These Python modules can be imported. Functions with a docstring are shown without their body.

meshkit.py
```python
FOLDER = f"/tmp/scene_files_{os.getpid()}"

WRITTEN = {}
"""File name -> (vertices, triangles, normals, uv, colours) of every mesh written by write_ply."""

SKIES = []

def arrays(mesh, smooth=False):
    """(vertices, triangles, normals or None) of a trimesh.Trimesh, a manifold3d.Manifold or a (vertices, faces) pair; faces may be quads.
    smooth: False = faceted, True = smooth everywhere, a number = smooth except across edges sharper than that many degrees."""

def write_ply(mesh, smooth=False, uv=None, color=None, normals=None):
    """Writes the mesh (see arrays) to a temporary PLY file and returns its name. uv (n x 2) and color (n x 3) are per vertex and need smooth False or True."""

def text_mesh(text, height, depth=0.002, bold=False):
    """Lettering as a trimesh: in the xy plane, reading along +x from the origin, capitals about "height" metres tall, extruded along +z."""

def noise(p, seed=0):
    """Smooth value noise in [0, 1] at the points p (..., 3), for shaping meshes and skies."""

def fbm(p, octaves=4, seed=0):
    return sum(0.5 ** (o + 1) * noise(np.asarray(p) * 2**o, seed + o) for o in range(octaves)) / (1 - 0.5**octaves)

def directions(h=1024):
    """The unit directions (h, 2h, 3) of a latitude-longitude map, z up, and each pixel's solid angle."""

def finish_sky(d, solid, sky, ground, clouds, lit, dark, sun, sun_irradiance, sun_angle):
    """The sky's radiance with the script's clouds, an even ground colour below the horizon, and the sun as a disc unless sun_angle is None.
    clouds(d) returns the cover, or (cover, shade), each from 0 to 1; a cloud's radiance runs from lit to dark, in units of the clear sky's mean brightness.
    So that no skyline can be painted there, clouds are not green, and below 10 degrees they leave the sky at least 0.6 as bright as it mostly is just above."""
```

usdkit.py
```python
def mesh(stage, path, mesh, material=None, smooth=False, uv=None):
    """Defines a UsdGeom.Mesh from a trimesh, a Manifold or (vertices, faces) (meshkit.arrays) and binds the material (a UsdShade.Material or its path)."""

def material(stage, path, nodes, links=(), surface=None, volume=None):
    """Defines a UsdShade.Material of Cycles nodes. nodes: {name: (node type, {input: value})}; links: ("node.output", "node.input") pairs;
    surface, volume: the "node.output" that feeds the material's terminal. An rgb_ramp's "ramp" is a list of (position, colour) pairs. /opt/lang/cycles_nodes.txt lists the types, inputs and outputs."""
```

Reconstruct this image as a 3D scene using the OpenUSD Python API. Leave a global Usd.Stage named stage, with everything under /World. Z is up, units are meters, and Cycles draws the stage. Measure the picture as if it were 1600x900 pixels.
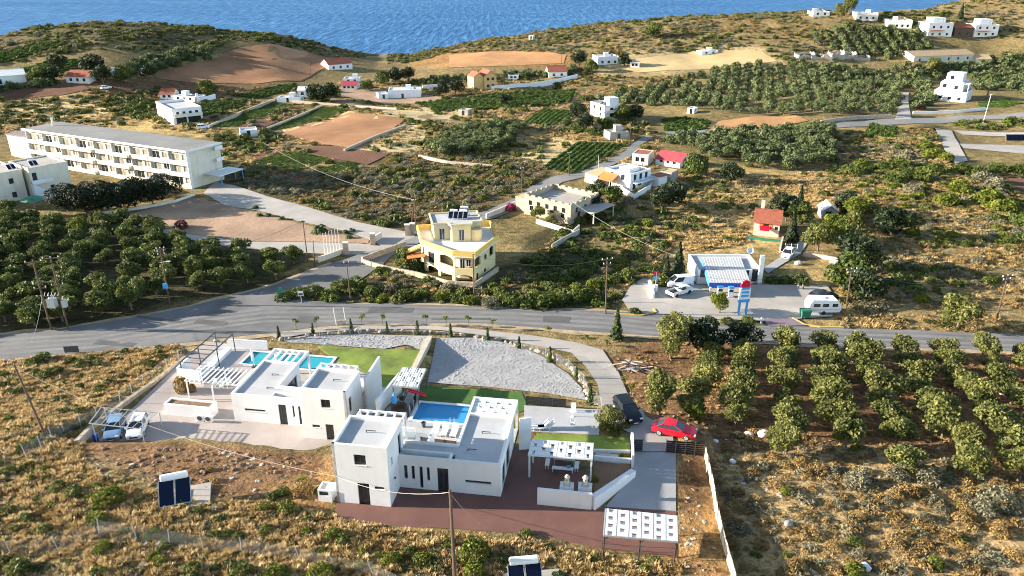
import math, random
import numpy as np, trimesh, shapely
from shapely.geometry import Polygon, LineString, Point, MultiPolygon
from shapely.ops import unary_union
import shapely.affinity
from shapely.prepared import prep
import meshkit, usdkit
from pxr import Usd, UsdGeom, UsdLux, UsdShade, Gf, Sdf, Vt

stage = Usd.Stage.CreateInMemory()
UsdGeom.SetStageUpAxis(stage, 'Z'); UsdGeom.SetStageMetersPerUnit(stage, 1.0)
UsdGeom.Xform.Define(stage, '/World'); UsdGeom.Scope.Define(stage, '/World/Looks')
PI = math.pi
# ------------------------------------------------------------ camera, sky, sun, exposure
FPX, PITCH, CAM_H = 1190.0, math.radians(23.2), 45.0        # focal length in pixels of a 1600 wide picture
cam = UsdGeom.Camera.Define(stage, '/World/camera')
cam.CreateHorizontalApertureAttr(36.0); cam.CreateVerticalApertureAttr(20.25)
cam.CreateFocalLengthAttr(36.0 * FPX / 1600); cam.CreateClippingRangeAttr(Gf.Vec2f(1.0, 60000.0))
cam.AddTranslateOp().Set(Gf.Vec3d(0, 0, CAM_H)); cam.AddRotateXOp().Set(90 - math.degrees(PITCH))
cam.CreateExposureAttr(1.80)
SUN_EL, SUN_TH = math.radians(14.5), math.radians(2.0)
SUN = np.array([-math.cos(SUN_EL) * math.cos(SUN_TH), math.cos(SUN_EL) * math.sin(SUN_TH), math.sin(SUN_EL)])
usdkit.material(stage, '/World/Looks/sky', {
    'sky': ('sky_texture', {'sky_type': 'single_scattering', 'sun_disc': False, 'sun_elevation': SUN_EL, 'sun_rotation': math.atan2(SUN[0], SUN[1]), 'altitude': 60.0, 'air_density': 1.0, 'aerosol_density': 0.6}),
    'bg': ('background_shader', {'strength': 0.086})}, [('sky.color', 'bg.color')], surface='bg.background')
dome = UsdLux.DomeLight.Define(stage, '/World/sky')
UsdShade.MaterialBindingAPI.Apply(dome.GetPrim()).Bind(UsdShade.Material.Get(stage, '/World/Looks/sky'))
dome.GetPrim().SetCustomDataByKey('kind', 'structure')
sun = UsdLux.DistantLight.Define(stage, '/World/sun')
sun.CreateIntensityAttr(1.25); sun.CreateAngleAttr(0.5); sun.CreateColorAttr(Gf.Vec3f(1.0, 0.915, 0.77)); sun.CreateNormalizeAttr(True)
_z = Gf.Vec3d(*map(float, SUN))
sun.AddOrientOp().Set(Gf.Quatf(Gf.Rotation(Gf.Vec3d(0, 0, 1), _z).GetQuat()))

# ------------------------------------------------------------ materials
V = lambda c, k=1.0: tuple(float(x) * k for x in c)
def mat(name, c, rough=0.75, var=0.18, scale=0.6, bump=0.0, bscale=6.0, c2=None, metal=0.0, spec=None, grain=0.0, bdist=0.05):
    """plain surface: base colour varied by world-space noise (two sizes), optional bump"""
    c2a = V(c, 1 - var) if c2 is None else c2; c2b = V(c, 1 + var) if c2 is None else c
    p = {'roughness': rough, 'metallic': metal}
    if spec is not None: p['specular_ior_level'] = spec
    n = {'g': ('geometry', {}), 'n': ('noise_texture', {'scale': scale, 'detail': 5.0, 'roughness': 0.62}),
         'r': ('rgb_ramp', {'ramp': [(0.32, c2a), (0.68, c2b)]}), 'p': ('principled_bsdf', p)}
    l = [('g.position', 'n.vector'), ('n.fac', 'r.fac'), ('r.color', 'p.base_color')]
    if grain:
        n['n2'] = ('noise_texture', {'scale': bscale * 1.7, 'detail': 3.0}); n['m'] = ('mix', {'mix_type': 'overlay', 'fac': grain})
        l = l[:2] + [('r.color', 'm.color1'), ('g.position', 'n2.vector'), ('n2.color', 'm.color2'), ('m.color', 'p.base_color')]
        n['bw'] = ('rgb_to_bw', {}); l.remove(('n2.color', 'm.color2')); l += [('n2.color', 'bw.color'), ('bw.val', 'm.color2')]
    if bump:
        n['b'] = ('noise_texture', {'scale': bscale, 'detail': 4.0}); n['bu'] = ('bump', {'strength': bump, 'distance': bdist})
        l += [('g.position', 'b.vector'), ('b.fac', 'bu.height'), ('bu.normal', 'p.normal')]
    return usdkit.material(stage, '/World/Looks/' + name, n, l, surface='p.BSDF')
def leafmat(name, dark, light, dry=None, scale=0.5, trans=0.22):
    ramp = [(0.0, dark), (0.55, V((np.array(dark) + np.array(light)) / 2)), (1.0, light)]
    n = {'g': ('geometry', {}), 'n': ('noise_texture', {'scale': scale, 'detail': 3.0}), 'a': ('math', {'math_type': 'multiply_add', 'value2': 0.55, 'value3': 0.0}),
         'b': ('math', {'math_type': 'add'}), 'k': ('math', {'math_type': 'multiply_add', 'value2': 1.5, 'value3': -0.52}),
         'r': ('rgb_ramp', {'ramp': ramp}), 'p': ('principled_bsdf', {'roughness': 0.6, 'specular_ior_level': 0.25}),
         't': ('translucent_bsdf', {}), 'm': ('mix_closure', {'fac': trans})}
    l = [('g.position', 'n.vector'), ('g.random_per_island', 'a.value1'), ('n.fac', 'k.value1'), ('a.value', 'b.value1'), ('k.value', 'b.value2'), ('b.value', 'r.fac'),
         ('r.color', 'p.base_color'), ('r.color', 't.color'), ('p.BSDF', 'm.closure1'), ('t.BSDF', 'm.closure2')]
    return usdkit.material(stage, '/World/Looks/' + name, n, l, surface='m.closure')
M = {}
def streaked(name, c, amt=0.2):
    """weathered plaster: broad blotches and faint runs down the wall"""
    return usdkit.material(stage, '/World/Looks/' + name, {'g': ('geometry', {}), 'mp': ('mapping', {'scale': (1.1, 1.1, 0.2)}), 'n': ('noise_texture', {'scale': 1.0, 'detail': 5.0, 'roughness': 0.7}), 'n2': ('noise_texture', {'scale': 0.35, 'detail': 4.0}),
        'r': ('rgb_ramp', {'ramp': [(0.28, V(c, 1 - amt)), (0.5, c), (1.0, c)]}), 'r2': ('rgb_ramp', {'ramp': [(0.3, (1 - amt * .5,) * 3), (0.65, (1.03, 1.03, 1.03))]}), 'm': ('mix', {'mix_type': 'multiply', 'fac': 1.0}),
        'b': ('noise_texture', {'scale': 9.0, 'detail': 4.0}), 'bu': ('bump', {'strength': 0.12, 'distance': 0.04}), 'p': ('principled_bsdf', {'roughness': 0.85})},
        [('g.position', 'mp.vector'), ('mp.vector', 'n.vector'), ('g.position', 'n2.vector'), ('n.fac', 'r.fac'), ('n2.fac', 'r2.fac'), ('r.color', 'm.color1'), ('r2.color', 'm.color2'), ('m.color', 'p.base_color'), ('g.position', 'b.vector'), ('b.fac', 'bu.height'), ('bu.normal', 'p.normal')], surface='p.BSDF')
def furrowed(name, c, ang, period=2.2):
    return usdkit.material(stage, '/World/Looks/' + name, {'g': ('geometry', {}), 'mp': ('mapping', {'rotation': (0, 0, ang)}), 'w': ('wave_texture', {'scale': 1.9 / period, 'distortion': 2.5, 'detail': 3.0, 'detail_scale': 1.2}), 'n': ('noise_texture', {'scale': 0.05, 'detail': 6.0, 'roughness': 0.65}),
        'r': ('rgb_ramp', {'ramp': [(0.0, V(c, .80)), (0.6, c), (1.0, V(c, 1.08))]}), 'r2': ('rgb_ramp', {'ramp': [(0.3, (.68, .66, .64)), (0.7, (1.3, 1.3, 1.3))]}), 'm': ('mix', {'mix_type': 'multiply', 'fac': 1.0}),
        'bu': ('bump', {'strength': 0.7, 'distance': 0.25}), 'p': ('principled_bsdf', {'roughness': 0.95, 'specular_ior_level': 0.1})},
        [('g.position', 'mp.vector'), ('mp.vector', 'w.vector'), ('g.position', 'n.vector'), ('w.fac', 'r.fac'), ('n.fac', 'r2.fac'), ('r.color', 'm.color1'), ('r2.color', 'm.color2'), ('m.color', 'p.base_color'), ('w.fac', 'bu.height'), ('bu.normal', 'p.normal')], surface='p.BSDF')
M['white'] = streaked('white_plaster', (0.71, 0.71, 0.715), .08)
M['white2'] = mat('white_paint', (0.72, 0.72, 0.71), 0.55, 0.03, 1.0)
M['cream'] = streaked('cream_plaster', (0.64, 0.585, 0.485), .18); M['lemon'] = streaked('lemon_plaster', (0.66, 0.54, 0.30), .16)
M['yellow'] = mat('yellow_plaster', (0.72, 0.50, 0.14), 0.85, 0.08, 0.6)
M['pink'] = mat('pink_plaster', (0.62, 0.47, 0.40), 0.85, 0.08, 0.5)
M['ochre'] = mat('ochre_plaster', (0.62, 0.40, 0.17), 0.85, 0.08, 0.5)
M['roofgrey'] = mat('roof_screed', (0.42, 0.42, 0.425), 0.9, 0.10, 0.45, 0.10, 9, grain=0.15)
M['terrace'] = mat('terrace_tile', (0.40, 0.40, 0.41), 0.7, 0.08, 0.7, 0.05, 9)
M['concrete'] = mat('pale_concrete', (0.37, 0.335, 0.30), 0.85, 0.14, 0.22, 0.10, 8, grain=0.2)
M['drive'] = mat('drive_concrete', (0.34, 0.33, 0.33), 0.85, 0.16, 0.25, 0.10, 8, grain=0.25)
M['brownpat'] = mat('brown_stamped_concrete', (0.15, 0.068, 0.052), 0.75, 0.16, 0.35, 0.12, 7, grain=0.25)
M['asphalt'] = mat('asphalt', (0.145, 0.14, 0.138), 0.9, 0.26, 0.16, 0.15, 14, grain=0.3)
M['asphalt2'] = mat('worn_asphalt', (0.20, 0.195, 0.19), 0.9, 0.16, 0.15, 0.12, 12, grain=0.3)
M['soil'] = mat('brown_soil', (0.20, 0.115, 0.065), 0.95, 0.25, 0.25, 0.6, 2.5, grain=0.4, bdist=0.2)
M['field'] = furrowed('ploughed_soil', (0.37, 0.20, 0.11), -.5)
M['field2'] = furrowed('dark_ploughed_soil', (0.16, 0.088, 0.06), -.4); M['cropsoil'] = furrowed('crop_plot_soil', (0.17, 0.135, 0.055), -.5, 1.6); M['meadow'] = furrowed('green_meadow', (0.14, 0.165, 0.045), -.5, 3.0)
M['fieldo'] = mat('orange_soil', (0.40, 0.20, 0.075), 0.95, 0.2, 0.10, 0.5, 1.0, grain=0.3, bdist=0.2)
M['gold'] = mat('golden_grass', (0.54, 0.38, 0.16), 0.95, 0.28, 0.08, 0.6, 1.2, grain=0.45, bdist=0.3); M['strawdry'] = mat('dry_meadow', (0.42, 0.33, 0.16), 0.95, 0.3, 0.08, 0.5, 1.5, grain=0.45, bdist=0.2); M['paving'] = mat('pinkish_paving', (0.37, 0.315, 0.29), 0.85, 0.14, 0.22, 0.10, 8, grain=0.25); M['bare'] = mat('bare_plot_soil', (0.34, 0.215, 0.135), 0.95, 0.28, 0.10, 0.4, 1.2, grain=0.35, bdist=0.2); M['verge'] = mat('dusty_verge', (0.36, 0.27, 0.17), 0.95, 0.3, 0.5, 0.4, 3, grain=.4)
M['straw'] = mat('pale_straw_field', (0.52, 0.37, 0.17), 0.95, 0.2, 0.06, 0.5, 1.0, grain=0.3, bdist=0.2)
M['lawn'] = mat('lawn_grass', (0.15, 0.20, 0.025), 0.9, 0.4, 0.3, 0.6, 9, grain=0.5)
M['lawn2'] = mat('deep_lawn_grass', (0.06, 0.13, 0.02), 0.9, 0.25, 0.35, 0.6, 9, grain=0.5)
M['gravel'] = mat('white_gravel', (0.34, 0.33, 0.325), 0.95, 0.14, 0.4, 0.5, 9, grain=0.7, bdist=0.08)
M['wood'] = mat('pole_wood', (0.10, 0.062, 0.042), 0.9, 0.2, 2.0)
M['bark'] = mat('tree_bark', (0.14, 0.10, 0.07), 0.95, 0.25, 3.0)
M['steel'] = mat('galvanised_steel', (0.45, 0.46, 0.47), 0.5, 0.08, 2.0, metal=0.5)
M['darksteel'] = mat('dark_steel', (0.05, 0.052, 0.055), 0.5, 0.1, 2.0)
M['tile'] = mat('red_roof_tile', (0.30, 0.088, 0.05), 0.85, 0.2, 1.2)
M['redroof'] = mat('crimson_sheet_roof', (0.42, 0.055, 0.07), 0.7, 0.12, 0.8)
M['tan'] = mat('tan_roof_tile', (0.50, 0.35, 0.20), 0.9, 0.15, 0.8)
M['rock'] = mat('grey_stone', (0.36, 0.32, 0.27), 0.95, 0.25, 0.8, 0.6, 4, grain=0.3)
M['black'] = mat('black_gloss', (0.012, 0.012, 0.014), 0.25, 0.05, 1.0)
M['dark'] = mat('dark_interior', (0.03, 0.028, 0.027), 0.8, 0.2, 1.0)
M['rubber'] = mat('tyre_rubber', (0.02, 0.02, 0.02), 0.9, 0.1, 1.0)
M['red'] = mat('red_car_paint', (0.55, 0.012, 0.03), 0.25, 0.03, 1.0)
M['carblack'] = mat('black_car_paint', (0.008, 0.009, 0.011), 0.18, 0.05, 1.0)
M['carblue'] = mat('silver_blue_car_paint', (0.20, 0.32, 0.48), 0.25, 0.04, 1.0, metal=0.2)
M['carwhite'] = mat('white_car_paint', (0.72, 0.74, 0.76), 0.3, 0.03, 1.0)
M['carsilver'] = mat('silver_car_paint', (0.52, 0.55, 0.57), 0.28, 0.04, 1.0, metal=0.4)
M['glass'] = mat('dark_window_glass', (0.02, 0.024, 0.03), 0.08, 0.1, 0.6, spec=0.8)
M['frame'] = mat('window_frame_brown', (0.06, 0.05, 0.042), 0.6, 0.1, 1.0)
M['blue'] = mat('royal_blue_paint', (0.015, 0.07, 0.42), 0.4, 0.05, 1.0)
M['skyblue'] = mat('light_blue_paint', (0.06, 0.30, 0.62), 0.4, 0.05, 1.0)
M['solar'] = mat('solar_glass', (0.004, 0.008, 0.024), 0.2, 0.1, 0.6, spec=0.25); M['worn'] = mat('tyre_worn_asphalt', (0.185, 0.18, 0.175), 0.9, 0.2, 0.3, 0.1, 12, grain=0.3); M['patch'] = mat('asphalt_repair', (0.095, 0.093, 0.092), 0.9, 0.2, 0.4, 0.1, 12, grain=0.3)
M['green'] = mat('green_paint', (0.02, 0.17, 0.10), 0.6, 0.1, 1.0)
M['kerby'] = mat('yellow_kerb_paint', (0.55, 0.38, 0.10), 0.8, 0.15, 1.5)
M['poolblue'] = mat('pool_tile_blue', (0.12, 0.50, 0.85), 0.4, 0.05, 0.5)
M['poolturq'] = mat('pool_tile_turquoise', (0.10, 0.55, 0.58), 0.4, 0.05, 0.5)
M['orange'] = mat('orange_paint', (0.55, 0.16, 0.04), 0.8, 0.1, 1.0)
M['stonewall'] = mat('stone_wall', (0.40, 0.33, 0.25), 0.95, 0.3, 1.6, 0.8, 3, grain=0.4, bdist=0.1)
M['purple'] = mat('purple_paving', (0.22, 0.16, 0.19), 0.85, 0.12, 0.8)
M['reed'] = mat('reed_matting', (0.50, 0.44, 0.34), 0.9, 0.2, 2.0)
M['magenta'] = mat('bougainvillea_petals', (0.55, 0.03, 0.18), 0.7, 0.2, 1.0)
M['plum'] = mat('plum_foliage', (0.26, 0.08, 0.09), 0.8, 0.3, 1.0)
M['beige'] = mat('beige_block', (0.36, 0.30, 0.225), 0.9, 0.12, 0.8, 0.1, 6)
M['curtain'] = mat('pale_curtain_glass', (0.30, 0.265, 0.21), 0.25, 0.3, 0.4)
for _k, _n, WATER_C in (('water', 'pool_water', (0.075, 0.40, 0.78)), ('water2', 'turquoise_pool_water', (0.05, 0.46, 0.56))): M[_k] = usdkit.material(stage, '/World/Looks/' + _n, {
    'g': ('geometry', {}), 'n': ('noise_texture', {'scale': 1.6, 'detail': 3.0}), 'b': ('bump', {'strength': 0.15, 'distance': 0.05}),
    'f': ('fresnel', {'IOR': 1.33}), 't': ('transparent_bsdf', {'color': (0.55, 0.86, 0.95)}), 'y': ('glossy_bsdf', {'roughness': 0.03}), 'm': ('mix_closure', {}),
    'q': ('diffuse_bsdf', {'color': WATER_C}), 'k': ('mix_closure', {'fac': 0.72})},
    [('t.BSDF', 'k.closure1'), ('q.BSDF', 'k.closure2'), ('g.position', 'n.vector'), ('n.fac', 'b.height'), ('b.normal', 'f.normal'), ('b.normal', 'y.normal'), ('f.fac', 'm.fac'), ('k.closure', 'm.closure1'), ('y.BSDF', 'm.closure2')], surface='m.closure')
M['pane'] = usdkit.material(stage, '/World/Looks/clear_pane', {
    'f': ('fresnel', {'IOR': 1.45}), 't': ('transparent_bsdf', {'color': (0.88, 0.93, 0.95)}), 'y': ('glossy_bsdf', {'roughness': 0.03}), 'm': ('mix_closure', {})},
    [('f.fac', 'm.fac'), ('t.BSDF', 'm.closure1'), ('y.BSDF', 'm.closure2')], surface='m.closure')
def netmat(name, c, scale, thick, rot):
    """wire netting: a see-through lattice of two sets of wires across the sheet's own u and v metres"""
    n = {'u': ('uvmap', {'attribute': 'st'}), 's': ('separate_xyz', {}), 'a': ('math', {'math_type': 'add'}), 'd': ('math', {'math_type': 'subtract'}),
         'a1': ('math', {'math_type': 'multiply', 'value2': scale}), 'd1': ('math', {'math_type': 'multiply', 'value2': scale}),
         'a2': ('math', {'math_type': 'fraction'}), 'd2': ('math', {'math_type': 'fraction'}),
         'a3': ('math', {'math_type': 'less_than', 'value2': thick}), 'd3': ('math', {'math_type': 'less_than', 'value2': thick}), 'mx': ('math', {'math_type': 'maximum'}),
         'p': ('principled_bsdf', {'base_color': V(c, .7), 'roughness': 0.5}), 't': ('transparent_bsdf', {}), 'm': ('mix_closure', {})}
    l = [('u.UV', 's.vector'), ('s.x', 'a.value1'), ('s.y', 'a.value2'), ('s.x', 'd.value1'), ('s.y', 'd.value2'), ('a.value', 'a1.value1'), ('d.value', 'd1.value1'),
         ('a1.value', 'a2.value1'), ('d1.value', 'd2.value1'), ('a2.value', 'a3.value1'), ('d2.value', 'd3.value1'), ('a3.value', 'mx.value1'), ('d3.value', 'mx.value2'),
         ('mx.value', 'm.fac'), ('t.BSDF', 'm.closure1'), ('p.BSDF', 'm.closure2')]
    return usdkit.material(stage, '/World/Looks/' + name, n, l, surface='m.closure')
M['net'] = netmat('wire_netting', (0.42, 0.42, 0.42), 6.0, 0.09, 0)
L = {}
L['olive'] = leafmat('olive_leaves', (0.070, 0.082, 0.020), (0.45, 0.43, 0.13), trans=0.3)
L['olive2'] = leafmat('grove_leaves', (0.042, 0.062, 0.015), (0.32, 0.34, 0.085))
L['far'] = leafmat('grey_olive_leaves', (0.065, 0.088, 0.032), (0.34, 0.37, 0.16))
L['bush'] = leafmat('maquis_leaves', (0.042, 0.066, 0.012), (0.26, 0.29, 0.055))
L['lime'] = leafmat('bright_bush_leaves', (0.075, 0.10, 0.012), (0.36, 0.37, 0.045))
L['grey'] = leafmat('grey_scrub_leaves', (0.13, 0.12, 0.072), (0.47, 0.425, 0.27))
L['dry'] = leafmat('dry_scrub_leaves', (0.20, 0.125, 0.042), (0.66, 0.46, 0.19))
L['straw'] = leafmat('straw_blades', (0.40, 0.27, 0.11), (0.85, 0.65, 0.33), trans=0.3)
L['ficus'] = leafmat('ficus_leaves', (0.010, 0.018, 0.007), (0.032, 0.048, 0.016), trans=0.1)
L['pine'] = leafmat('pine_needles', (0.016, 0.028, 0.010), (0.070, 0.092, 0.030), trans=0.1)
L['cypress'] = leafmat('cypress_leaves', (0.03, 0.05, 0.012), (0.13, 0.17, 0.035), trans=0.12)
L['palm'] = leafmat('palm_fronds', (0.03, 0.05, 0.012), (0.16, 0.18, 0.06), trans=0.15)
L['crop'] = leafmat('crop_leaves', (0.05, 0.10, 0.014), (0.22, 0.32, 0.05))
L['vine'] = leafmat('vine_leaves', (0.045, 0.08, 0.014), (0.21, 0.27, 0.055))
L['gold'] = leafmat('golden_shrub_leaves', (0.16, 0.10, 0.02), (0.45, 0.30, 0.06))
L['magenta'] = leafmat('bougainvillea_bracts', (0.20, 0.01, 0.06), (0.6, 0.04, 0.22))
L['plum'] = leafmat('plum_leaves', (0.12, 0.03, 0.04), (0.40, 0.15, 0.15))

# ------------------------------------------------------------ scene helpers
USED = {}
def fresh(parent, name):
    k = (parent, name); n = USED.get(k, -1) + 1; USED[k] = n
    return name if n == 0 else '%s_%03d' % (name, n)
class MB:
    """collects boxes, bars, tubes and extrusions; build() makes them one mesh"""
    def __init__(s): s.v = []; s.f = []; s.n = 0
    def raw(s, v, f):
        s.v.append(np.asarray(v, float)); s.f.append(np.asarray(f, int) + s.n); s.n += len(v); return s
    def add(s, tm): return s.raw(tm.vertices, tm.faces)
    def box(s, x0, y0, z0, x1, y1, z1):
        v = [(x, y, z) for z in (z0, z1) for y in (y0, y1) for x in (x0, x1)]
        return s.raw(v, [(0, 2, 3), (0, 3, 1), (4, 5, 7), (4, 7, 6), (0, 1, 5), (0, 5, 4), (2, 6, 7), (2, 7, 3), (0, 4, 6), (0, 6, 2), (1, 3, 7), (1, 7, 5)])
    def bar(s, p, q, w, h=None):
        p = np.array(p, float); q = np.array(q, float); h = w if h is None else h; d = q - p; ln = np.linalg.norm(d); d /= max(ln, 1e-9)
        up = np.array([0, 0, 1.0]) if abs(d[2]) < 0.95 else np.array([0, 1.0, 0]); a = np.cross(up, d); a /= np.linalg.norm(a); b = np.cross(d, a)
        v = [c + i * a * w / 2 + j * b * h / 2 for c in (p, q) for j in (-1, 1) for i in (-1, 1)]
        return s.raw(v, [(0, 2, 3), (0, 3, 1), (4, 5, 7), (4, 7, 6), (0, 1, 5), (0, 5, 4), (2, 6, 7), (2, 7, 3), (0, 4, 6), (0, 6, 2), (1, 3, 7), (1, 7, 5)])
    def tube(s, p, q, r0, r1=None, n=8):
        r1 = r0 if r1 is None else r1; p = np.array(p, float); q = np.array(q, float); d = q - p; d /= max(np.linalg.norm(d), 1e-9)
        up = np.array([0, 0, 1.0]) if abs(d[2]) < 0.9 else np.array([1.0, 0, 0]); a = np.cross(up, d); a /= np.linalg.norm(a); b = np.cross(d, a)
        t = np.arange(n) * 2 * PI / n; ring = np.cos(t)[:, None] * a + np.sin(t)[:, None] * b
        v = np.vstack([p + ring * r0, q + ring * r1, [p], [q]]); i = np.arange(n); j = (i + 1) % n
        return s.raw(v, np.vstack([np.c_[i, j, j + n], np.c_[i, j + n, i + n], np.c_[j, i, i * 0 + 2 * n], np.c_[i + n, j + n, i * 0 + 2 * n + 1]]))
    def ext(s, poly, z0, z1):
        for g in (poly.geoms if hasattr(poly, 'geoms') else [poly]):
            m = trimesh.creation.extrude_polygon(g, z1 - z0, engine='earcut'); m.apply_translation((0, 0, z0)); s.add(m)
        return s
    def quad(s, a, b, c, d): return s.raw([a, b, c, d], [(0, 1, 2), (0, 2, 3)])
    def lathe(s, prof, n=12, c=(0, 0, 0)):
        t = np.arange(n) * 2 * PI / n; m = len(prof)
        v = np.array([(r * math.cos(a) + c[0], r * math.sin(a) + c[1], z + c[2]) for r, z in prof for a in t])
        f = []
        for k in range(m - 1):
            for i in range(n):
                j = (i + 1) % n; f += [(k * n + i, k * n + j, k * n + n + j), (k * n + i, k * n + n + j, k * n + n + i)]
        return s.raw(v, f)
    def tf(s, m4):
        for i, v in enumerate(s.v): s.v[i] = v @ m4[:3, :3].T + m4[:3, 3]
        return s
    def mesh(s): return np.vstack(s.v), np.vstack(s.f)
    def build(s, name, m, parent=None, smooth=False, label=None, uv=None):
        return obj(name, s.mesh(), m, parent, smooth, label, uv)
def obj(name, mesh, m, parent=None, smooth=False, label=None, uv=None):
    base = '/World' if parent is None else str(parent.GetPath())
    pr = usdkit.mesh(stage, base + '/' + fresh(base, name), mesh, m, smooth=smooth, uv=uv).GetPrim()
    if label: pr.SetCustomDataByKey('label', label)
    return pr
def tag(p, label=None, cat=None, group=None, kind=None):
    for k, v in (('label', label), ('category', cat), ('group', group), ('kind', kind)):
        if v: p.SetCustomDataByKey(k, v)
    return p
def thing(name, label, cat, loc=(0, 0, 0), rz=0.0, group=None):
    x = UsdGeom.Xform.Define(stage, '/World/' + fresh('/World', name))
    x.AddTranslateOp().Set(Gf.Vec3d(*map(float, loc))); x.AddRotateZOp().Set(math.degrees(rz))
    return tag(x.GetPrim(), label, cat, group)
def place(proto, name, label, cat, loc, rz=0.0, sc=1.0, group=None):
    """a copy of a class prim (its parts come along) directly under /World"""
    x = UsdGeom.Xform.Define(stage, '/World/' + fresh('/World', name))
    x.AddTranslateOp().Set(Gf.Vec3d(*map(float, loc))); x.AddRotateZOp().Set(math.degrees(rz))
    x.AddScaleOp().Set(Gf.Vec3f(*( [float(sc)] * 3 if np.ndim(sc) == 0 else map(float, sc))))
    x.GetPrim().GetReferences().AddInternalReference(proto.GetPath()); x.GetPrim().SetInstanceable(True)
    return tag(x.GetPrim(), label, cat, group)
def proto(name): return stage.CreateClassPrim('/World/kind_of_' + name) if False else UsdGeom.Xform(stage.CreateClassPrim('/World/kind_of_' + name)).GetPrim()
ORD = 'first second third fourth fifth sixth seventh eighth ninth tenth eleventh twelfth thirteenth fourteenth fifteenth sixteenth seventeenth eighteenth nineteenth twentieth'.split()
ordn = lambda i: ORD[i] if i < 20 else '%dth' % (i + 1)

# ------------------------------------------------------------ terrain
_c, _s = math.cos(PITCH), math.sin(PITCH)
def ray(px, py):
    X = (px - 800) / FPX; U = -(py - 450) / FPX
    return np.array([X, _c + U * _s, -_s + U * _c])
def at(px, py, z=0.0):
    d = ray(px, py); t = (z - CAM_H) / d[2]; return np.array([d[0] * t, d[1] * t, z])
RIDGE = [(-300, 70, 465), (0, 56, 465), (60, 45, 458), (150, 36, 452), (240, 38, 457), (330, 45, 462), (420, 52, 466), (480, 65, 472), (540, 76, 476), (588, 86, 472), (640, 86, 472), (700, 73, 472), (760, 62, 476),
         (850, 48, 482), (950, 37, 490), (1050, 28, 496), (1120, 23, 502), (1200, 19, 510), (1300, 17, 520), (1380, 18, 530), (1450, 15, 540), (1500, 2, 560), (1560, -18, 580), (1900, -62, 620)]
_ra, _rd, _rz = [], [], []
for px, py, d in RIDGE:
    r = ray(px, py); h = math.hypot(r[0], r[1]); _ra.append(math.atan2(r[0], r[1])); _rd.append(d); _rz.append(CAM_H + r[2] / h * d)
_by = [-200, 20, 40, 50, 58, 70, 80, 90, 97, 115, 150, 260, 450, 900]; _bz = [18, 4.5, 1.6, 0.5, -0.1, -1.8, -3.5, -4.7, -5.0, -5.2, -6, -6.5, -6, -6]
def _ss(t): t = np.clip(t, 0, 1); return t * t * (3 - 2 * t)
PADS = []                        # (polygon, height, blend width)
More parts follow.
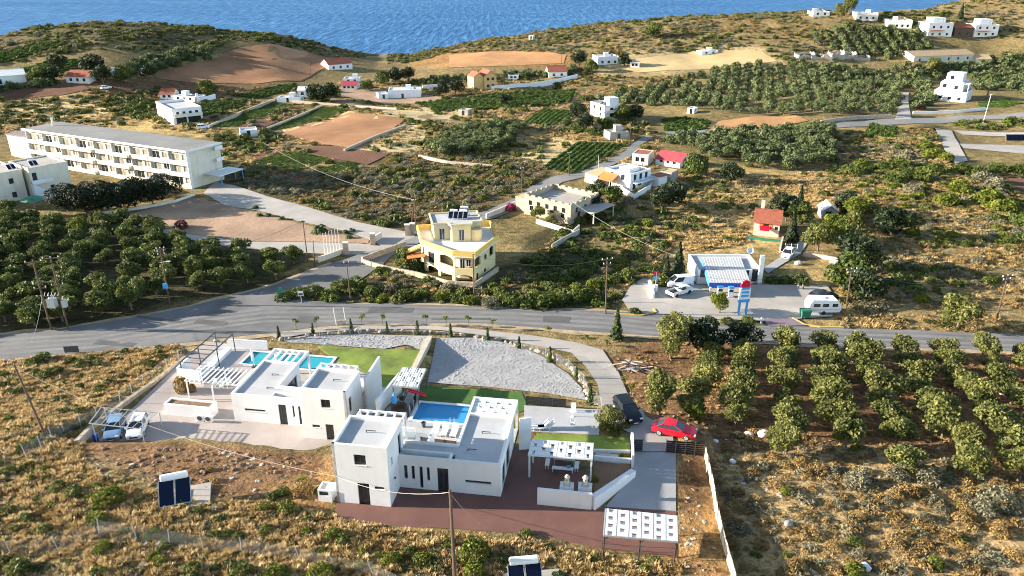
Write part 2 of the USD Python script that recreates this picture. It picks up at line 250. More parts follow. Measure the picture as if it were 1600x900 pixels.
def base_T(x, y):
    x = np.asarray(x, float); y = np.asarray(y, float)
    z = np.interp(y, _by, _bz); z = z + 0.006 * np.clip(-x - 45, 0, 200) * np.clip((y - 60) / 60, 0, 1)
    r = np.hypot(x, y); a = np.arctan2(x, np.maximum(y, 1e-3)); a = np.where(y < 1, np.sign(x) * 1.5, a)
    R = np.interp(a, _ra, _rd); Z = np.interp(a, _ra, _rz)
    w = np.clip((r - 170) / 120, 0, 1)
    p = np.stack([x / 46, y / 46, x * 0], -1); q = np.stack([x / 15, y / 15, x * 0 + 3], -1)
    z = z + w * ((meshkit.fbm(p, 3, 5) - 0.5) * 5.0) + (meshkit.fbm(q, 2, 9) - 0.5) * (0.35 + 0.9 * w)
    up = _ss((r - (R - 150)) / 150) ** 1.2
    z = z * (1 - up) + (Z + (meshkit.fbm(q, 2, 4) - 0.5) * 2.2) * up
    over = np.clip(r - R - 4, 0, None); z = z - 0.5 * over - 0.004 * over ** 2
    return np.maximum(z, -52)
def T(x, y):
    x = np.asarray(x, float); y = np.asarray(y, float); z = base_T(x, y)
    for poly, h, b in PADS:
        x0, y0, x1, y1 = poly.bounds; k = (x > x0 - b) & (x < x1 + b) & (y > y0 - b) & (y < y1 + b)
        if not np.any(k): continue
        d = shapely.distance(poly, shapely.points(x[k], y[k])); w = 1 - _ss(d / b)
        zz = z[k]; z = z.copy(); z[k] = zz * (1 - w) + h * w
    return z
def PZ(pts, z): return Polygon([tuple(at(a, b, z)[:2]) for a, b in pts]).buffer(0)
PADS.append((PZ([(517, 800), (620, 822), (840, 838), (940, 868), (1062, 872), (1058, 800), (1058, 716), (1104, 706), (1094, 664), (1014, 646), (986, 634), (940, 634), (815, 612), (690, 600), (646, 604), (600, 636), (545, 700)], 0), 0.0, 2.2))
PADS.append((PZ([(100, 695), (140, 700), (225, 700), (300, 690), (400, 702), (480, 715), (517, 703), (560, 690), (590, 640), (617, 608), (632, 598), (656, 550), (640, 540), (540, 541), (437, 533), (330, 535), (290, 550), (235, 610), (150, 660)], -3.3), -3.3, 1.8))
def _loc(l, r, q): return (l[0] + q[0] * math.cos(r) - q[1] * math.sin(r), l[1] + q[0] * math.sin(r) + q[1] * math.cos(r))
A_LOC, A_RZ, B_LOC, B_RZ = (-15.79, 55.77, 0.0), -0.148, (-22.67, 70.69, -3.3), -0.162
PADS.append((Polygon([_loc(A_LOC, A_RZ, q) for q in ((3.4, 14.3), (9.3, 14.3), (9.3, 17.2), (3.4, 17.2))]), -1.9, 0.5))
PADS.append((Polygon([_loc(B_LOC, B_RZ, q) for q in ((-14.9, 14.7), (-4.0, 14.7), (-4.0, 17.6), (-14.9, 17.6))]), -5.2, 0.5))
_D = np.geomspace(30, 900, 420)
def G(px, py):
    """the terrain point seen at a pixel of the 1600 x 900 photograph"""
    r = ray(px, py); h = math.hypot(r[0], r[1]); x = r[0] / h * _D; y = r[1] / h * _D; z = CAM_H + r[2] / h * _D
    g = z - T(x, y); i = np.argmax(g < 0)
    if g[i] >= 0: i = len(_D) - 1
    if i == 0: d = _D[0]
    else:
        lo, hi = _D[i - 1], _D[i]
        s = np.linspace(lo, hi, 24); gg = CAM_H + r[2] / h * s - T(r[0] / h * s, r[1] / h * s); j = max(1, int(np.argmax(gg < 0))); 
        d = s[j - 1] + (s[j] - s[j - 1]) * gg[j - 1] / max(gg[j - 1] - gg[j], 1e-6)
    x, y = r[0] / h * d, r[1] / h * d
    return np.array([x, y, float(T(np.array([x]), np.array([y]))[0])])
def GP(pts): return Polygon([tuple(G(a, b)[:2]) for a, b in pts]).buffer(0)
def Tz(x, y): return float(T(np.array([x], float), np.array([y], float))[0])
KEEP = []                        # footprints that nothing wild grows on
def drape(name, poly, m, off=0.06, res=3.0, kind='structure', label=None, rough_edge=0.0, keep=True, parent=None, cat=None, thick=0.0):
    if rough_edge:
        b = poly.exterior.segmentize(res); c = np.array(b.coords); q = np.c_[c / (res * 2.5), c[:, 0] * 0]
        nx = np.stack([meshkit.fbm(q, 2, 1) - .5, meshkit.fbm(q + 31, 2, 2) - .5], 1) * 2 * rough_edge; poly = Polygon(c + nx).buffer(0)
        if hasattr(poly, 'geoms'): poly = max(poly.geoms, key=lambda g: g.area)
    vs, fs, n = [], [], 0
    x0, y0, x1, y1 = poly.bounds; pp = prep(poly)
    for i in range(int((x1 - x0) // res) + 1):
        for j in range(int((y1 - y0) // res) + 1):
            c = shapely.box(x0 + i * res, y0 + j * res, x0 + (i + 1) * res, y0 + (j + 1) * res)
            if not pp.intersects(c): continue
            g = c if pp.contains(c) else poly.intersection(c)
            for h in getattr(g, 'geoms', [g]):
                if h.geom_type != 'Polygon' or h.area < 1e-4: continue
                v, f = trimesh.creation.triangulate_polygon(h, engine='earcut')
                e = np.cross(np.c_[v[f[:, 1]] - v[f[:, 0]], f[:, 0] * 0], np.c_[v[f[:, 2]] - v[f[:, 0]], f[:, 0] * 0])[:, 2]; f = np.where((e < 0)[:, None], f[:, ::-1], f)
                vs.append(v); fs.append(f + n); n += len(v)
    v = np.vstack(vs); f = np.vstack(fs); v3 = np.c_[v, T(v[:, 0], v[:, 1]) + off]
    k = np.round(v3, 4); u, inv = np.unique(k, axis=0, return_inverse=True); f = inv.reshape(-1)[f]
    f = f[(f[:, 0] != f[:, 1]) & (f[:, 1] != f[:, 2]) & (f[:, 0] != f[:, 2])]
    p = obj(name, (u, f), m, parent, smooth=True)
    if parent is None: tag(p, label, cat, kind=kind)
    if keep: KEEP.append(poly)
    return p
# ------------------------------------------------------------ the ground: one sheet, tinted by what grows on it and in places by painted shade
def _axis(lo, hi, c0, c1, step, grow):
    a = list(np.arange(c0, c1 + 1e-6, step)); s = step
    while a[-1] < hi: s *= grow; a.append(a[-1] + s)
    s = step
    while a[0] > lo: s *= grow; a.insert(0, a[0] - s)
    return np.array(a)
GX = _axis(-1100, 1100, -70, 70, 0.8, 1.02); GY = _axis(-150, 1000, 40, 110, 0.8, 1.014)
gx, gy = np.meshgrid(GX, GY); tx, ty = gx.ravel(), gy.ravel(); tz = T(tx, ty)
near = np.clip((150 - np.hypot(tx, ty)) / 60, 0, 1)
_k = 0.92
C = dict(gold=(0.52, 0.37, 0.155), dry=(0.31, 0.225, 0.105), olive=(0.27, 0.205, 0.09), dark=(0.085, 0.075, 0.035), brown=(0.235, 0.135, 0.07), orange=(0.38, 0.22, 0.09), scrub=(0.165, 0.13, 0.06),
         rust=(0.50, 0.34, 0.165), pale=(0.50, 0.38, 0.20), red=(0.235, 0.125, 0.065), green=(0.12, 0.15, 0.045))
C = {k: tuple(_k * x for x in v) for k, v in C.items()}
ZONES = [  # (what colour, outline in the photograph, feather in metres)
 ('scrub', [(-300, 30), (590, 30), (590, 92), (430, 90), (300, 70), (150, 62), (0, 85), (-300, 90)], 10),
 ('dry', [(600, 0), (1700, -60), (1700, 60), (1420, 45), (1300, 95), (1210, 100), (930, 112), (860, 120), (590, 105), (590, 88)], 12),
 ('pale', [(985, 82), (1120, 72), (1200, 78), (1230, 98), (1150, 104), (1060, 112), (985, 118), (930, 118), (960, 100)], 5),
 ('orange', [(690, 84), (800, 78), (895, 84), (890, 100), (780, 104), (690, 108), (640, 100)], 5),
 ('dry', [(590, 105), (700, 110), (760, 100), (900, 125), (1000, 118), (1100, 120), (1000, 160), (800, 150), (560, 150), (540, 130)], 8),
 ('gold', [(-300, 145), (60, 150), (130, 140), (210, 150), (250, 185), (305, 212), (230, 206), (120, 196), (0, 205), (-300, 210)], 4),
 ('brown', [(100, 125), (250, 130), (420, 135), (520, 135), (330, 152), (250, 160), (160, 150)], 5),
 ('olive', [(320, 160), (430, 152), (560, 170), (480, 212), (400, 250), (340, 215)], 6),
 ('dry', [(560, 228), (640, 190), (720, 190), (700, 215), (650, 240), (600, 240)], 6),
 ('dark', [(350, 262), (480, 265), (620, 270), (760, 315), (720, 330), (640, 335), (560, 320), (440, 305), (370, 295)], 6),  # hotel shadow painted into the tint, together with dark scrub
 ('scrub', [(560, 250), (700, 240), (830, 250), (820, 290), (760, 315), (620, 270)], 6),
 ('gold', [(770, 235), (850, 212), (900, 220), (860, 250), (800, 265)], 4),
 ('dry', [(640, 165), (900, 150), (1000, 180), (900, 210), (760, 210), (640, 200)], 6),
 ('scrub', [(480, 320), (640, 338), (740, 330), (800, 330), (700, 350), (660, 375), (640, 370), (520, 330)], 4),
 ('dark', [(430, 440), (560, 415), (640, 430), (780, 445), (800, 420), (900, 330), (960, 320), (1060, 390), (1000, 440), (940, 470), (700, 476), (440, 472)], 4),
 ('olive', [(940, 320), (1080, 262), (1180, 275), (1290, 270), (1310, 330), (1180, 310), (1080, 400), (960, 440)], 6),
 ('gold', [(1090, 335), (1150, 262), (1285, 268), (1300, 320), (1240, 300), (1180, 310), (1175, 370), (1110, 400), (1060, 385)], 5),
 ('gold', [(1300, 205), (1400, 205), (1420, 255), (1360, 262), (1320, 255)], 4),
 ('dark', [(1350, 210), (1470, 200), (1480, 260), (1610, 265), (1700, 330), (1560, 345), (1400, 310)], 6),
 ('dry', [(1290, 300), (1400, 310), (1600, 345), (1700, 520), (1300, 510), (1270, 420)], 6),
 ('gold', [(1240, 430), (1290, 405), (1330, 420), (1310, 445), (1250, 445)], 3),
 ('gold', [(-300, 700), (-200, 575), (100, 552), (280, 540), (290, 560), (220, 600), (150, 650), (90, 690), (0, 720), (-300, 900)], 2.5),
 ('brown', [(130, 695), (330, 695), (500, 715), (515, 780), (420, 770), (300, 770), (230, 750), (120, 720)], 2.0),
 ('olive', [(-300, 760), (60, 700), (200, 750), (300, 790), (520, 800), (620, 830), (900, 860), (1060, 880), (1100, 1000), (-400, 1000)], 2.5),
 ('orange', [(430, 750), (500, 735), (518, 790), (470, 800)], 1.2),
 ('rust', [(1060, 870), (1060, 700), (1100, 640), (1280, 680), (1600, 735), (1900, 720), (1950, 1000), (1080, 1000)], 2.5),
 ('orange', [(1062, 790), (1100, 700), (1130, 860), (1140, 900), (1062, 890)], 1.5),
 ('red', [(1000, 640), (960, 560), (1050, 540), (1200, 530), (1400, 540), (1800, 560), (1900, 730), (1600, 735), (1330, 690), (1100, 690), (1060, 660)], 2.5),
 ('brown', [(1058, 705), (1102, 705), (1110, 770), (1060, 800)], 1.0),
 ('dry', [(280, 540), (400, 525), (560, 512), (760, 510), (960, 530), (990, 560), (960, 560), (760, 520), (560, 520), (430, 532)], 1.0),
 ('brown', [(985, 650), (960, 560), (1050, 545), (1140, 545), (1180, 640), (1120, 690), (1060, 662)], 2.0),  # brown soil, its tint chosen to carry the shade of the tall trees
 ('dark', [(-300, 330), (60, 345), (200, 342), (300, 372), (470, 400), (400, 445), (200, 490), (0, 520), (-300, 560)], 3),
]
tint = np.tile(np.array(C['olive']), (len(tx), 1))
wx = tx + (meshkit.fbm(np.c_[tx / 9, ty / 9, tx * 0], 3, 21) - .5) * (4 + 10 * (1 - near)); wy = ty + (meshkit.fbm(np.c_[tx / 9, ty / 9, tx * 0 + 9], 3, 22) - .5) * (4 + 10 * (1 - near))
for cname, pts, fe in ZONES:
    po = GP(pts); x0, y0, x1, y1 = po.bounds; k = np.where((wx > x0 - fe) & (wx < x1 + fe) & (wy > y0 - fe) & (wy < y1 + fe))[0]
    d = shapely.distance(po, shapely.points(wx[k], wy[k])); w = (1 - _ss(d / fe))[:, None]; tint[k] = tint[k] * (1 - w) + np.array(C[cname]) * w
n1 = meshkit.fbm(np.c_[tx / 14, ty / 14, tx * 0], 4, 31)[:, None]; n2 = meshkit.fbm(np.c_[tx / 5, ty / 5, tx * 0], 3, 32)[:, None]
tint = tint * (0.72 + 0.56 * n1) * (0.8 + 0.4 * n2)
m_ground = usdkit.material(stage, '/World/Looks/wild_ground', {
    'a': ('attribute', {'attribute': 'tint'}), 'g': ('geometry', {}),
    'n': ('noise_texture', {'scale': 0.55, 'detail': 6.0, 'roughness': 0.7}), 'n2': ('noise_texture', {'scale': 2.6, 'detail': 4.0, 'roughness': 0.7}),
    'r': ('rgb_ramp', {'ramp': [(0.30, (0.34, 0.38, 0.36)), (0.50, (0.95, 0.95, 0.95)), (0.72, (1.6, 1.5, 1.36))]}),
    'r2': ('rgb_ramp', {'ramp': [(0.34, (0.5, 0.5, 0.48)), (0.52, (1.0, 1.0, 1.0)), (0.70, (1.35, 1.33, 1.3))]}),
    'm': ('mix', {'mix_type': 'multiply', 'fac': 1.0}), 'm2': ('mix', {'mix_type': 'multiply', 'fac': 0.9}),
    'ad': ('math', {'math_type': 'add'}), 'b': ('bump', {'strength': 0.9, 'distance': 0.35}), 'p': ('principled_bsdf', {'roughness': 0.95, 'specular_ior_level': 0.1})},
    [('g.position', 'n.vector'), ('g.position', 'n2.vector'), ('n.fac', 'r.fac'), ('n2.fac', 'r2.fac'), ('a.color', 'm.color1'), ('r.color', 'm.color2'), ('m.color', 'm2.color1'), ('r2.color', 'm2.color2'),
     ('n.fac', 'ad.value1'), ('n2.fac', 'ad.value2'), ('ad.value', 'b.height'), ('b.normal', 'p.normal'), ('m2.color', 'p.base_color')], surface='p.BSDF')
nx_, ny_ = len(GX), len(GY); ii = (np.arange(ny_ - 1)[:, None] * nx_ + np.arange(nx_ - 1)[None]).ravel()
gf = np.vstack([np.c_[ii, ii + 1, ii + nx_ + 1], np.c_[ii, ii + nx_ + 1, ii + nx_]])
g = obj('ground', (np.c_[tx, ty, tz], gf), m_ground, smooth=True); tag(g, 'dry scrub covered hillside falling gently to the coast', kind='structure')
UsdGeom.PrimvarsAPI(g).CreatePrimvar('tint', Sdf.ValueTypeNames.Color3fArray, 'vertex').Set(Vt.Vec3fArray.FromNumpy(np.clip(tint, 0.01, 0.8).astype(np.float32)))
# the sea: a rippled sheet out to the horizon, wave light and dark painted into its colour
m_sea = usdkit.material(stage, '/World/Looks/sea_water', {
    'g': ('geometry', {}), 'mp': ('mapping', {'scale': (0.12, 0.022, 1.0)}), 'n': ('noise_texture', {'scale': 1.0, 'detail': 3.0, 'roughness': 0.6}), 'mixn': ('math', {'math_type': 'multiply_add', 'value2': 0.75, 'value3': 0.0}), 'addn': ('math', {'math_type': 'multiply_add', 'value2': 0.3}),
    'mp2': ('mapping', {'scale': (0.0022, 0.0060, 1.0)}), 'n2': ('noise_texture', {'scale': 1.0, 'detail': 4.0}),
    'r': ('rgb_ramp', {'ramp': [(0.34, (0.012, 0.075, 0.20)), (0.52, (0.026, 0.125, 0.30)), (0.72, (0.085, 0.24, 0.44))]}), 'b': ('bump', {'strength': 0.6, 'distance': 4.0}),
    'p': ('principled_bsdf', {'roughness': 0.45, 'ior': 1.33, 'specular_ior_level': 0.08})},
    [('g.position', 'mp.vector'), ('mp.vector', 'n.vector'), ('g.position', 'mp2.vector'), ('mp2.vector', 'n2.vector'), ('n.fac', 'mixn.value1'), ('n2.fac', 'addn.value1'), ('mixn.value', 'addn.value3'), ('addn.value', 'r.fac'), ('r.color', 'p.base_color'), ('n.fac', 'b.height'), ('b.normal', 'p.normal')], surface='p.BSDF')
th = np.arange(96) * 2 * PI / 96; rr = [0, 400, 800, 1600, 4000, 12000, 45000]
sv = [(0, 0, -40)] + [(r * math.cos(a), r * math.sin(a), -40) for r in rr[1:] for a in th]; sf = []
for i in range(96):
    j = (i + 1) % 96; sf.append((0, 1 + i, 1 + j))
    for k in range(len(rr) - 2): a0 = 1 + k * 96; sf += [(a0 + i, a0 + 96 + i, a0 + 96 + j), (a0 + i, a0 + 96 + j, a0 + j)]
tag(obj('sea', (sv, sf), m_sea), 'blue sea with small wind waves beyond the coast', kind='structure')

# ------------------------------------------------------------ roads, tracks, yards, fields
def strip(top, bottom): return GP(list(top) + list(bottom)[::-1])
def ribbon_verge(name, pts, w, label): drape(name, LineString([tuple(G(*p)[:2]) for p in pts]).buffer(w, cap_style=2), M['verge'], 0.07, 1.6, label=label, rough_edge=.8, keep=False)
ribbon_verge('road_verge', [(430, 478), (560, 476), (700, 479), (800, 483), (950, 488), (1000, 490)], .8, 'dusty verge on the far side of the main road')
ribbon_verge('road_verge', [(-200, 566), (0, 563), (150, 550), (280, 538), (400, 524), (500, 512), (600, 507), (750, 506), (900, 518), (1000, 525), (1200, 537), (1600, 550)], .9, 'dusty verge on the near side of the main road')
ribbon_verge('road_verge', [(-200, 530), (0, 523), (100, 513), (200, 498), (290, 480), (360, 463), (430, 445), (520, 411)], .7, 'dusty verge between the main road and the left grove')
drape('road', strip([(-260, 535), (0, 524), (100, 514), (200, 499), (290, 481), (360, 464), (430, 446), (470, 430), (520, 412), (560, 404), (600, 412), (560, 440), (470, 470), (560, 475), (700, 478), (800, 482), (950, 487), (1100, 494), (1190, 507), (1260, 511), (1340, 514), (1600, 524), (1900, 532)],
      [(-260, 590), (0, 563), (150, 550), (280, 537), (330, 531), (400, 523), (500, 511), (600, 506), (750, 505), (900, 517), (1000, 524), (1200, 536), (1600, 549), (1900, 562)]), M['asphalt'], 0.10, 2.5, label='grey asphalt main road sweeping past the villas')
_rc = [(-200, 563), (0, 543), (150, 533), (290, 509), (420, 492), (560, 491), (700, 491), (800, 493), (950, 502), (1000, 508), (1200, 521), (1600, 537), (1800, 546)]
_cl = LineString([tuple(G(*p)[:2]) for p in _rc])
for _k, _o in enumerate((-2.3, -.8, .9, 2.4)):
    _l = _cl.parallel_offset(abs(_o), 'left' if _o < 0 else 'right')
    drape('wheel_track', _l.buffer(.42, cap_style=2), M['worn'], 0.112, 2.5, label='paler wheel track worn into the main road, %s from the far edge' % ordn(_k), rough_edge=.25, keep=False)
for _k, (_px, _py, _w, _h, _a) in enumerate(((330, 505, 5, 1.6, -.2), (610, 486, 7, 1.8, 0), (870, 500, 4, 2.2, -.1), (180, 538, 6, 1.5, -.15), (1060, 508, 6, 1.6, -.1), (480, 500, 3, 2.6, 0), (720, 499, 9, .7, 0), (250, 500, 8, .8, -.25))):
    _q = G(_px, _py); drape('asphalt_patch', shapely.affinity.rotate(shapely.box(_q[0] - _w / 2, _q[1] - _h / 2, _q[0] + _w / 2, _q[1] + _h / 2), _a, use_radians=True), M['patch'], 0.118, 1.2, label='dark repair patch in the main road, %s listed from near the junction' % ordn(_k), rough_edge=.15, keep=False)
drape('side_road', strip([(520, 412), (560, 398), (600, 389), (640, 374), (690, 352), (760, 330), (800, 312), (830, 292), (862, 277), (905, 270), (940, 255), (975, 238), (992, 222), (1010, 212)],
      [(600, 412), (612, 400), (650, 385), (662, 372), (700, 357), (775, 341), (810, 325), (850, 300), (880, 285), (915, 277), (950, 262), (985, 246), (1002, 226), (1022, 214)]), M['asphalt2'], 0.13, 3.0, label='narrow side road climbing behind the yellow house')
drape('hotel_driveway', strip([(336, 284), (372, 292), (420, 308), (480, 324), (560, 348), (640, 364), (655, 374)], [(318, 302), (352, 322), (405, 330), (470, 347), (540, 362), (585, 378), (610, 396)]), M['concrete'], 0.12, 3.0, label='wide pale concrete driveway leading up to the hotel')
drape('driveway_branch', strip([(180, 338), (215, 346), (300, 367), (380, 378), (460, 379), (560, 381), (600, 386)], [(195, 346), (290, 374), (370, 388), (440, 394), (520, 398), (572, 399), (606, 396)]), M['concrete'], 0.10, 3.0, label='pale concrete track branching off the hotel driveway')
drape('hotel_forecourt_soil', GP([(190, 337), (250, 322), (300, 309), (345, 318), (400, 332), (470, 350), (530, 363), (578, 374), (575, 380), (460, 378), (380, 377), (300, 366)]), M['bare'], 0.06, 3.0, label='bare brown plot in front of the hotel')
drape('upper_road', strip([(1040, 206), (1130, 202), (1220, 200), (1290, 194), (1350, 189), (1420, 185), (1500, 181), (1600, 176), (1800, 166)], [(1040, 211), (1130, 208), (1220, 207), (1290, 202), (1350, 198), (1420, 194), (1500, 190), (1600, 184), (1800, 175)]), M['asphalt2'], 0.16, 5.0, label='narrow grey road running below the upper olive grove')
drape('farm_track', strip([(505, 150), (540, 156), (580, 165), (620, 172), (690, 182), (740, 196), (765, 206), (820, 214)], [(500, 153), (530, 160), (575, 170), (620, 178), (690, 189), (735, 202), (765, 212), (820, 220)]), M['soil'], 0.12, 5.0, label='pale farm track between the fields')
drape('white_track', GP([(1461, 201), (1487, 205), (1501, 232), (1512, 252), (1492, 256), (1475, 234)]), M['concrete'], 0.18, 4.0, label='white concrete spur off the upper road')
drape('terrace_lane', GP([(1489, 204), (1600, 207), (1760, 212), (1760, 218), (1600, 213), (1505, 211)]), M['concrete'], 0.14, 4.0, label='upper pale lane on the levelled plot beside the upper road')
drape('terrace_lane', GP([(1499, 225), (1600, 228), (1760, 234), (1760, 250), (1600, 241), (1505, 232)]), M['concrete'], 0.14, 4.0, label='lower pale lane on the levelled plot beside the upper road')
drape('villa_track', strip([(1408, 145), (1420, 145), (1420, 165), (1424, 187)], [(1408, 145), (1408, 160), (1402, 175), (1398, 188)]), M['concrete'], 0.17, 4.0, label='pale track between the upper grove and the white villa')
drape('forecourt', GP([(972, 470), (985, 448), (1002, 437), (1030, 436), (1090, 446), (1200, 446), (1292, 447), (1308, 470), (1300, 496), (1250, 499), (1190, 503), (1120, 500), (1040, 492), (985, 489)]), M['concrete'], 0.16, 2.5, label='pale concrete forecourt of the petrol station')
drape('purple_pavement', GP([(1192, 500), (1240, 499), (1262, 510), (1200, 511)]), M['purple'], 0.19, 2.0, label='purple paved crossing between forecourt and road')
drape('station_lane', strip([(1192, 420), (1212, 407), (1236, 392), (1252, 372), (1270, 352)], [(1200, 428), (1225, 412), (1250, 398), (1262, 380), (1282, 358)]), M['drive'], 0.12, 2.5, label='grey lane rising past the petrol station to the pink house')
FIELDS = [
 ('ploughed_field', 'field', [(246, 112), (330, 93), (388, 72), (440, 72), (488, 84), (530, 96), (500, 110), (470, 127), (400, 131), (300, 130), (240, 122)], 'large brown ploughed field on the left headland'),
 ('ploughed_field', 'field2', [(-60, 142), (60, 137), (128, 134), (140, 140), (95, 150), (20, 156), (-60, 158)], 'dark plum ploughed strip beside the far left farmhouse'),
 ('ploughed_field', 'field', [(440, 207), (500, 190), (545, 176), (590, 180), (632, 186), (610, 205), (568, 230), (545, 233), (500, 225)], 'reddish ploughed field in the middle of the plain'),
 ('ploughed_field', 'field2', [(462, 231), (498, 227), (560, 236), (606, 241), (572, 258), (520, 250)], 'dark brown ploughed strip below the reddish field'),
 ('stubble_field', 'fieldo', [(1122, 191), (1180, 182), (1242, 181), (1262, 189), (1190, 203), (1108, 207)], 'orange bare field below the upper olive grove'),
 ('stubble_field', 'straw', [(1000, 92), (1100, 76), (1190, 80), (1215, 96), (1150, 102), (1060, 110), (1000, 114), (960, 108)], 'pale straw coloured field around the lone hut'),
 ('stubble_field', 'fieldo', [(700, 86), (800, 80), (886, 86), (880, 99), (780, 103), (700, 106)], 'orange stubble field above the walled houses'),
 ('brown_plot', 'bare', [(540, 134), (640, 148), (690, 152), (700, 160), (600, 163), (530, 150)], 'bare earth yard in front of the long grey shed'),
 ('brown_plot', 'field2', [(1570, 278), (1640, 280), (1720, 330), (1610, 325), (1590, 305)], 'dark bare plot at the right edge of the picture'),
]
for nm, mm, pts, lb in FIELDS: drape(nm, GP(pts), M[mm], 0.16, 6.0, label=lb, rough_edge=1.2)
GREENS = [([(326, 198), (426, 159), (458, 164), (374, 198)], 'crop', .9), ([(408, 204), (470, 178), (502, 166), (548, 171), (444, 202)], 'crop', .9), ([(394, 254), (444, 237), (514, 248), (466, 266)], 'crop', .8), ([(491, 267), (543, 251), (561, 256), (525, 274)], 'crop', .8),
          ([(309, 164), (385, 156), (379, 168), (309, 182)], 'vine', 1.2), ([(363, 150), (462, 132), (466, 139), (401, 155)], 'vine', 1.4), ([(60, 100), (100, 92), (160, 96), (140, 108), (40, 118), (-40, 120)], 'crop', 1.5), ([(-40, 88), (60, 66), (110, 68), (60, 84), (-40, 104)], 'vine', 1.8),
          ([(813, 192), (845, 171), (912, 174), (867, 196)], 'crop', 1.1), ([(849, 261), (903, 223), (980, 225), (897, 273)], 'vine', 1.1), ([(650, 162), (760, 150), (900, 140), (890, 158), (760, 172), (680, 176)], 'vine', 1.5),
          ([(1035, 190), (1060, 184), (1110, 190), (1100, 203), (1040, 205)], 'vine', 1.5), ([(1360, 196), (1400, 200), (1395, 215), (1350, 212)], 'vine', 1.6), ([(1528, 160), (1575, 155), (1600, 162), (1570, 168), (1530, 168)], 'crop', 1.0)]
for _i, (_p, _k2, _g) in enumerate(GREENS): drape('crop_plot', GP(_p), M['cropsoil' if _k2 == 'crop' else 'meadow'], 0.13, 5.0, label='earth of the %s %s plot, counted across the plain' % (ordn(_i), 'crop' if _k2 == 'crop' else 'vine'), rough_edge=.8)
for _p, _m, _lb in (([(540, 234), (592, 212), (634, 198), (660, 191), (668, 214), (652, 238), (592, 241)], 'strawdry', 'dry grass field right of the reddish ploughed field'), ([(791, 259), (830, 236), (867, 216), (902, 223), (845, 264)], 'gold', 'golden grass plot beside the vine plot on the side road'), ([(374, 199), (458, 165), (472, 168), (404, 204)], 'field2', 'dark earth strip between the two crop strips'), ([(444, 203), (548, 172), (556, 177), (452, 208)], 'gold', 'dry strip between the crop strip and the reddish ploughed field'), ([(420, 272), (474, 268), (516, 278), (462, 288)], 'field2', 'dark earth plot below the middle crop plots'), ([(394, 246), (440, 228), (468, 232), (444, 236), (400, 252)], 'field2', 'dark earth strip above the middle crop plots'), ([(345, 264), (352, 258), (382, 253), (374, 262)], 'gold', 'small yellow patch at the right end of the hotel'),
                    ([(566, 188), (640, 166), (700, 168), (735, 186), (660, 190), (636, 196), (632, 186)], 'strawdry', 'pale grass field above the reddish ploughed field'), ([(745, 180), (840, 170), (812, 190), (760, 196)], 'fieldo', 'small bare plot left of the green plot in the plain'), ([(0, 172), (60, 160), (140, 158), (180, 172), (150, 182), (60, 186), (-80, 190), (-80, 178)], 'gold', 'golden grass field behind the hotel at the left')): drape('grass_field', GP(_p), M[_m], 0.12, 5.0, label=_lb, rough_edge=1.5, keep=False)
# ------------------------------------------------------------ building helpers
def hgt(p, py):
    """height above p at which the upright through p reaches picture row py"""
    U = -(py - 450) / FPX; k = (-_s + U * _c) / (_c + U * _s); return CAM_H + k * p[1] - p[2]
def wtf(p0, p1, z=0.0):
    """wall coordinates (along, inward, up) -> local: inward lies left of the way from p0 to p1"""
    d = np.array(p1, float)[:2] - np.array(p0, float)[:2]; d /= np.linalg.norm(d); m = np.eye(4)
    m[:2, 0] = d; m[:2, 1] = (-d[1], d[0]); m[0, 3], m[1, 3], m[2, 3] = p0[0], p0[1], z; return m
def wall(par, p0, p1, z0, z1, t, holes=(), m='white', a=0.0, b=0.0, name='wall', top=None, label=None):
    ln = math.dist(p0[:2], p1[:2]); po = shapely.box(a, z0, ln - b, z1) if top is None else Polygon([(a, z0), (ln - b, z0)] + top)
    for h in holes: po = po.difference(h[4] if len(h) > 4 and not isinstance(h[4], str) else shapely.box(*h[:4]))
    mb = MB().ext(po, 0, t); R = np.eye(4); R[:3, :3] = [[1, 0, 0], [0, 0, 1], [0, 1, 0]]
    for i, v in enumerate(mb.v): mb.v[i] = v[:, [0, 2, 1]]; mb.f[i] = mb.f[i][:, ::-1]
    return mb.tf(wtf(p0, p1)).build(name, M[m] if isinstance(m, str) else m, par, label=label)
def window(par, p0, p1, h, t=0.22, name='window', fm='frame', pm='glass', bars=1, sill=True, fw=0.06, depth=0.12, label=None):
    u0, z0, u1, z1 = h[:4]; T4 = wtf(p0, p1); y0, y1 = depth, depth + 0.06; f = MB()
    f.box(u0, y0, z0, u0 + fw, y1, z1).box(u1 - fw, y0, z0, u1, y1, z1).box(u0 + fw, y0, z0, u1 - fw, y1, z0 + fw).box(u0 + fw, y0, z1 - fw, u1 - fw, y1, z1)
    for k in range(1, bars): x = u0 + (u1 - u0) * k / bars; f.box(x - fw / 2, y0 + .003, z0 + fw, x + fw / 2, y1 - .003, z1 - fw)
    w = f.tf(T4).build(name, M[fm], par, label=label)
    MB().box(u0 + .01, y1 - .02, z0 + .01, u1 - .01, y1 + .015, z1 - .01).tf(T4).build('pane', M[pm], w)
    if sill: MB().box(u0 - .05, -0.05, z0 - .06, u1 + .05, depth - .004, z0 + .004).tf(T4).build('sill', M['white2'], w)
    return w
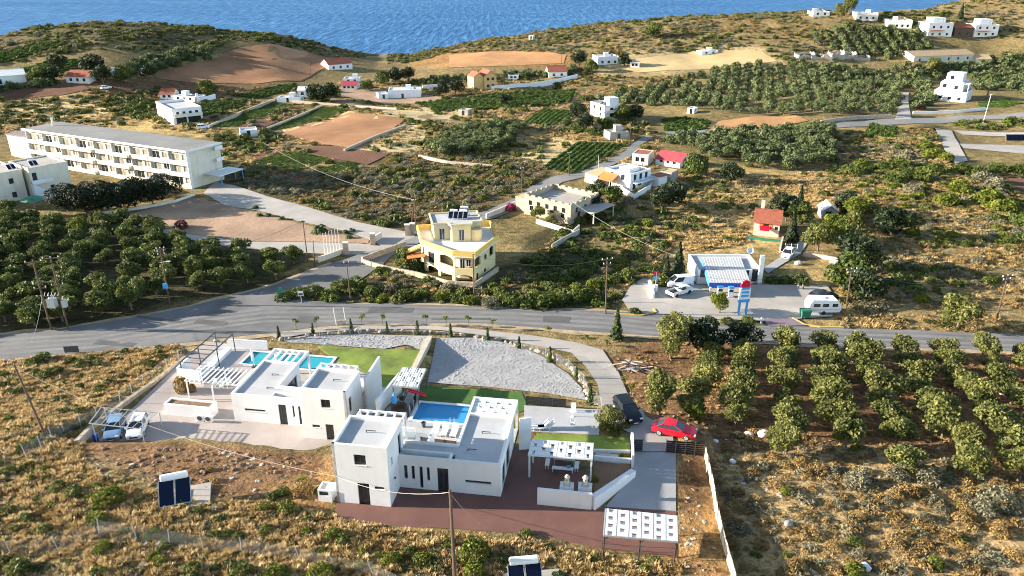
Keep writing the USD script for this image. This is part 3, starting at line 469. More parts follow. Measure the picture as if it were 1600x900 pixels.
def rect_house(par, w, d, h, m='white', t=0.24, holes=None, par_h=0.35, roof='roofgrey', x0=0, y0=0, z0=0.0, base=-0.6, fm='frame', pm='glass', flat=True, bars=1, sill=True):
    """four walls with openings and windows, and a flat roof behind a parapet"""
    holes = holes or {}; c = [(x0, y0), (x0 + w, y0), (x0 + w, y0 + d), (x0, y0 + d)]
    for i, k in enumerate('frbl'):
        hs = holes.get(k, []); wall(par, c[i], c[(i + 1) % 4], z0 + base, z0 + h, t, [q[:4] for q in hs], m, a=t)
        for q in hs:
            kind = q[4] if len(q) > 4 else 'window'
            if kind == 'void': continue
            window(par, c[i], c[(i + 1) % 4], q, t, 'door' if kind == 'door' else 'window', fm, pm if kind != 'solid' else fm, bars if kind != 'door' else 1, sill and kind == 'window')
    if flat: MB().box(x0 + t - .02, y0 + t - .02, z0 + h - par_h - .2, x0 + w - t + .02, y0 + d - t + .02, z0 + h - par_h).build('roof', M[roof], par)
def gable(par, x0, y0, x1, y1, z, rise, m='tile', over=0.35, axis='x', wallm='white', t=0.2, ridge='ridge_cap'):
    """two sloping tiled planes with a ridge and the gable triangles below"""
    if axis == 'x':
        ym = (y0 + y1) / 2; k = rise / (ym - y0); R = [((x0 - over, y0 - over, z - over * k), (x1 + over, y0 - over, z - over * k), (x1 + over, ym, z + rise), (x0 - over, ym, z + rise)), ((x1 + over, y1 + over, z - over * k), (x0 - over, y1 + over, z - over * k), (x0 - over, ym, z + rise), (x1 + over, ym, z + rise))]
        tri = [(x0 + .02, y0, y1), (x1 - .02 - t, y0, y1)]; cap = ((x0 - over, ym, z + rise + .10), (x1 + over, ym, z + rise + .10))
    else:
        xm = (x0 + x1) / 2; k = rise / (xm - x0); R = [((x0 - over, y1 + over, z - over * k), (x0 - over, y0 - over, z - over * k), (xm, y0 - over, z + rise), (xm, y1 + over, z + rise)), ((x1 + over, y0 - over, z - over * k), (x1 + over, y1 + over, z - over * k), (xm, y1 + over, z + rise), (xm, y0 - over, z + rise))]
        tri = None; cap = ((xm, y0 - over, z + rise + .10), (xm, y1 + over, z + rise + .10))
    for q in R:
        q = np.array(q, float); rows = MB(); n = 9
        for i in range(n):      # overlapping tile courses give the slope its steps
            a = q[0] + (q[3] - q[0]) * i / n; b = q[1] + (q[2] - q[1]) * i / n; a2 = q[0] + (q[3] - q[0]) * (i + 1) / n; b2 = q[1] + (q[2] - q[1]) * (i + 1) / n; up = np.array([0, 0, .06]); lo = np.array([0, 0, .015])
            rows.raw([a + up, b + up, b2 + lo, a2 + lo, a - up, b - up, b2 - up, a2 - up], [(0, 1, 2), (0, 2, 3), (4, 6, 5), (4, 7, 6), (0, 4, 5), (0, 5, 1), (1, 5, 6), (1, 6, 2), (3, 7, 4), (3, 4, 0)])
        rows.build('roof', M[m], par)
    MB().bar(cap[0], cap[1], .22, .10).build(ridge, M[m], par)
    if axis == 'x':
        for xx in (x0, x1 - t):
            MB().raw([(xx, y0, z), (xx, y1, z), (xx, ym, z + rise - .08), (xx + t, y0, z), (xx + t, y1, z), (xx + t, ym, z + rise - .08)], [(0, 2, 1), (3, 4, 5), (0, 3, 5), (0, 5, 2), (1, 2, 5), (1, 5, 4)]).build('gable', M[wallm], par)
    else:
        for yy in (y0, y1 - t):
            MB().raw([(x0, yy, z), (x1, yy, z), (xm, yy, z + rise - .08), (x0, yy + t, z), (x1, yy + t, z), (xm, yy + t, z + rise - .08)], [(0, 1, 2), (3, 5, 4), (0, 2, 5), (0, 5, 3), (1, 4, 5), (1, 5, 2)]).build('gable', M[wallm], par)
def footprint(loc, rz, w, d, m=0.5):
    c, s = math.cos(rz), math.sin(rz); KEEP.append(Polygon([(loc[0] + x * c - y * s, loc[1] + x * s + y * c) for x, y in ((-m, -m), (w + m, -m), (w + m, d + m), (-m, d + m))]))
def spot(fl, fr):
    """front-left and front-right base corners in the photograph -> (place, heading, width)"""
    a, b = G(*fl), G(*fr); d = b - a; return (a[0], a[1], min(a[2], b[2])), math.atan2(d[1], d[0]), math.hypot(d[0], d[1])
def line_wall(name, label, pts, h, t=0.25, m='white', cat='wall', coping=None, low=0.5):
    """a free-standing wall along world points (x, y) or (x, y, z); without z its foot follows the ground"""
    ps = []
    for i in range(len(pts) - 1):
        a, b = np.array(pts[i], float), np.array(pts[i + 1], float); n = max(1, int(math.dist(a[:2], b[:2]) / 2.5))
        for k in range(n): ps.append(a + (b - a) * k / n)
    ps.append(np.array(pts[-1], float)); xy = np.array([p[:2] for p in ps]); z = np.array([p[2] if len(p) > 2 else Tz(*p[:2]) for p in ps]); hs = np.full(len(ps), h) if np.ndim(h) == 0 else np.interp(np.linspace(0, 1, len(ps)), np.linspace(0, 1, len(h)), h)
    d = np.gradient(xy, axis=0); d /= np.linalg.norm(d, axis=1, keepdims=True) + 1e-9; nrm = np.c_[-d[:, 1], d[:, 0]] * t / 2; v = []
    for i in range(len(ps)): L_, R_ = xy[i] + nrm[i], xy[i] - nrm[i]; v += [(*L_, z[i] - low), (*R_, z[i] - low), (*R_, z[i] + hs[i]), (*L_, z[i] + hs[i])]
    f = [(0, 1, 2), (0, 2, 3)]; n = len(ps)
    for i in range(n - 1):
        for k in range(4): a = 4 * i + k; b = 4 * i + (k + 1) % 4; f += [(a, a + 4, b + 4), (a, b + 4, b)]
    e = 4 * (n - 1); f += [(e, e + 2, e + 1), (e, e + 3, e + 2)]
    p = thing(name, label, cat); obj('wall_face', (v, f), M[m], p)
    if coping:
        w = np.c_[-d[:, 1], d[:, 0]] * (t / 2 + .05); v = []
        for i in range(n): L_, R_ = xy[i] + w[i], xy[i] - w[i]; v += [(*L_, z[i] + hs[i] + .004), (*R_, z[i] + hs[i] + .004), (*R_, z[i] + hs[i] + .08), (*L_, z[i] + hs[i] + .08)]
        obj('coping', (v, f), M[coping], p)
    KEEP.append(LineString(xy).buffer(t / 2 + .15)); return p
def netfence(name, label, pts, h=1.4, gap=2.6, r=0.035, lean=0.0, m='steel', cat='fence', net=True, rails=0, seed=0, netm='net'):
    rng = np.random.default_rng(seed + 5); ps = []
    for i in range(len(pts) - 1):
        a, b = np.array(pts[i][:2], float), np.array(pts[i + 1][:2], float); n = max(1, round(math.dist(a, b) / gap)); ps += [a + (b - a) * k / n for k in range(n)]
    ps.append(np.array(pts[-1][:2], float)); p = thing(name, label, cat); foot = [np.array([*q, Tz(*q)]) for q in ps]; tops = []
    for q in foot:
        l = np.array([rng.normal(0, lean), rng.normal(0, lean), 0]); t = q + np.array([0, 0, h + .12]) + l; tops.append(q + (t - q) * .93); MB().tube(q - [0, 0, .2], t, r, r, 6).build('post', M[m], p)
    if net:
        v, uv, f, u = [], [], [], 0.0
        for i, q in enumerate(foot):
            if i: u += math.dist(foot[i][:2], foot[i - 1][:2])
            v += [q + [0, 0, .04], tops[i]]; uv += [(u, 0), (u, h)]
            if i: k = 2 * i; f += [(k - 2, k, k + 1), (k - 2, k + 1, k - 1)]
        obj('netting', (np.array(v), np.array(f)), M[netm], p, uv=np.array(uv))
    for k in range(rails):
        mb = MB()
        for i in range(len(foot) - 1): c = (k + 1) / rails * .96; mb.tube(foot[i] + (tops[i] - foot[i]) * c, foot[i + 1] + (tops[i + 1] - foot[i + 1]) * c, .02, .02, 5)
        mb.build('rail', M[m], p)
    return p
def ribbon(a, b, w, amp, nwave, phase, z, th=0.03, n=72):
    """a woven roof slat: a flat band from a to b waving up and down"""
    a, b = np.array(a, float), np.array(b, float); d = b - a; ln = np.linalg.norm(d); d /= ln; s = np.array([-d[1], d[0]]) * w / 2; v, f = [], []
    for i in range(n + 1):
        t = i / n; c = a + d * ln * t; fr = (nwave * t + phase + .25) % 1; zz = z - (amp if abs(fr - .5) < .09 else 0); v += [(*(c + s), zz), (*(c - s), zz), (*(c - s), zz - th), (*(c + s), zz - th)]
        if i:
            for k in range(4): p, q = 4 * (i - 1) + k, 4 * (i - 1) + (k + 1) % 4; f += [(p, p + 4, q + 4), (p, q + 4, q)]
    f += [(0, 1, 2), (0, 2, 3), (4 * n, 4 * n + 2, 4 * n + 1), (4 * n, 4 * n + 3, 4 * n + 2)]
    return np.array(v), np.array(f)
def woven_roof(par, c, z, nlong, ncross, m='white2', amp=.20, fm='white2', gap=.92):
    """c: four plan corners (front-left, front-right, back-right, back-left)"""
    c = [np.array(q[:2], float) for q in c]; lf = lambda s, t: (c[0] * (1 - s) + c[1] * s) * (1 - t) + (c[3] * (1 - s) + c[2] * s) * t
    W = np.linalg.norm(c[3] - c[0]) / nlong
    for i in range(nlong):
        t = (i + .5) / nlong; obj('roof_slat', ribbon(lf(0.005, t), lf(.995, t), W * gap, amp, ncross / 2, .5 * (i % 2), z + .10), M[m], par)
    for k in range(ncross + 1): s = k / ncross; s = min(max(s, .006), .994); MB().bar((*lf(s, 0), z + .08), (*lf(s, 1), z + .08), .05, .07).build('cross_bar', M[fm], par)
    for i in range(4): a, b = c[i], c[(i + 1) % 4]; MB().bar((*a, z - .02), (*b, z - .02), .09 if i % 2 else .10, .14 if i % 2 else .143).build('beam', M[fm], par)
def posts(par, pts, z0, z1, w=.12, m='white2'):
    for q in pts: MB().box(q[0] - w / 2, q[1] - w / 2, z0 - .2, q[0] + w / 2, q[1] + w / 2, z1).build('post', M[m], par)
# ------------------------------------------------------------ the two villas (twins, mirrored)
def villa(name, label, loc, rz, sx, wing0, e, fx, lit):
    """sx = 1: wing to the right, -1: to the left. Local x runs along the front, y to the back"""
    v = thing(name, label, 'villa', loc, rz); W, D, HT = 5.0, 4.64, 6.33
    X = (lambda x: x) if sx > 0 else (lambda x: W - x)                       # mirror about the tower
    def ed(a, b): return (a, b) if sx > 0 else ((X(b[0]), b[1]), (X(a[0]), a[1]))
    def wl(a, b, z0, z1, holes=(), t=.24, aa=0.0, bb=0.0, win=True, **k):
        p = (X(a[0]), a[1]); q = (X(b[0]), b[1]); ln = math.dist(a, b)
        if sx < 0: p, q = q, p; holes = [(ln - h[2], h[1], ln - h[0], h[3]) + tuple(h[4:]) for h in holes]; aa, bb = bb, aa
        wall(v, p, q, z0, z1, t, [h[:4] for h in holes], 'white', aa, bb, **k)
        for h in holes:
            kd = h[4] if len(h) > 4 else 'window'
            if kd == 'door': window(v, p, q, h, t, 'door', 'frame', 'glass', 2, False)
            elif kd == 'wide': window(v, p, q, h, t, 'window', 'frame', 'glass', 3, False)
            elif kd == 'window': window(v, p, q, h, t, 'window', 'frame', 'glass', h[5] if len(h) > 5 else 1, True)
    # tower
    wl((0, 0), (W, 0), -.5, HT, fx['front'])
    wl((W, 0), (W, D), -.5, HT, fx['side'], aa=.24); wl((W, D), (0, D), -.5, HT, [(1.4, 3.3, 3.8, 5.5, 'wide')], aa=.24); wl((0, D), (0, 0), -.5, HT, fx.get('left', []), aa=.24)
    MB().box(.22, .22, HT - .62, W - .22, D - .22, HT - .34).build('roof', M['roofgrey'], v)
    pb = MB(); u = X(2.3); pb.tube((u, 2.6, HT - .36), (u, 2.6, HT - .12), .05).tube((u, 2.6, HT - .12), (u + .9, 2.6, HT - .12), .04); pb.build('roof_pipe', M['darksteel'], v)
    # balcony behind the tower with its slatted frame
    fb = lambda x0, y0, z0, x1, y1, z1: MB().box(min(X(x0), X(x1)), y0, z0, max(X(x0), X(x1)), y1, z1)
    fb(.05, D + .01, 2.9, W + .6, D + 2.2, 3.2).build('balcony_floor', M['terrace'], v)
    fb(.05, D + 2.0, 3.2, W + .6, D + 2.2, 4.0).build('balcony_parapet', M['white'], v); fb(.05, D + .01, 3.2, .25, D + 2.0, 4.0).build('balcony_parapet', M['white'], v); fb(.08, D + .02, -.4, .3, D + 2.1, 2.9).build('balcony_wall', M['white'], v); fb(W - .3, D + 1.9, -.4, W - .05, D + 2.1, 2.9).build('balcony_pillar', M['white'], v)
    for y in (D + .05, D + 1.0): fb(.6, y, HT - .28, W + .1, y + .14, HT - .02).build('pergola_beam', M['white2'], v)
    for k in range(6): x = .62 + k * .86; fb(x, D + .19, HT - .24, x + .14, D + 1.0, HT - .05).build('pergola_slat', M['white2'], v)
    fb(W - .05, D + 1.0, 3.2, W + .09, D + 1.14, HT - .28).build('pergola_post', M['white2'], v); fb(.6, D + 1.0, 4.0, .74, D + 1.14, HT - .28).build('pergola_post', M['white2'], v)
    # wing: front strip with planter slot, then the deep main block
    E, XM, XR, YS, YB, HW = e, 9.9, 14.5, e + 2.55, e + 8.05, 3.58
    wl((W, E), (XR, E), -.5, HW, fx['wing'], t=.22, aa=.004); wl((XR, E), (XR, YB), -.5, HW, fx['wingside'], aa=.22); wl((XR, YB), (XM, YB), -.5, HW, [(1.0, .05, 3.6, 2.4, 'wide')], aa=.24)
    wl((XM, YB), (XM, YS), -.5, HW, [(1.0, .05, 4.2, 2.4, 'wide')], aa=.24); wl((XM, YS), (W + .004, YS), -.5, HW, [(.6, .05, 4.3, 2.4, 'wide')], t=.2, aa=-.2)
    fb(XM + .24, E + .22, HW - .55, XR - .24, YB - .24, HW - .26).build('roof', M['roofgrey'], v)
    fb(W + .01, E + 1.16, HW - .54, XM + .242, YS - .2, HW - .263).build('roof', M['roofgrey'], v)
    fb(W + .01, E + 1.0, HW - .9, XM - .25, E + 1.16, HW - .02).build('planter_wall', M['white'], v); fb(XM - .25, E + .22, HW - .9, XM - .05, E + 1.16, HW - .023).build('planter_wall', M['white'], v)
    fb(W + .01, E + .22, HW - 1.0, XM - .25, E + 1.0, HW - .88).build('planter_floor', M['soil'], v)
    for xx, yy in ((XM + 2.0, E + 5.0), (XM + 1.2, E + 2.0)):
        u = X(xx); MB().tube((u, yy, HW - .28), (u, yy, HW - .05), .05).tube((u, yy, HW - .05), (u + .85, yy, HW - .05), .04).build('roof_pipe', M['darksteel'], v)
    yb2 = e + 11.1
    for x0, x1, y0, y1 in ((XM - .02, XM + .22, YB, yb2), (XR - .22, XR + .02, YB, yb2), (XM + .22, XR - .22, yb2 - .24, yb2)): fb(x0, y0, HW - .42, x1, y1, HW + .003).build('frame_beam', M['white'], v)
    for x in (XM - .02, XR - .22): fb(x, yb2 - .24, -.4, x + .24, yb2 - .001, HW - .42).build('frame_post', M['white'], v)
    a0, a1 = sorted((X(XM + .24), X(XR - .24)))
    if fx['weave']:
        for k in range(7):
            x = a0 + (a1 - a0) * (k + .5) / 7; obj('roof_slat', ribbon((x, YB + .02), (x, yb2 - .26), (a1 - a0) / 7 * .9, .10, 1.5, .5 * (k % 2), HW - .12), M['white2'], v)
        for k in range(4): y = YB + (yb2 - YB) * (k + .5) / 4; MB().box(a0, y - .04, HW - .17, a1, y + .04, HW - .10).build('cross_bar', M['white2'], v)
    else:
        for k in range(4): x = a0 + (a1 - a0) * (k + 1) / 5; MB().box(x - .09, YB + .01, HW - .3, x + .09, yb2 - .25, HW - .05).build('pergola_slat', M['white2'], v)
    fb(XM + .02, YB + .02, -.05, XR, yb2, .04).build('terrace_floor', M['terrace'], v)
    # rail of glass between tower and wing roof, wall lamps
    fb(W + .03, YS - .05, HW + .01, W + 2.2, YS - .02, HW + .9).build('glass_railing', M['pane'], v); fb(W + 1.9, E + 2.7, 0, W + 2.1, YS + 2.6, HW - .4).build('stair_wall', M['white'], v)
    for x, y in ((W + .05, 1.4), (W + .05, 3.3)): MB().tube((X(x), y, 2.2), (X(x + .12), y, 2.2), .09, .09, 8).build('wall_lamp', M['darksteel'], v)
    footprint(loc, rz, 0.1, 0.1); c, s = math.cos(rz), math.sin(rz)
    for x0, y0, x1, y1 in ((0, 0, W, D + 2.2), (W, e, XR, yb2)):
        a, b = sorted((X(x0), X(x1))); KEEP.append(Polygon([(loc[0] + x * c - y * s, loc[1] + x * s + y * c) for x, y in ((a, y0), (b, y0), (b, y1), (a, y1))]).buffer(.4))
    return v
wing_a = [(.48, 1.07, .82, 2.56), (1.20, 1.07, 1.50, 2.56), (1.94, .15, 2.26, 2.56), (2.64, 1.07, 2.92, 2.56), (3.62, .05, 4.66, 2.58, 'door'), (6.2, 1.27, 8.62, 1.56, 'window', 2)]
villa('villa', 'white flat roofed two storey villa nearest the camera, beside the brown patio', A_LOC, A_RZ, 1, 5.0, 2.87,
      dict(front=[(1.94, 4.3, 3.02, 5.39, 'window', 2), (2.04, .05, 3.11, 2.36, 'door'), (3.61, 1.86, 4.5, 2.16)], side=[(1.0, 3.9, 1.3, 4.6), (3.2, 3.2, 4.0, 5.4, 'door')], wing=wing_a, wingside=[(1.0, .05, 2.6, 2.5, 'wide'), (3.4, .05, 5.4, 2.5, 'wide')], weave=True), 1)
wing_b = [(1.29, .3, 1.62, 2.7), (2.05, 1.2, 2.30, 2.7), (3.03, .05, 3.97, 2.7, 'door'), (5.58, 1.47, 8.07, 1.78, 'window', 2)]
villa('villa', 'white flat roofed two storey villa beside the lit lawn, farther from the camera', B_LOC, B_RZ, -1, 5.0, 2.0,
      dict(front=[(W0, a, W1, b) + k for (W0, a, W1, b), k in (((1.8, 4.13, 2.85, 5.17), ('window', 2)), ((1.7, .05, 2.61, 2.06), ('door',)), ((3.26, 1.52, 4.13, 1.86), ()))], side=[], left=[(1.2, .4, 1.6, 2.2), (3.0, 3.2, 3.8, 5.0, 'door')], wing=wing_b, wingside=[(1.2, .4, 1.8, 2.2)], weave=False), 0)
# the far villa's tall fin wall at its right end
def loc_to(loc, rz, x, y, z=0.0): return (loc[0] + x * math.cos(rz) - y * math.sin(rz), loc[1] + x * math.sin(rz) + y * math.cos(rz), loc[2] + z)
BL = lambda x, y, z=0.0: loc_to(B_LOC, B_RZ, x, y, z)
AL = lambda x, y, z=0.0: loc_to(A_LOC, A_RZ, x, y, z)
line_wall('fin_wall', 'tall white fin wall with a slit at the right end of the far villa', [BL(5.35, 4.9), BL(5.75, 9.0)], [5.2, 5.9], .24)
# ------------------------------------------------------------ ground of the compound
PP = lambda pts, z: Polygon([tuple(at(a, b, z)[:2]) for a, b in pts]).buffer(0)
def flat(name, poly, z, m, label, th=0.5, parent=None, keep=True, kind='structure'):
    p = MB().ext(poly, z - th, z).build(name, M[m], parent); tag(p, label, kind=kind)
    if keep: KEEP.append(poly)
    return p
holeA = Polygon([AL(*q)[:2] for q in ((2.95, 13.83), (9.7, 13.83), (9.7, 17.62), (2.95, 17.62))]); holeB = Polygon([BL(*q)[:2] for q in ((-15.3, 14.3), (-3.6, 14.3), (-3.6, 18.0), (-15.3, 18.0))])
patio = PP([(524, 790), (625, 758), (785, 770), (803, 700), (835, 700), (926, 742), (926, 797), (950, 793), (1056, 800), (1057, 869), (945, 859), (840, 836), (700, 826), (620, 823), (528, 812)], 0)
flat('patio', patio, .05, 'brownpat', 'dark brown stamped concrete patio around the near villa')
flat('lower_driveway', PP([(989, 707), (1056, 707), (1056, 799), (946, 792), (988, 746)], 0), .056, 'drive', 'blue grey concrete driveway inside the black gate')
flat('pool_deck', PP([(601, 642), (640, 606), (656, 604), (654, 628), (735, 634), (760, 640), (740, 700), (622, 716), (615, 690)], 0).difference(holeA).difference(Polygon([AL(*q)[:2] for q in ((-.1, -1), (5.1, -1), (5.1, 4.7), (-.1, 4.7))])), .054, 'terrace', 'grey tiled deck around the near villa swimming pool')
flat('terrace', PP([(819, 634), (938, 641), (936, 680), (819, 674)], 0), .06, 'terrace', 'grey tiled sun terrace right of the near villa')
flat('small_lawn', PP([(838, 678), (985, 683), (985, 706), (928, 706), (836, 688)], 0), .066, 'lawn', 'small green lawn behind the dining pergola')
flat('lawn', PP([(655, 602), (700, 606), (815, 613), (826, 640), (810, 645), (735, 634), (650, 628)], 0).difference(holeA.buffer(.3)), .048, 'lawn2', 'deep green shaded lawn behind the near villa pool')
yardB = PP([(228, 690), (300, 690), (400, 700), (478, 713), (516, 702), (520, 690), (560, 680), (600, 638), (617, 622), (605, 606), (530, 560), (402, 545), (330, 533), (300, 548), (240, 608), (152, 690)], -3.3).difference(holeB.buffer(.01))
flat('yard', yardB, -3.24, 'paving', 'pinkish concrete yard around the far villa')
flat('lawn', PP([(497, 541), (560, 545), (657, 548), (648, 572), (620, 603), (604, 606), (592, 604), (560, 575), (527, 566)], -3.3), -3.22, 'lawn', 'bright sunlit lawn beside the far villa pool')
flat('lounge_deck', PP([(311, 575), (344, 537), (388, 543), (356, 580)], -3.3), -3.232, 'roofgrey', 'grey deck of the raised lounge left of the far pool')
drape('gravel_bed', GP([(437, 531), (475, 526), (560, 523), (672, 526), (666, 548), (600, 546), (530, 541)]), M['gravel'], .10, 1.2, label='white gravel bed behind the sunlit lawn')
drape('gravel_bed', GP([(682, 529), (760, 529), (815, 543), (852, 560), (888, 585), (908, 606), (916, 626), (860, 616), (760, 605), (668, 598)]), M['gravel'], .10, 1.2, label='large white gravel bed sloping up behind the near villa')
drape('path', strip([(420, 524), (480, 516), (560, 511), (640, 510), (690, 511), (760, 517), (830, 525), (900, 536), (942, 548), (966, 582), (986, 628), (1008, 652), (1050, 672), (1052, 690), (1042, 707)], [(432, 530), (490, 521), (560, 516), (640, 515), (690, 517), (760, 526), (838, 541), (892, 552), (914, 572), (934, 602), (946, 640), (958, 664), (984, 678), (990, 707)]), M['concrete'], .13, 0.9, label='pale concrete drive curving from the road down to the black gate')
def pool(name, label, hole, z, m, ladder):
    p = thing(name, label, 'swimming pool'); c = list(hole.exterior.coords)[:4]
    MB().ext(hole, z - 1.5, z - 1.4).build('basin_floor', M[m], p)
    for i in range(4):
        a, b = np.array(c[i]), np.array(c[(i + 1) % 4]); MB().bar((*a, z - .72), (*b, z - .72), .12, 1.42).build('basin_wall', M[m], p)
    for i in range(4):
        a, b = np.array(c[i]), np.array(c[(i + 1) % 4]); d = (b - a) / np.linalg.norm(b - a); MB().bar((*(a - d * .15 * (i % 2)), z + .05), (*(b + d * .15 * (i % 2)), z + .05), .30, .08 if i % 2 else .084).build('coping', M['white'], p)
    MB().ext(hole.buffer(-.07), z - .14, z - .12).build('water', M['water2' if m == 'poolturq' else 'water'], p)
    if ladder:
        q, d = ladder; lm = MB()
        for k in (0, .45): x, y = q[0] + k * d[0], q[1] + k * d[1]; lm.tube((x, y, z - .4), (x, y, z + .75), .025).tube((x, y, z + .75), (x + d[1] * .4, y - d[0] * .4, z + .7), .025).tube((x + d[1] * .4, y - d[0] * .4, z + .7), (x + d[1] * .4, y - d[0] * .4, z), .025)
        lm.build('ladder', M['steel'], p)
pool('swimming_pool', 'blue swimming pool behind the near villa, white steps at its left', holeA, .06, 'poolblue', (AL(7.3, 13.9), (math.cos(A_RZ), math.sin(A_RZ))))
pool('swimming_pool', 'turquoise swimming pool behind the far villa, half in shade', holeB, -3.22, 'poolturq', None)
# ------------------------------------------------------------ things around the villas
W2 = lambda px, py, z: at(px, py, z)
# shade roofs
t = thing('dining_pergola', 'white pergola with woven slat roof over the table on the brown patio', 'pergola', A_LOC, A_RZ)
woven_roof(t, [(16.6, 6.05), (22.58, 6.25), (22.55, 8.75), (16.68, 8.5)], 2.6, 4, 7); posts(t, [(16.7, 6.15), (22.48, 6.35), (22.45, 8.65), (16.78, 8.4)], 0, 2.52, .16)
t = thing('carport', 'wide carport with woven white strip roof at the bottom edge of the patio', 'carport')
cp = [W2(943, 836.5, 2.6), W2(1059.5, 846.7, 2.6), W2(1058.7, 807.5, 2.6), W2(946, 795.5, 2.6)]; woven_roof(t, cp, 2.6, 7, 6, 'white2', .16, 'steel', .97)
posts(t, [cp[0][:2] + (.1, .1), (cp[0] + cp[1])[:2] / 2 + (0, .08), cp[1][:2] + (-.1, .1), cp[2][:2] + (-.1, -.1), cp[3][:2] + (.1, -.1)], 0, 2.5, .09, 'darksteel')
for k in (0, 1):
    a = (cp[0][:2] + (.1, .1)) if k == 0 else (cp[0] + cp[1])[:2] / 2 + (0, .08); MB().bar((*a, 2.1), (a[0] + .5, a[1] + .02, 2.48), .05).build('brace', M['darksteel'], t)
netfence('wire_rail', 'low wire railing along the patio edge below the carport', [W2(940, 864, 0), W2(1000, 869, 0), W2(1058, 872, 0)], 1.0, 2.9, .03, m='darksteel', net=False, rails=2, cat='railing')
t = thing('shade_canopy', 'small woven shade canopy beside the near villa pool', 'canopy')
sc = [W2(613, 603, 2.4), W2(653, 606, 2.4), W2(666, 577, 2.4), W2(628, 575, 2.4)]; woven_roof(t, sc, 2.4, 4, 5, 'white2', .22, 'steel', .95); posts(t, [q[:2] * .97 + (sum(sc) / 4)[:2] * .03 for q in sc], 0, 2.3, .08, 'darksteel')
t = thing('white_pergola', 'white open beam pergola over the seats left of the far villa', 'pergola', B_LOC, B_RZ)
for y in (5.3, 8.4): MB().box(-17.2, y, 2.5, -10.4, y + .14, 2.66).build('beam', M['white2'], t)
for k in range(12): x = -17.15 + k * .6; MB().box(x, 5.05, 2.67, x + .10, 8.75, 2.80).build('roof_slat', M['white2'], t)
posts(t, [(-17.1, 5.37), (-13.9, 5.37), (-10.6, 5.37), (-17.1, 8.47), (-13.9, 8.47), (-10.6, 8.47)], 0.05, 2.5, .13)
t = thing('dark_pergola', 'dark metal pergola frame without a roof over the raised lounge', 'pergola', B_LOC, B_RZ)
for x in (-20.3, -17.7): MB().bar((x, 9.3, 2.6), (x, 17.8, 2.6), .10, .14).build('beam', M['darksteel'], t)
for k in range(8): y = 9.5 + k * 1.17; MB().bar((-20.25, y, 2.6), (-17.75, y, 2.6), .05, .08).build('cross_bar', M['darksteel'], t)
posts(t, [(-20.3, 9.4), (-17.7, 9.4), (-20.3, 13.5), (-17.7, 13.5), (-20.3, 17.7), (-17.7, 17.7)], 0, 2.53, .10, 'darksteel')
t = thing('open_carport', 'roofless grey steel carport frame over the two parked cars', 'carport', B_LOC, B_RZ)
cf = [(-22.4, -4.75), (-16.5, -4.8), (-16.4, -1.6), (-23.2, -1.65)]
for i in range(4): a, b = cf[i], cf[(i + 1) % 4]; MB().bar((*a, 2.6), (*b, 2.6), .07, .08 if i % 2 else .085).build('beam', M['steel'], t)
for k in range(1, 8): s = k / 8; a = np.array(cf[0]) * (1 - s) + np.array(cf[1]) * s; b = np.array(cf[3]) * (1 - s) + np.array(cf[2]) * s; MB().bar((*a, 2.66), (*b, 2.66), .04, .05).build('cross_bar', M['steel'], t)
posts(t, [np.array(q) * .985 for q in cf], 0, 2.56, .08, 'steel')
# walls
line_wall('low_wall', 'white wall closing the dining patio, two chimney pots behind it', [W2(839.5, 787.5, 0), W2(924, 796, 0)], 1.75, .25)
line_wall('sloping_wall', 'thick white sloping wall climbing beside the lower driveway', [W2(925.5, 796, 0), W2(989, 744, 0)], [1.45, 0.75], .55)
line_wall('boundary_wall', 'thin white boundary wall between small lawn and lower driveway', [W2(988, 732, 0), W2(987.5, 697, 0), W2(986.5, 692, 0)], 1.25, .22)
line_wall('planter_edge', 'low white edging wall below the small green lawn', [W2(928, 719, 0), W2(985, 724, 0)], .55, .25)
line_wall('planter_edge', 'white upstand at the near edge of the small lawn', [W2(928, 706.5, 0), W2(985, 708, 0)], .35, .2)
t = thing('garden_steps', 'blue grey garden steps between the two low white walls', 'steps')
a, b = W2(930, 712, 0), W2(966, 716, 0); d = (b - a)[:2]
for k in range(3): o = np.array([0.02, -.42 * k]); MB().bar((*(a[:2] + o), .22 - k * .07), (*(b[:2] + o), .22 - k * .07), .40, .14).build('step', M['terrace'], t)
flat('planting_bed', PP([(928, 722), (984, 727), (986, 742), (930, 786), (927, 760)], 0), .10, 'soil', 'bare earth planting bed between dining pergola and sloping wall')
q = [W2(811, 703, 0), W2(829, 701, 0)]; line_wall('screen_wall', 'white screen wall joining the near villa to the sun terrace', q, hgt(q[1], 652), .2)
line_wall('garden_wall', 'white wall between the pool deck and the far villa', [W2(590, 651, 0), W2(626, 607, 0)], 2.1, .25)
line_wall('lounge_wall', 'white wall enclosing the raised lounge at its near left corner', [BL(-20.6, 9.0), BL(-17.6, 8.9)], 1.9, .25)
line_wall('lounge_wall', 'white side wall of the raised lounge, nearest the boundary fence', [BL(-20.7, 9.2), BL(-20.9, 12.0)], 1.9, .25)
line_wall('lounge_bench', 'long white built in bench inside the raised lounge', [BL(-18.4, 10.2), BL(-18.6, 17.6)], .55, .9)
line_wall('rear_wall', 'pale wall along the back of the raised lounge terrace', [BL(-19.2, 18.6), BL(-13.6, 18.9)], 1.3, .22)
t = thing('planter_box', 'big white raised planter in front of the white open pergola', 'planter', B_LOC, B_RZ)
for x0, y0, x1, y1 in ((-18.0, 1.75, -12.2, 2.0), (-18.0, 3.0, -12.2, 3.25), (-18.0, 2.0, -17.75, 3.0), (-12.45, 2.0, -12.2, 3.0)): MB().box(x0, y0, -.2, x1, y1, 1.5 - (.003 if y0 == 2.0 else 0)).build('planter_wall', M['white'], t)
MB().box(-17.76, 1.99, 0, -12.44, 3.01, 1.35).build('soil_fill', M['soil'], t)
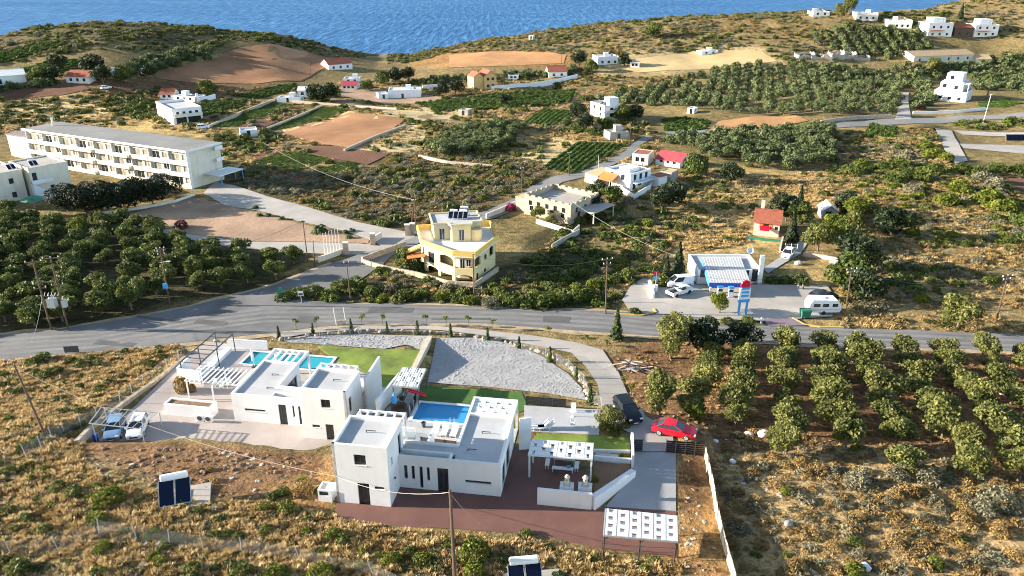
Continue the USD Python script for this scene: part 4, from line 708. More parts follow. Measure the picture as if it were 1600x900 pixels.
KEEP.append(Polygon([BL(*q)[:2] for q in ((-18, 1.7), (-12, 1.7), (-12, 4.2), (-18, 4.2))]))
for k, x in enumerate((-13.2, -12.2)):
    t = thing('air_conditioner', 'white air conditioner box before the raised planter, %s of the pair' % ('left' if k == 0 else 'right'), 'air conditioner', BL(x - .4, 1.0, .06), B_RZ, 'air conditioners by the planter')
    MB().box(0, 0, .06, .85, .34, .85).build('casing', M['white2'], t); MB().lathe([(.0, 0), (.3, 0), (.3, .02), (.0, .03)], 14).tf(np.array([[1, 0, 0, .36], [0, 0, -1, -.005], [0, 1, 0, .46], [0, 0, 0, 1.]])).build('fan_grille', M['darksteel'], t); MB().box(.05, .05, 0, .8, .3, .06).build('foot', M['darksteel'], t)
t = thing('meter_hut', 'small white concrete utility box left of the near villa', 'utility box', W2(498, 783, 0) + [0, 0, -.6], -.15)
rect_house(t, 1.3, 1.2, 1.9, 'white', .12, {'f': [(.1, 1.25, 1.0, 1.75)]}, .12, base=-.4, sill=False)
# fences and gates
netfence('chain_link_fence', 'sagging chain link fence with leaning posts across the bottom left slope', [G(-40, 872), G(18, 866), G(93, 862), G(155, 838), G(215, 843), G(265, 852), G(318, 858), G(378, 866), G(470, 876), G(585, 900), G(640, 930)], 1.5, 3.4, .035, .22, 'steel', seed=2)
netfence('chain_link_fence', 'chain link fence with thin posts along the stone bank left of the far villa yard', [G(42, 715), G(66, 702), G(102, 682), G(126, 668), G(152, 655), G(188, 630), G(225, 603), G(262, 577), G(298, 552)], 1.5, 2.8, .04, .08, 'steel', seed=3)
line_wall('stone_bank', 'rough stone retaining bank along the left edge of the far villa yard', [G(120, 692), G(142, 672), G(196, 632), G(240, 600), G(290, 558)], [.3, .5, .5, .4, .2], .5, 'stonewall')
netfence('driveway_fence', 'chain link fence with netting beside the curved drive and gravel bed', [G(815, 547), G(852, 558), G(888, 578), G(912, 602), G(932, 632), G(940, 642)], 1.5, 2.6, .035, .03, 'steel', seed=4)
netfence('garden_fence', 'wire fence around the lit lawn and gravel of the far villa', [G(446, 536), G(500, 527), G(560, 523), G(620, 522), G(672, 524)], 1.1, 3.0, .03, .03, 'steel', seed=5)
def board_fence(name, label, a, b, h, n, m='black', cat='fence', slat=True):
    p = thing(name, label, cat); a, b = np.array(a, float), np.array(b, float); d = b - a; nn = np.array([-d[1], d[0], 0]) / np.linalg.norm(d[:2])
    for k in range(n + 1): q = a + d * k / n; MB().box(q[0] - .04, q[1] - .04, q[2] - .2, q[0] + .04, q[1] + .04, q[2] + h + .03).build('post', M['darksteel'], p)
    for k in range(n):
        q0, q1 = a + d * (k + .02) / n, a + d * (k + .98) / n
        if slat:
            for j in range(6): z = .1 + (h - .15) * j / 6; MB().bar(q0 + [0, 0, z + .1], q1 + [0, 0, z + .1], .03, (h - .15) / 6 * .86).build('slat', M[m], p)
        else: MB().bar(q0 + [0, 0, h / 2 + .05], q1 + [0, 0, h / 2 + .05], .03, h - .1).build('panel', M[m], p)
    KEEP.append(LineString([a[:2], b[:2]]).buffer(.3)); return p
board_fence('privacy_fence', 'dark slatted privacy fence behind the sun terrace', W2(822, 633, 0), W2(884, 638, 0), 1.2, 3)
board_fence('gate', 'open black leaf of the driveway gate, next to the white boundary wall', W2(990, 706, 0), W2(1003, 706, 0), 1.55, 1, cat='gate')
board_fence('sliding_gate', 'long black slatted gate panel below the red car', W2(1040, 708, 0), W2(1100, 712, 0), 1.6, 4, cat='gate')
p = thing('reed_fence', 'tall pale reed matting fence running down the right side of the compound', 'fence'); fp = [G(1101, 712), G(1108, 745), G(1118, 800), G(1131, 860), G(1146, 912), G(1160, 960)]
rng = np.random.default_rng(4)
for i in range(len(fp) - 1):
    n = 4
    for k in range(n):
        a, b = fp[i] + (fp[i + 1] - fp[i]) * k / n, fp[i] + (fp[i + 1] - fp[i]) * (k + 1) / n; a[2], b[2] = Tz(*a[:2]), Tz(*b[:2]); MB().bar(a + [0, 0, .62], b + [rng.normal(0, .05), 0, .62 + rng.normal(0, .04)], .05, 1.3).build('reed_panel', M['reed'], p); MB().tube(a - [0, 0, .2], a + [0, 0, 1.45], .04).build('post', M['wood'], p)
KEEP.append(LineString([q[:2] for q in fp]).buffer(.4))
# garden furniture
def slab_legs(t, w, d, h, th=.06, m='white2', lw=.07, top='table_top', z=0):
    MB().box(0, 0, h - th, w, d, h).build(top, M[m], t)
    for x in (.05, w - .05 - lw):
        for y in (.05, d - .05 - lw): MB().box(x, y, z, x + lw, y + lw, h - th).build('leg', M[m], t)
ta = thing('dining_table', 'grey topped outdoor dining table under the white pergola', 'table', W2(864.5, 727, 0.05), A_RZ); slab_legs(ta, 2.05, 1.0, .75, m='terrace')
for (px, py, w, d, lb) in ((862, 738, 2.05, .45, 'bench on the near side of the dining table'), (864, 718.5, 2.0, .42, 'bench behind the dining table'), (851, 733, .42, 1.15, 'short bench at the left end of the dining table'), (897, 737.5, .42, 1.15, 'short bench at the right end of the dining table')):
    b = thing('bench', 'pale ' + lb, 'bench', W2(px, py, .05), A_RZ); slab_legs(b, w, d, .46, m='white2', top='seat')
c = thing('towel', 'blue towel lying on the near bench of the dining table', 'towel', W2(885, 731, .52), A_RZ); MB().box(0, 0, 0, .4, .35, .07).box(.1, .05, .07, .36, .3, .13).build('folded_cloth', M['skyblue'], c)
def lounger(px, py, z, rz, lb, back=.75):
    t = thing('sun_lounger', lb, 'sun lounger', W2(px, py, z), rz); MB().box(0, 0, .28, .68, 1.25, .36).build('seat', M['white2'], t); MB().raw([(0, 1.25, .28), (.68, 1.25, .28), (.68, 1.25, .36), (0, 1.25, .36), (0, 1.75, back), (.68, 1.75, back), (.68, 1.70, back + .08), (0, 1.70, back + .08)], [(0, 1, 5), (0, 5, 4), (3, 7, 6), (3, 6, 2), (0, 4, 7), (0, 7, 3), (1, 2, 6), (1, 6, 5), (4, 5, 6), (4, 6, 7)]).build('backrest', M['white2'], t)
    for x in (.04, .58):
        for y in (.1, 1.1): MB().box(x, y, 0, x + .06, y + .06, .28).build('leg', M['white2'], t)
    return t
for k, (px, py) in enumerate(((672.5, 682), (687, 683.5), (702, 685))): lounger(px, py, .06, A_RZ, 'white sun lounger by the blue pool, %s of three' % ('leftmost', 'middle', 'rightmost')[k])
for k, (px, py) in enumerate(((831, 668), (840, 668.5))): lounger(px, py, .06, A_RZ - 1.25, 'white double sun lounger half on the grey sun terrace, %s half' % ('left', 'right')[k], .9)
t = thing('garden_table', 'small white round table on the grey sun terrace', 'table', W2(895, 651, .06)); MB().lathe([(0, .70), (.38, .70), (.38, .74), (0, .74)], 16).build('table_top', M['white2'], t); MB().tube((0, 0, 0), (0, 0, .7), .04).lathe([(.22, 0), (.2, .03), (0, .04)], 12).build('pedestal', M['white2'], t)
def chair(px, py, z, rz, lb, m='white2'):
    t = thing('garden_chair', lb, 'chair', W2(px, py, z), rz); slab_legs(t, .5, .5, .45, .05, m, .05, 'seat'); MB().box(0, .46, .45, .5, .52, .92).build('backrest', M[m], t); MB().box(-.03, .02, .62, .03, .5, .66).build('armrest', M[m], t); MB().box(.47, .02, .62, .53, .5, .66).build('armrest', M[m], t)
chair(891, 669, .06, A_RZ + PI * .02, 'white plastic chair in front of the small round terrace table'); chair(892, 644, .06, A_RZ, 'white plastic chair behind the small round terrace table')
for k, q in enumerate(((331, 604), (343, 609), (357, 604))): chair(*q, -3.22, B_RZ + .4 * k, 'white seat under the open beam pergola, %s of three' % ('leftmost', 'middle', 'rightmost')[k])
t = thing('garden_table', 'low white table under the open beam pergola', 'table', W2(340, 601, -3.22), B_RZ); slab_legs(t, 1.3, .8, .5)
for k, px in enumerate((885.5, 914)):
    t = thing('chimney_pot', 'round stone chimney pot on a white barbecue block, %s one' % ('left', 'right')[k], 'chimney', W2(px, 764 + k, 0.95) - [0, 0, .95], A_RZ, 'barbecue chimneys'); MB().box(-.62, -.4, 0, .62, .4, 1.45).build('barbecue_block', M['white'], t); MB().box(-.35, -.3, 1.45, .35, .3, 1.6).build('plinth', M['terrace'], t); MB().lathe([(.22, 1.6), (.22, 2.2), (.27, 2.22), (.27, 2.3), (.2, 2.34), (.12, 2.5), (0, 2.54)], 12).build('pot', M['reed'], t)
    for a in range(4): MB().box(.2 * math.cos(a * PI / 2) - .05, .2 * math.sin(a * PI / 2) - .05, 2.03, .2 * math.cos(a * PI / 2) + .05, .2 * math.sin(a * PI / 2) + .05, 2.15).build('smoke_hole', M['dark'], t)
t = thing('garden_parasol', 'closed white parasol leaning beside the far villa pool', 'parasol', W2(398, 573, -3.22)); MB().tube((0, 0, 0), (-.15, 0, 2.7), .03).build('pole', M['white2'], t); MB().lathe([(0, 0), (.16, .1), (.2, .6), (.14, 1.3), (.05, 1.75), (0, 1.8)], 10, (-.1, 0, .85)).build('folded_canopy', M['white2'], t); MB().box(-.3, -.3, 0, .3, .3, .1).build('base_plate', M['darksteel'], t)
t = thing('garden_parasol', 'closed blue parasol under the shade canopy by the pool', 'parasol', W2(617, 640, .06)); MB().tube((0, 0, 0), (0, 0, 2.2), .03).build('pole', M['steel'], t); MB().lathe([(0, 0), (.3, .1), (.34, .5), (.16, 1.0), (.05, 1.3), (0, 1.33)], 10, (0, 0, .8)).build('folded_canopy', M['skyblue'], t)
t = thing('wicker_sofa', 'round brown wicker sofa on the deck beside the pool', 'sofa', W2(624, 645, .06)); MB().lathe([(0, .4), (.85, .4), (.9, .36), (.88, 0), (0, 0)], 18).build('seat', M['wood'], t); a = np.linspace(.2, PI + .2, 14); MB().ext(LineString([(.8 * math.cos(q), .8 * math.sin(q)) for q in a]).buffer(.1), .38, .85).build('backrest', M['wood'], t)
t = thing('play_slide', 'red children slide standing in the dark under the canopy', 'slide', W2(638, 625, .06), .3); MB().quad((0, -.25, 1.25), (0, .25, 1.25), (2.0, .25, .2), (2.0, -.25, .2)).bar((0, -.28, 1.3), (2.0, -.28, .27), .05, .16).bar((0, .28, 1.3), (2.0, .28, .27), .05, .16).build('chute', M['red'], t); MB().bar((-.05, -.25, 1.25), (-.6, -.25, 0), .06).bar((-.05, .25, 1.25), (-.6, .25, 0), .06).bar((-.2, -.25, .9), (-.2, .25, .9), .05).bar((-.4, -.25, .45), (-.4, .25, .45), .05).build('ladder', M['darksteel'], t)
t = thing('barbecue_grill', 'black kettle barbecue beside the red slide', 'barbecue', W2(629, 632, .06)); MB().lathe([(0, .55), (.3, .65), (.36, .82), (.3, 1.02), (.1, 1.1), (0, 1.1)], 14).build('kettle', M['black'], t)
for a in range(3): MB().tube((.2 * math.cos(a * 2.1), .2 * math.sin(a * 2.1), .6), (.34 * math.cos(a * 2.1), .34 * math.sin(a * 2.1), 0), .02).build('leg', M['steel'], t)
t = thing('plant_pot', 'dark square plant pot at the near edge of the blue pool', 'plant pot', W2(662, 667, .06)); MB().lathe([(.16, 0), (.24, .5), (.27, .5), (.27, .56), (.2, .56), (.2, .5), (0, .5)], 10).build('pot', M['darksteel'], t)
board_fence('deck_railing', 'dark wooden railing on the deck edge between pool and near villa', W2(658, 694, .06), W2(713, 701, .06), .9, 3, 'wood', 'railing')
p = thing('glass_screen', 'clear glass screen along the left edge of the blue pool', 'glass screen'); a, b = AL(2.6, 13.6, .06), AL(2.6, 17.8, .06)
for k in range(3): q0, q1 = [np.array(a) + (np.array(b) - np.array(a)) * (k + s) / 3 for s in (.03, .97)]; MB().bar(q0 + [0, 0, .6], q1 + [0, 0, .6], .02, 1.1).build('pane', M['pane'], p); MB().box(q0[0] - .03, q0[1] - .03, .05, q0[0] + .03, q0[1] + .03, 1.2).build('post', M['steel'], p)
def solar_heater(px, py, z, rz, lb, sc=1.0, slab=True, tilt=.62):
    g_ = np.array([*at(px, py, z)]) if z is not None else G(px, py); t = thing('solar_water_heater', lb, 'solar water heater', g_, rz); W_, H_ = 1.05 * sc, 1.95 * sc; cy, sy = math.cos(tilt), math.sin(tilt)
    for k in (0, 1):
        x0 = k * (W_ + .06); P = lambda u, v, n: (x0 + u, v * cy - n * sy, .12 + v * sy + n * cy)
        fr = MB()
        for (u0, v0, u1, v1) in ((0, 0, W_, .05), (0, H_ - .05, W_, H_), (0, .05, .05, H_ - .05), (W_ - .05, .05, W_, H_ - .05)):
            fr.raw([P(u, v, n) for n in (0, .1) for v in (v0, v1) for u in (u0, u1)], [(0, 2, 3), (0, 3, 1), (4, 5, 7), (4, 7, 6), (0, 1, 5), (0, 5, 4), (2, 6, 7), (2, 7, 3), (0, 4, 6), (0, 6, 2), (1, 3, 7), (1, 7, 5)])
        f = fr.build('panel_frame', M['steel'], t); MB().raw([P(u, v, n) for n in (.02, .085) for v in (.04, H_ - .04) for u in (.04, W_ - .04)], [(0, 2, 3), (0, 3, 1), (4, 5, 7), (4, 7, 6), (0, 1, 5), (0, 5, 4), (2, 6, 7), (2, 7, 3), (0, 4, 6), (0, 6, 2), (1, 3, 7), (1, 7, 5)]).build('collector', M['solar'], f)
    zt, yt = .12 + H_ * sy + .18, H_ * cy + .12; r = .27 * sc; x0, x1 = .15, 2 * W_ - .1; tk = MB()
    tk.lathe([(0, x0), (r * .8, x0 + .03), (r, x0 + .12), (r, x1 - .12), (r * .8, x1 - .03), (0, x1)], 14).tf(np.array([[0, 0, 1, 0], [1, 0, 0, yt], [0, 1, 0, zt + .05], [0, 0, 0, 1.]])).build('tank', M['white2'], t)
    lg = MB()
    for x in (.2, 2 * W_ - .15): lg.bar((x, yt, 0), (x, yt, zt - r * .7), .05).bar((x, .05, .02), (x, yt, .05), .05)
    lg.build('stand', M['steel'], t)
    if slab: MB().box(-.3, -.5, -.7, 2 * W_ + 1.6, yt + .6, 0).build('concrete_base', M['concrete'], t)
    return t
solar_heater(249, 796, None, .32, 'big solar water heater with blue black panels on the brown bank', 1.25); solar_heater(797, 936, None, .12, 'solar water heater cut by the bottom edge of the picture', 1.2)
t = thing('gas_bottle', 'blue barrel in the shade left of the parked cars', 'barrel', W2(150.5, 689, -3.24)); MB().lathe([(0, 0), (.28, 0), (.3, .05), (.3, .85), (.27, .92), (0, .95)], 14).build('drum', M['blue'], t); MB().lathe([(.31, .3), (.315, .34), (.31, .38)], 14).lathe([(.31, .6), (.315, .64), (.31, .68)], 14).build('hoop', M['skyblue'], t)
t = thing('scrap_heap', 'heap of grey planks and metal sheets beside the curved drive', 'scrap heap'); rng = np.random.default_rng(8); c = G(986, 577)
for k in range(26): a = rng.uniform(-.5, .5) + 2.4 * (k % 2); o = c + [rng.uniform(-1.9, 1.9), rng.uniform(-1.3, 1.3), .1 + rng.uniform(0, .6)]; d = np.array([math.cos(a), math.sin(a), rng.uniform(-.3, .3)]) * rng.uniform(.6, 1.4); MB().bar(o - d, o + d, rng.uniform(.12, .3), .04).build('plank', M[('rock', 'wood', 'drive')[k % 3]], t)
KEEP.append(Point(c[0], c[1]).buffer(2.6))
def lump(name, label, cat, px, py, r, m, seed): 
    g_ = G(px, py); t = thing(name, label, cat, g_, seed); me = trimesh.creation.icosphere(2, r); me.vertices *= (.75 + .5 * meshkit.fbm(me.vertices * 1.7 / r + seed, 3, seed))[:, None]; me.vertices *= (1.2, 1, .7); me.vertices[:, 2] += r * .3; obj('stone', me, M[m], t)
for k, (px, py, r, m, lb) in enumerate(((1170, 680, .42, 'pink', 'pinkish block of stone at the edge of the orchard behind the reed fence'), (1192, 680, .55, 'white', 'white boulder at the edge of the orchard behind the reed fence'), (1145, 722, .3, 'white', 'small flat white stone right of the black gate'), (1118, 690, .25, 'white', 'white stone just right of the red car'), (1232, 820, .36, 'asphalt2', 'grey rounded boulder on the lower right slope'), (1352, 888, .4, 'white', 'pale rock near the bottom edge of the lower right slope'), (1308, 412, 1.1, 'rock', 'big grey boulder beside the petrol station lane'), (1247, 413, .7, 'rock', 'pale boulder on the verge right of the station lane'))): lump('boulder', lb, 'boulder', px, py, r, m, k + 3)
p = thing('path_edging', 'narrow rubble edging wall between the gravel bed and the curved path', 'wall'); rng = np.random.default_rng(31); pe = [G(*q) for q in ((300, 545), (350, 535), (432, 532), (500, 523), (580, 518), (670, 519), (700, 522), (780, 532), (850, 552), (890, 574), (915, 602), (932, 636))]
for i in range(len(pe) - 1):
    n = max(1, int(math.dist(pe[i], pe[i + 1]) / .8))
    for k in range(n):
        q = pe[i] + (pe[i + 1] - pe[i]) * (k + rng.uniform(0, .5)) / n; v, f = rock_mesh(rng.integers(1000), rng.uniform(.18, .4)) if False else (None, None); me = trimesh.creation.icosphere(1, rng.uniform(.18, .38)); me.vertices *= rng.uniform(.7, 1.25, (len(me.vertices), 1)); me.vertices += [q[0] + rng.normal(0, .15), q[1] + rng.normal(0, .15), Tz(q[0], q[1]) + .1]; obj('stone', me, M['stonewall'], p)
for _pts, _lb in (([(325, 200), (380, 176), (430, 157)], 'low stone terrace wall above the long green crop strip'), ([(538, 237), (585, 216), (634, 198)], 'low stone wall along the right edge of the reddish ploughed field'), ([(430, 157), (545, 167), (620, 172)], 'low stone wall below the round tree clump'), ([(404, 208), (450, 190), (504, 167)], 'low stone terrace wall between the two crop strips'), ([(655, 246), (700, 256), (770, 262)], 'low earth terrace wall under the dark grove')): line_wall('terrace_wall', _lb, [G(*q) for q in _pts], .8, .6, 'stonewall')
line_wall('planted_divider', 'narrow planted strip with low walls dividing the two gardens', [G(672, 528), G(660, 552), G(646, 580), G(632, 603)], .35, .7, 'reed')
# ------------------------------------------------------------ vehicles
def car(name, label, cat, loc, rz, paint, Ln=4.3, Wd=1.78, H=1.45, hood=.92, belt=.98, cb=(-.40, .22), ct=(-.24, .04), solid_rear=False, tail=None, roofm=None):
    t = thing(name, label, cat, loc, rz); n = 13; xs = np.linspace(-Ln / 2, Ln / 2, n); v, f = [], []; tl = tail or belt
    for x in xs:
        s = x / Ln; w = Wd / 2 * (1 - .16 * abs(2 * s) ** 6); zb = .22 + .10 * abs(2 * s) ** 8; zt = np.interp(s, [-.5, -.46, cb[0], cb[1], .40, .5], [tl - .16, tl - .02, belt, belt, hood - .06, hood - .26])
        v += [(x, -w * .88, zb), (x, -w, zb + .22), (x, -w, zt - .20), (x, -w * .93, zt - .04), (x, -w * .7, zt), (x, w * .7, zt), (x, w * .93, zt - .04), (x, w, zt - .20), (x, w, zb + .22), (x, w * .88, zb)]
    for i in range(n - 1):
        for k in range(10): a, b = 10 * i + k, 10 * i + (k + 1) % 10; f += [(a, b, b + 10), (a, b + 10, a + 10)]
    for k in range(1, 9): f += [(0, k + 1, k), (10 * (n - 1), 10 * (n - 1) + k, 10 * (n - 1) + k + 1)]
    obj('body', (np.array(v), np.array(f)), M[paint], t, smooth=40)
    b0, b1, c0, c1 = cb[0] * Ln, cb[1] * Ln, ct[0] * Ln, ct[1] * Ln; wb, wt = Wd / 2 * .92, Wd / 2 * .74; zb, zt = belt - .03, H - .05
    B = [(b0, -wb, zb), (b1, -wb, zb), (b1, wb, zb), (b0, wb, zb)]; U = [(c0, -wt, zt), (c1, -wt, zt), (c1, wt, zt), (c0, wt, zt)]
    for k, nm in enumerate(('side_window', 'windscreen', 'side_window', 'rear_window')):
        a, b, c, d = B[k], B[(k + 1) % 4], U[(k + 1) % 4], U[k]
        MB().quad(a, b, c, d).build(nm, M[paint if solid_rear and nm == 'rear_window' else 'glass'], t)
    pl = MB()
    for k in range(4): pl.bar(B[k], U[k], .07)
    for s in (-1, 1): m_ = (b0 + b1) / 2 - .1; pl.bar((m_, s * wb, zb), ((c0 + c1) / 2 - .1, s * wt, zt), .05)
    if solid_rear:
        for s in (-1, 1): a, b, c, d = (b0, s * wb * 1.01, zb), ((b0 + b1) / 2 + .1, s * wb * 1.01, zb), ((c0 + c1) / 2 + .1, s * wt * 1.012, zt), (c0, s * wt * 1.012, zt); pl.quad(*((a, b, c, d) if s < 0 else (d, c, b, a)))
    pl.build('pillar', M[paint], t)
    rf = MB(); m_ = .10; k4 = [(c0, -wt), (c1, -wt), (c1, wt), (c0, wt)]; k5 = [(c0 + .15, -wt + .15), (c1 - .2, -wt + .15), (c1 - .2, wt - .15), (c0 + .15, wt - .15)]
    v = [(*q, zt - .01) for q in k4] + [(*q, zt + .035) for q in k4] + [(*q, H + .01) for q in k5]; f = [(8, 9, 10), (8, 10, 11), (0, 2, 1), (0, 3, 2)]
    for o in (0, 4):
        for k in range(4): a, b = o + k, o + (k + 1) % 4; f += [(a, b, b + 4), (a, b + 4, a + 4)]
    rf.raw(v, f).build('roof', M[roofm or paint], t, smooth=50)
    for s in (-1, 1):
        for x in (-.31 * Ln, .30 * Ln):
            w = MB().lathe([(.0, -.10), (.30, -.10), (.335, -.07), (.335, .07), (.30, .10), (0, .10)], 16).tf(np.array([[1, 0, 0, x], [0, 0, 1, s * (Wd / 2 - .09)], [0, -1, 0, .335], [0, 0, 0, 1.]])).build('wheel', M['rubber'], t)
            MB().lathe([(0, .005), (.2, .02), (.215, 0)], 14).tf(np.array([[1, 0, 0, x], [0, 0, s, s * (Wd / 2 + .012)], [0, -s, 0, .335], [0, 0, 0, 1.]])).build('rim', M['steel'], w)
        MB().box(Ln / 2 - .16, s * Wd * .33 - .17, hood - .30, Ln / 2 - .02, s * Wd * .33 + .17, hood - .17).build('headlight', M['white2'], t); MB().box(-Ln / 2 - .0, s * Wd * .34 - .14, tl - .34, -Ln / 2 + .1, s * Wd * .34 + .14, tl - .16).build('tail_light', M['red'], t)
        MB().box(b1 - .25, s * (Wd / 2) - .02 + (0 if s > 0 else -.16), belt, b1 - .13, s * (Wd / 2) + .02 + (.16 if s > 0 else 0), belt + .13).build('side_mirror', M[paint], t)
    MB().box(Ln / 2 - .10, -.42, .40, Ln / 2 + .012, .42, .58).build('front_grille', M['dark'], t); MB().box(Ln / 2 - .1, -.26, .29, Ln / 2 + .006, .26, .385).build('number_plate', M['white2'], t)
    return t
def head(p, q): a, b = G(*p), G(*q); return math.atan2(b[1] - a[1], b[0] - a[0])
KS = dict(sedan=dict(Ln=4.5, H=1.40), suv=dict(Ln=4.5, Wd=1.85, H=1.52, hood=.98, belt=1.03, cb=(-.47, .20), ct=(-.42, .05)), hatch=dict(Ln=4.05, H=1.52, cb=(-.47, .25), ct=(-.40, .05)), van=dict(Ln=4.5, Wd=1.85, H=1.88, hood=1.05, belt=1.12, cb=(-.49, .34), ct=(-.48, .14), solid_rear=True))
car('parked_car', 'black glossy estate car parked on the curved drive', 'car', W2(980, 648, .14), head((956, 632), (1002, 652)), 'carblack', **KS['suv'])
car('parked_car', 'bright red coupe parked outside the black gate', 'car', W2(1053, 678, .12), head((1022, 668), (1086, 681)), 'red', **KS['sedan'])
car('parked_car', 'silver blue hatchback under the roofless carport frame', 'car', W2(181, 676, -3.2), head((188, 650), (172, 690)), 'carblue', **KS['hatch'])
car('parked_car', 'white hatchback under the right half of the carport frame', 'car', W2(216.5, 674, -3.2), head((224, 650), (207, 690)), 'carwhite', **KS['hatch'])
car('delivery_van', 'white panel van parked left of the petrol canopy', 'van', G(1061, 448) + [0, 0, .16], head((1080, 446), (1040, 449)), 'carwhite', **KS['van'])
car('parked_car', 'small white hatchback on the lane by the white railing', 'car', G(1230, 402) + [0, 0, .14], head((1240, 390), (1222, 410)), 'carwhite', **KS['hatch'])
car('parked_car', 'white car parked under the far left farm trees', 'car', G(166, 139), .9, 'carwhite', **KS['hatch'])
car('parked_car', 'white car parked beside the white house with garage', 'car', G(318, 201), .2, 'carwhite', **KS['hatch'])
car('parked_car', 'dark car parked in shade beside the caravan', 'car', G(1286, 468) + [0, 0, .16], .1, 'carblack', **KS['sedan'])
t = thing('pickup_truck', 'white pickup truck with open bed beside the van', 'pickup truck', G(1061, 461) + [0, 0, .16], head((1042, 466), (1078, 455)) )
def pickup(t):
    MB().box(-2.3, -.84, .45, -.35, .84, .60).box(-2.3, -.86, .60, -.35, -.78, 1.0).box(-2.3, .78, .60, -.35, .86, 1.0).box(-2.34, -.86, .60, -2.26, .86, 1.0).build('cargo_bed', M['carwhite'], t); MB().box(-2.25, -.77, .603, -.4, .77, .63).build('bed_floor', M['darksteel'], t)
    MB().box(-.35, -.86, .35, 1.1, .86, 1.0).box(1.1, -.84, .35, 2.3, .84, .95).build('body', M['carwhite'], t)
    for s in (-1, 1):
        for x in (-1.4, 1.5): w = MB().lathe([(0, -.11), (.31, -.11), (.34, -.07), (.34, .07), (.31, .11), (0, .11)], 14).tf(np.array([[1, 0, 0, x], [0, 0, 1, s * .78], [0, -1, 0, .34], [0, 0, 0, 1.]])).build('wheel', M['rubber'], t)
        MB().quad(*[(q[0], s * q[1], q[2]) for q in ((-.3, .82, 1.0), (1.1, .82, 1.0), (.75, .68, 1.5), (-.25, .68, 1.5))][::s]).build('side_window', M['glass'], t); MB().box(2.18, s * .6 - .16, .68, 2.31, s * .6 + .16, .84).build('headlight', M['steel'], t)
    MB().quad((1.1, -.82, 1.0), (1.1, .82, 1.0), (.75, .68, 1.5), (.75, -.68, 1.5)).build('windscreen', M['glass'], t); MB().quad((-.3, .82, 1.0), (-.3, -.82, 1.0), (-.25, -.68, 1.5), (-.25, .68, 1.5)).build('rear_window', M['glass'], t); MB().box(-.27, -.7, 1.49, .77, .7, 1.55).build('roof', M['carwhite'], t)
pickup(t)
t = thing('spare_tyre', 'black tyre lying in the open pickup bed', 'tyre', G(1061, 461) + [0, 0, .86], 0.3); th_ = np.linspace(0, 2 * PI, 9)[:-1]; MB().lathe([(.2, 0), (.36, 0), (.38, .1), (.36, .2), (.2, .2)], 14, (-1.0, -.2, 0)).build('tyre', M['rubber'], t)
t = thing('caravan', 'white touring caravan at the right end of the forecourt', 'caravan', G(1284, 489) + [0, 0, .16], 0.02)
pr_ = [(-2.3, .5), (2.2, .5), (2.35, .9), (2.2, 1.7), (1.7, 2.3), (-2.0, 2.4), (-2.4, 1.8), (-2.45, 1.0)]; MB().ext(Polygon(pr_).buffer(.08), -1.05, 1.05).tf(np.array([[1, 0, 0, 0], [0, 0, -1, 0], [0, 1, 0, 0], [0, 0, 0, 1.]])).build('body', M['carwhite'], t, smooth=35)
for x0, x1 in ((-1.9, -.9), (-.5, .4), (1.0, 1.8)): MB().box(x0, -1.085, 1.35, x1, -1.04, 1.85).build('window', M['glass'], t)
MB().box(-2.3, -1.07, .82, 2.2, -1.046, .92).build('side_stripe', M['steel'], t); MB().bar((2.2, 0, .5), (3.4, 0, .45), .1).build('tow_bar', M['darksteel'], t); MB().box(-.5, -.35, 2.4, .1, .35, 2.55).build('roof_hatch', M['white2'], t)
for s in (-1, 1): MB().lathe([(0, -.1), (.3, -.1), (.32, -.06), (.32, .06), (.3, .1), (0, .1)], 14).tf(np.array([[1, 0, 0, -.2], [0, 0, 1, s * .98], [0, -1, 0, .32], [0, 0, 0, 1.]])).build('wheel', M['rubber'], t)
t = thing('rubbish_bin', 'large green wheeled rubbish bin in front of the caravan', 'rubbish bin', G(1257, 497) + [0, 0, .1], .05); MB().raw([(x * (.62 + .12 * k), y * (.45 + .1 * k), .2 + k * 1.0) for k in (0, 1) for x, y in ((-1, -1), (1, -1), (1, 1), (-1, 1))], [(0, 2, 1), (0, 3, 2), (0, 1, 5), (0, 5, 4), (1, 2, 6), (1, 6, 5), (2, 3, 7), (2, 7, 6), (3, 0, 4), (3, 4, 7), (4, 5, 6), (4, 6, 7)]).build('bin_body', M['green'], t); MB().raw([(x, y, z) for x in (-.78, .78) for y, z in ((-.6, 1.2), (.6, 1.2), (.45, 1.42), (-.45, 1.42))], [(0, 1, 2), (0, 2, 3), (4, 6, 5), (4, 7, 6), (0, 4, 5), (0, 5, 1), (1, 5, 6), (1, 6, 2), (2, 6, 7), (2, 7, 3), (3, 7, 4), (3, 4, 0)]).build('lid', M['green'], t)
for x in (-.5, .5):
    for y in (-.35, .35): MB().tube((x, y - .04, .1), (x, y + .04, .1), .1, .1, 8).build('wheel', M['rubber'], t)
# ------------------------------------------------------------ petrol station
zs = G(1140, 465)[2] + .16
b0_, b1_ = at(1089, 441, zs), at(1188, 441, zs); hb = hgt(b0_, 421.6); bk = at(1090, 397, zs + hb); rz = math.atan2(b1_[1] - b0_[1], b1_[0] - b0_[0]); wS = math.dist(b0_[:2], b1_[:2]); dS = bk[1] - b0_[1]
t = thing('station_shop', 'low white shop behind the petrol station canopy', 'shop', b0_, rz)
rect_house(t, wS, dS, hb, 'white', .25, {'f': [(.4, .9, 1.6, 2.3, 'window', 2), (2.3, .1, 3.3, 2.4, 'door'), (wS - 3.2, .9, wS - 2.1, 2.2), (wS - 1.6, .1, wS - .6, 2.3, 'door')]}, .3, roof='roofgrey', bars=2); footprint(b0_, rz, wS, dS, 1)
hc = hgt(at(1113, 462, zs), 442); CF = [at(1108.5, 442, zs + hc), at(1173, 443, zs + hc), at(1157, 401.5, zs + hc), at(1096, 402.5, zs + hc)]
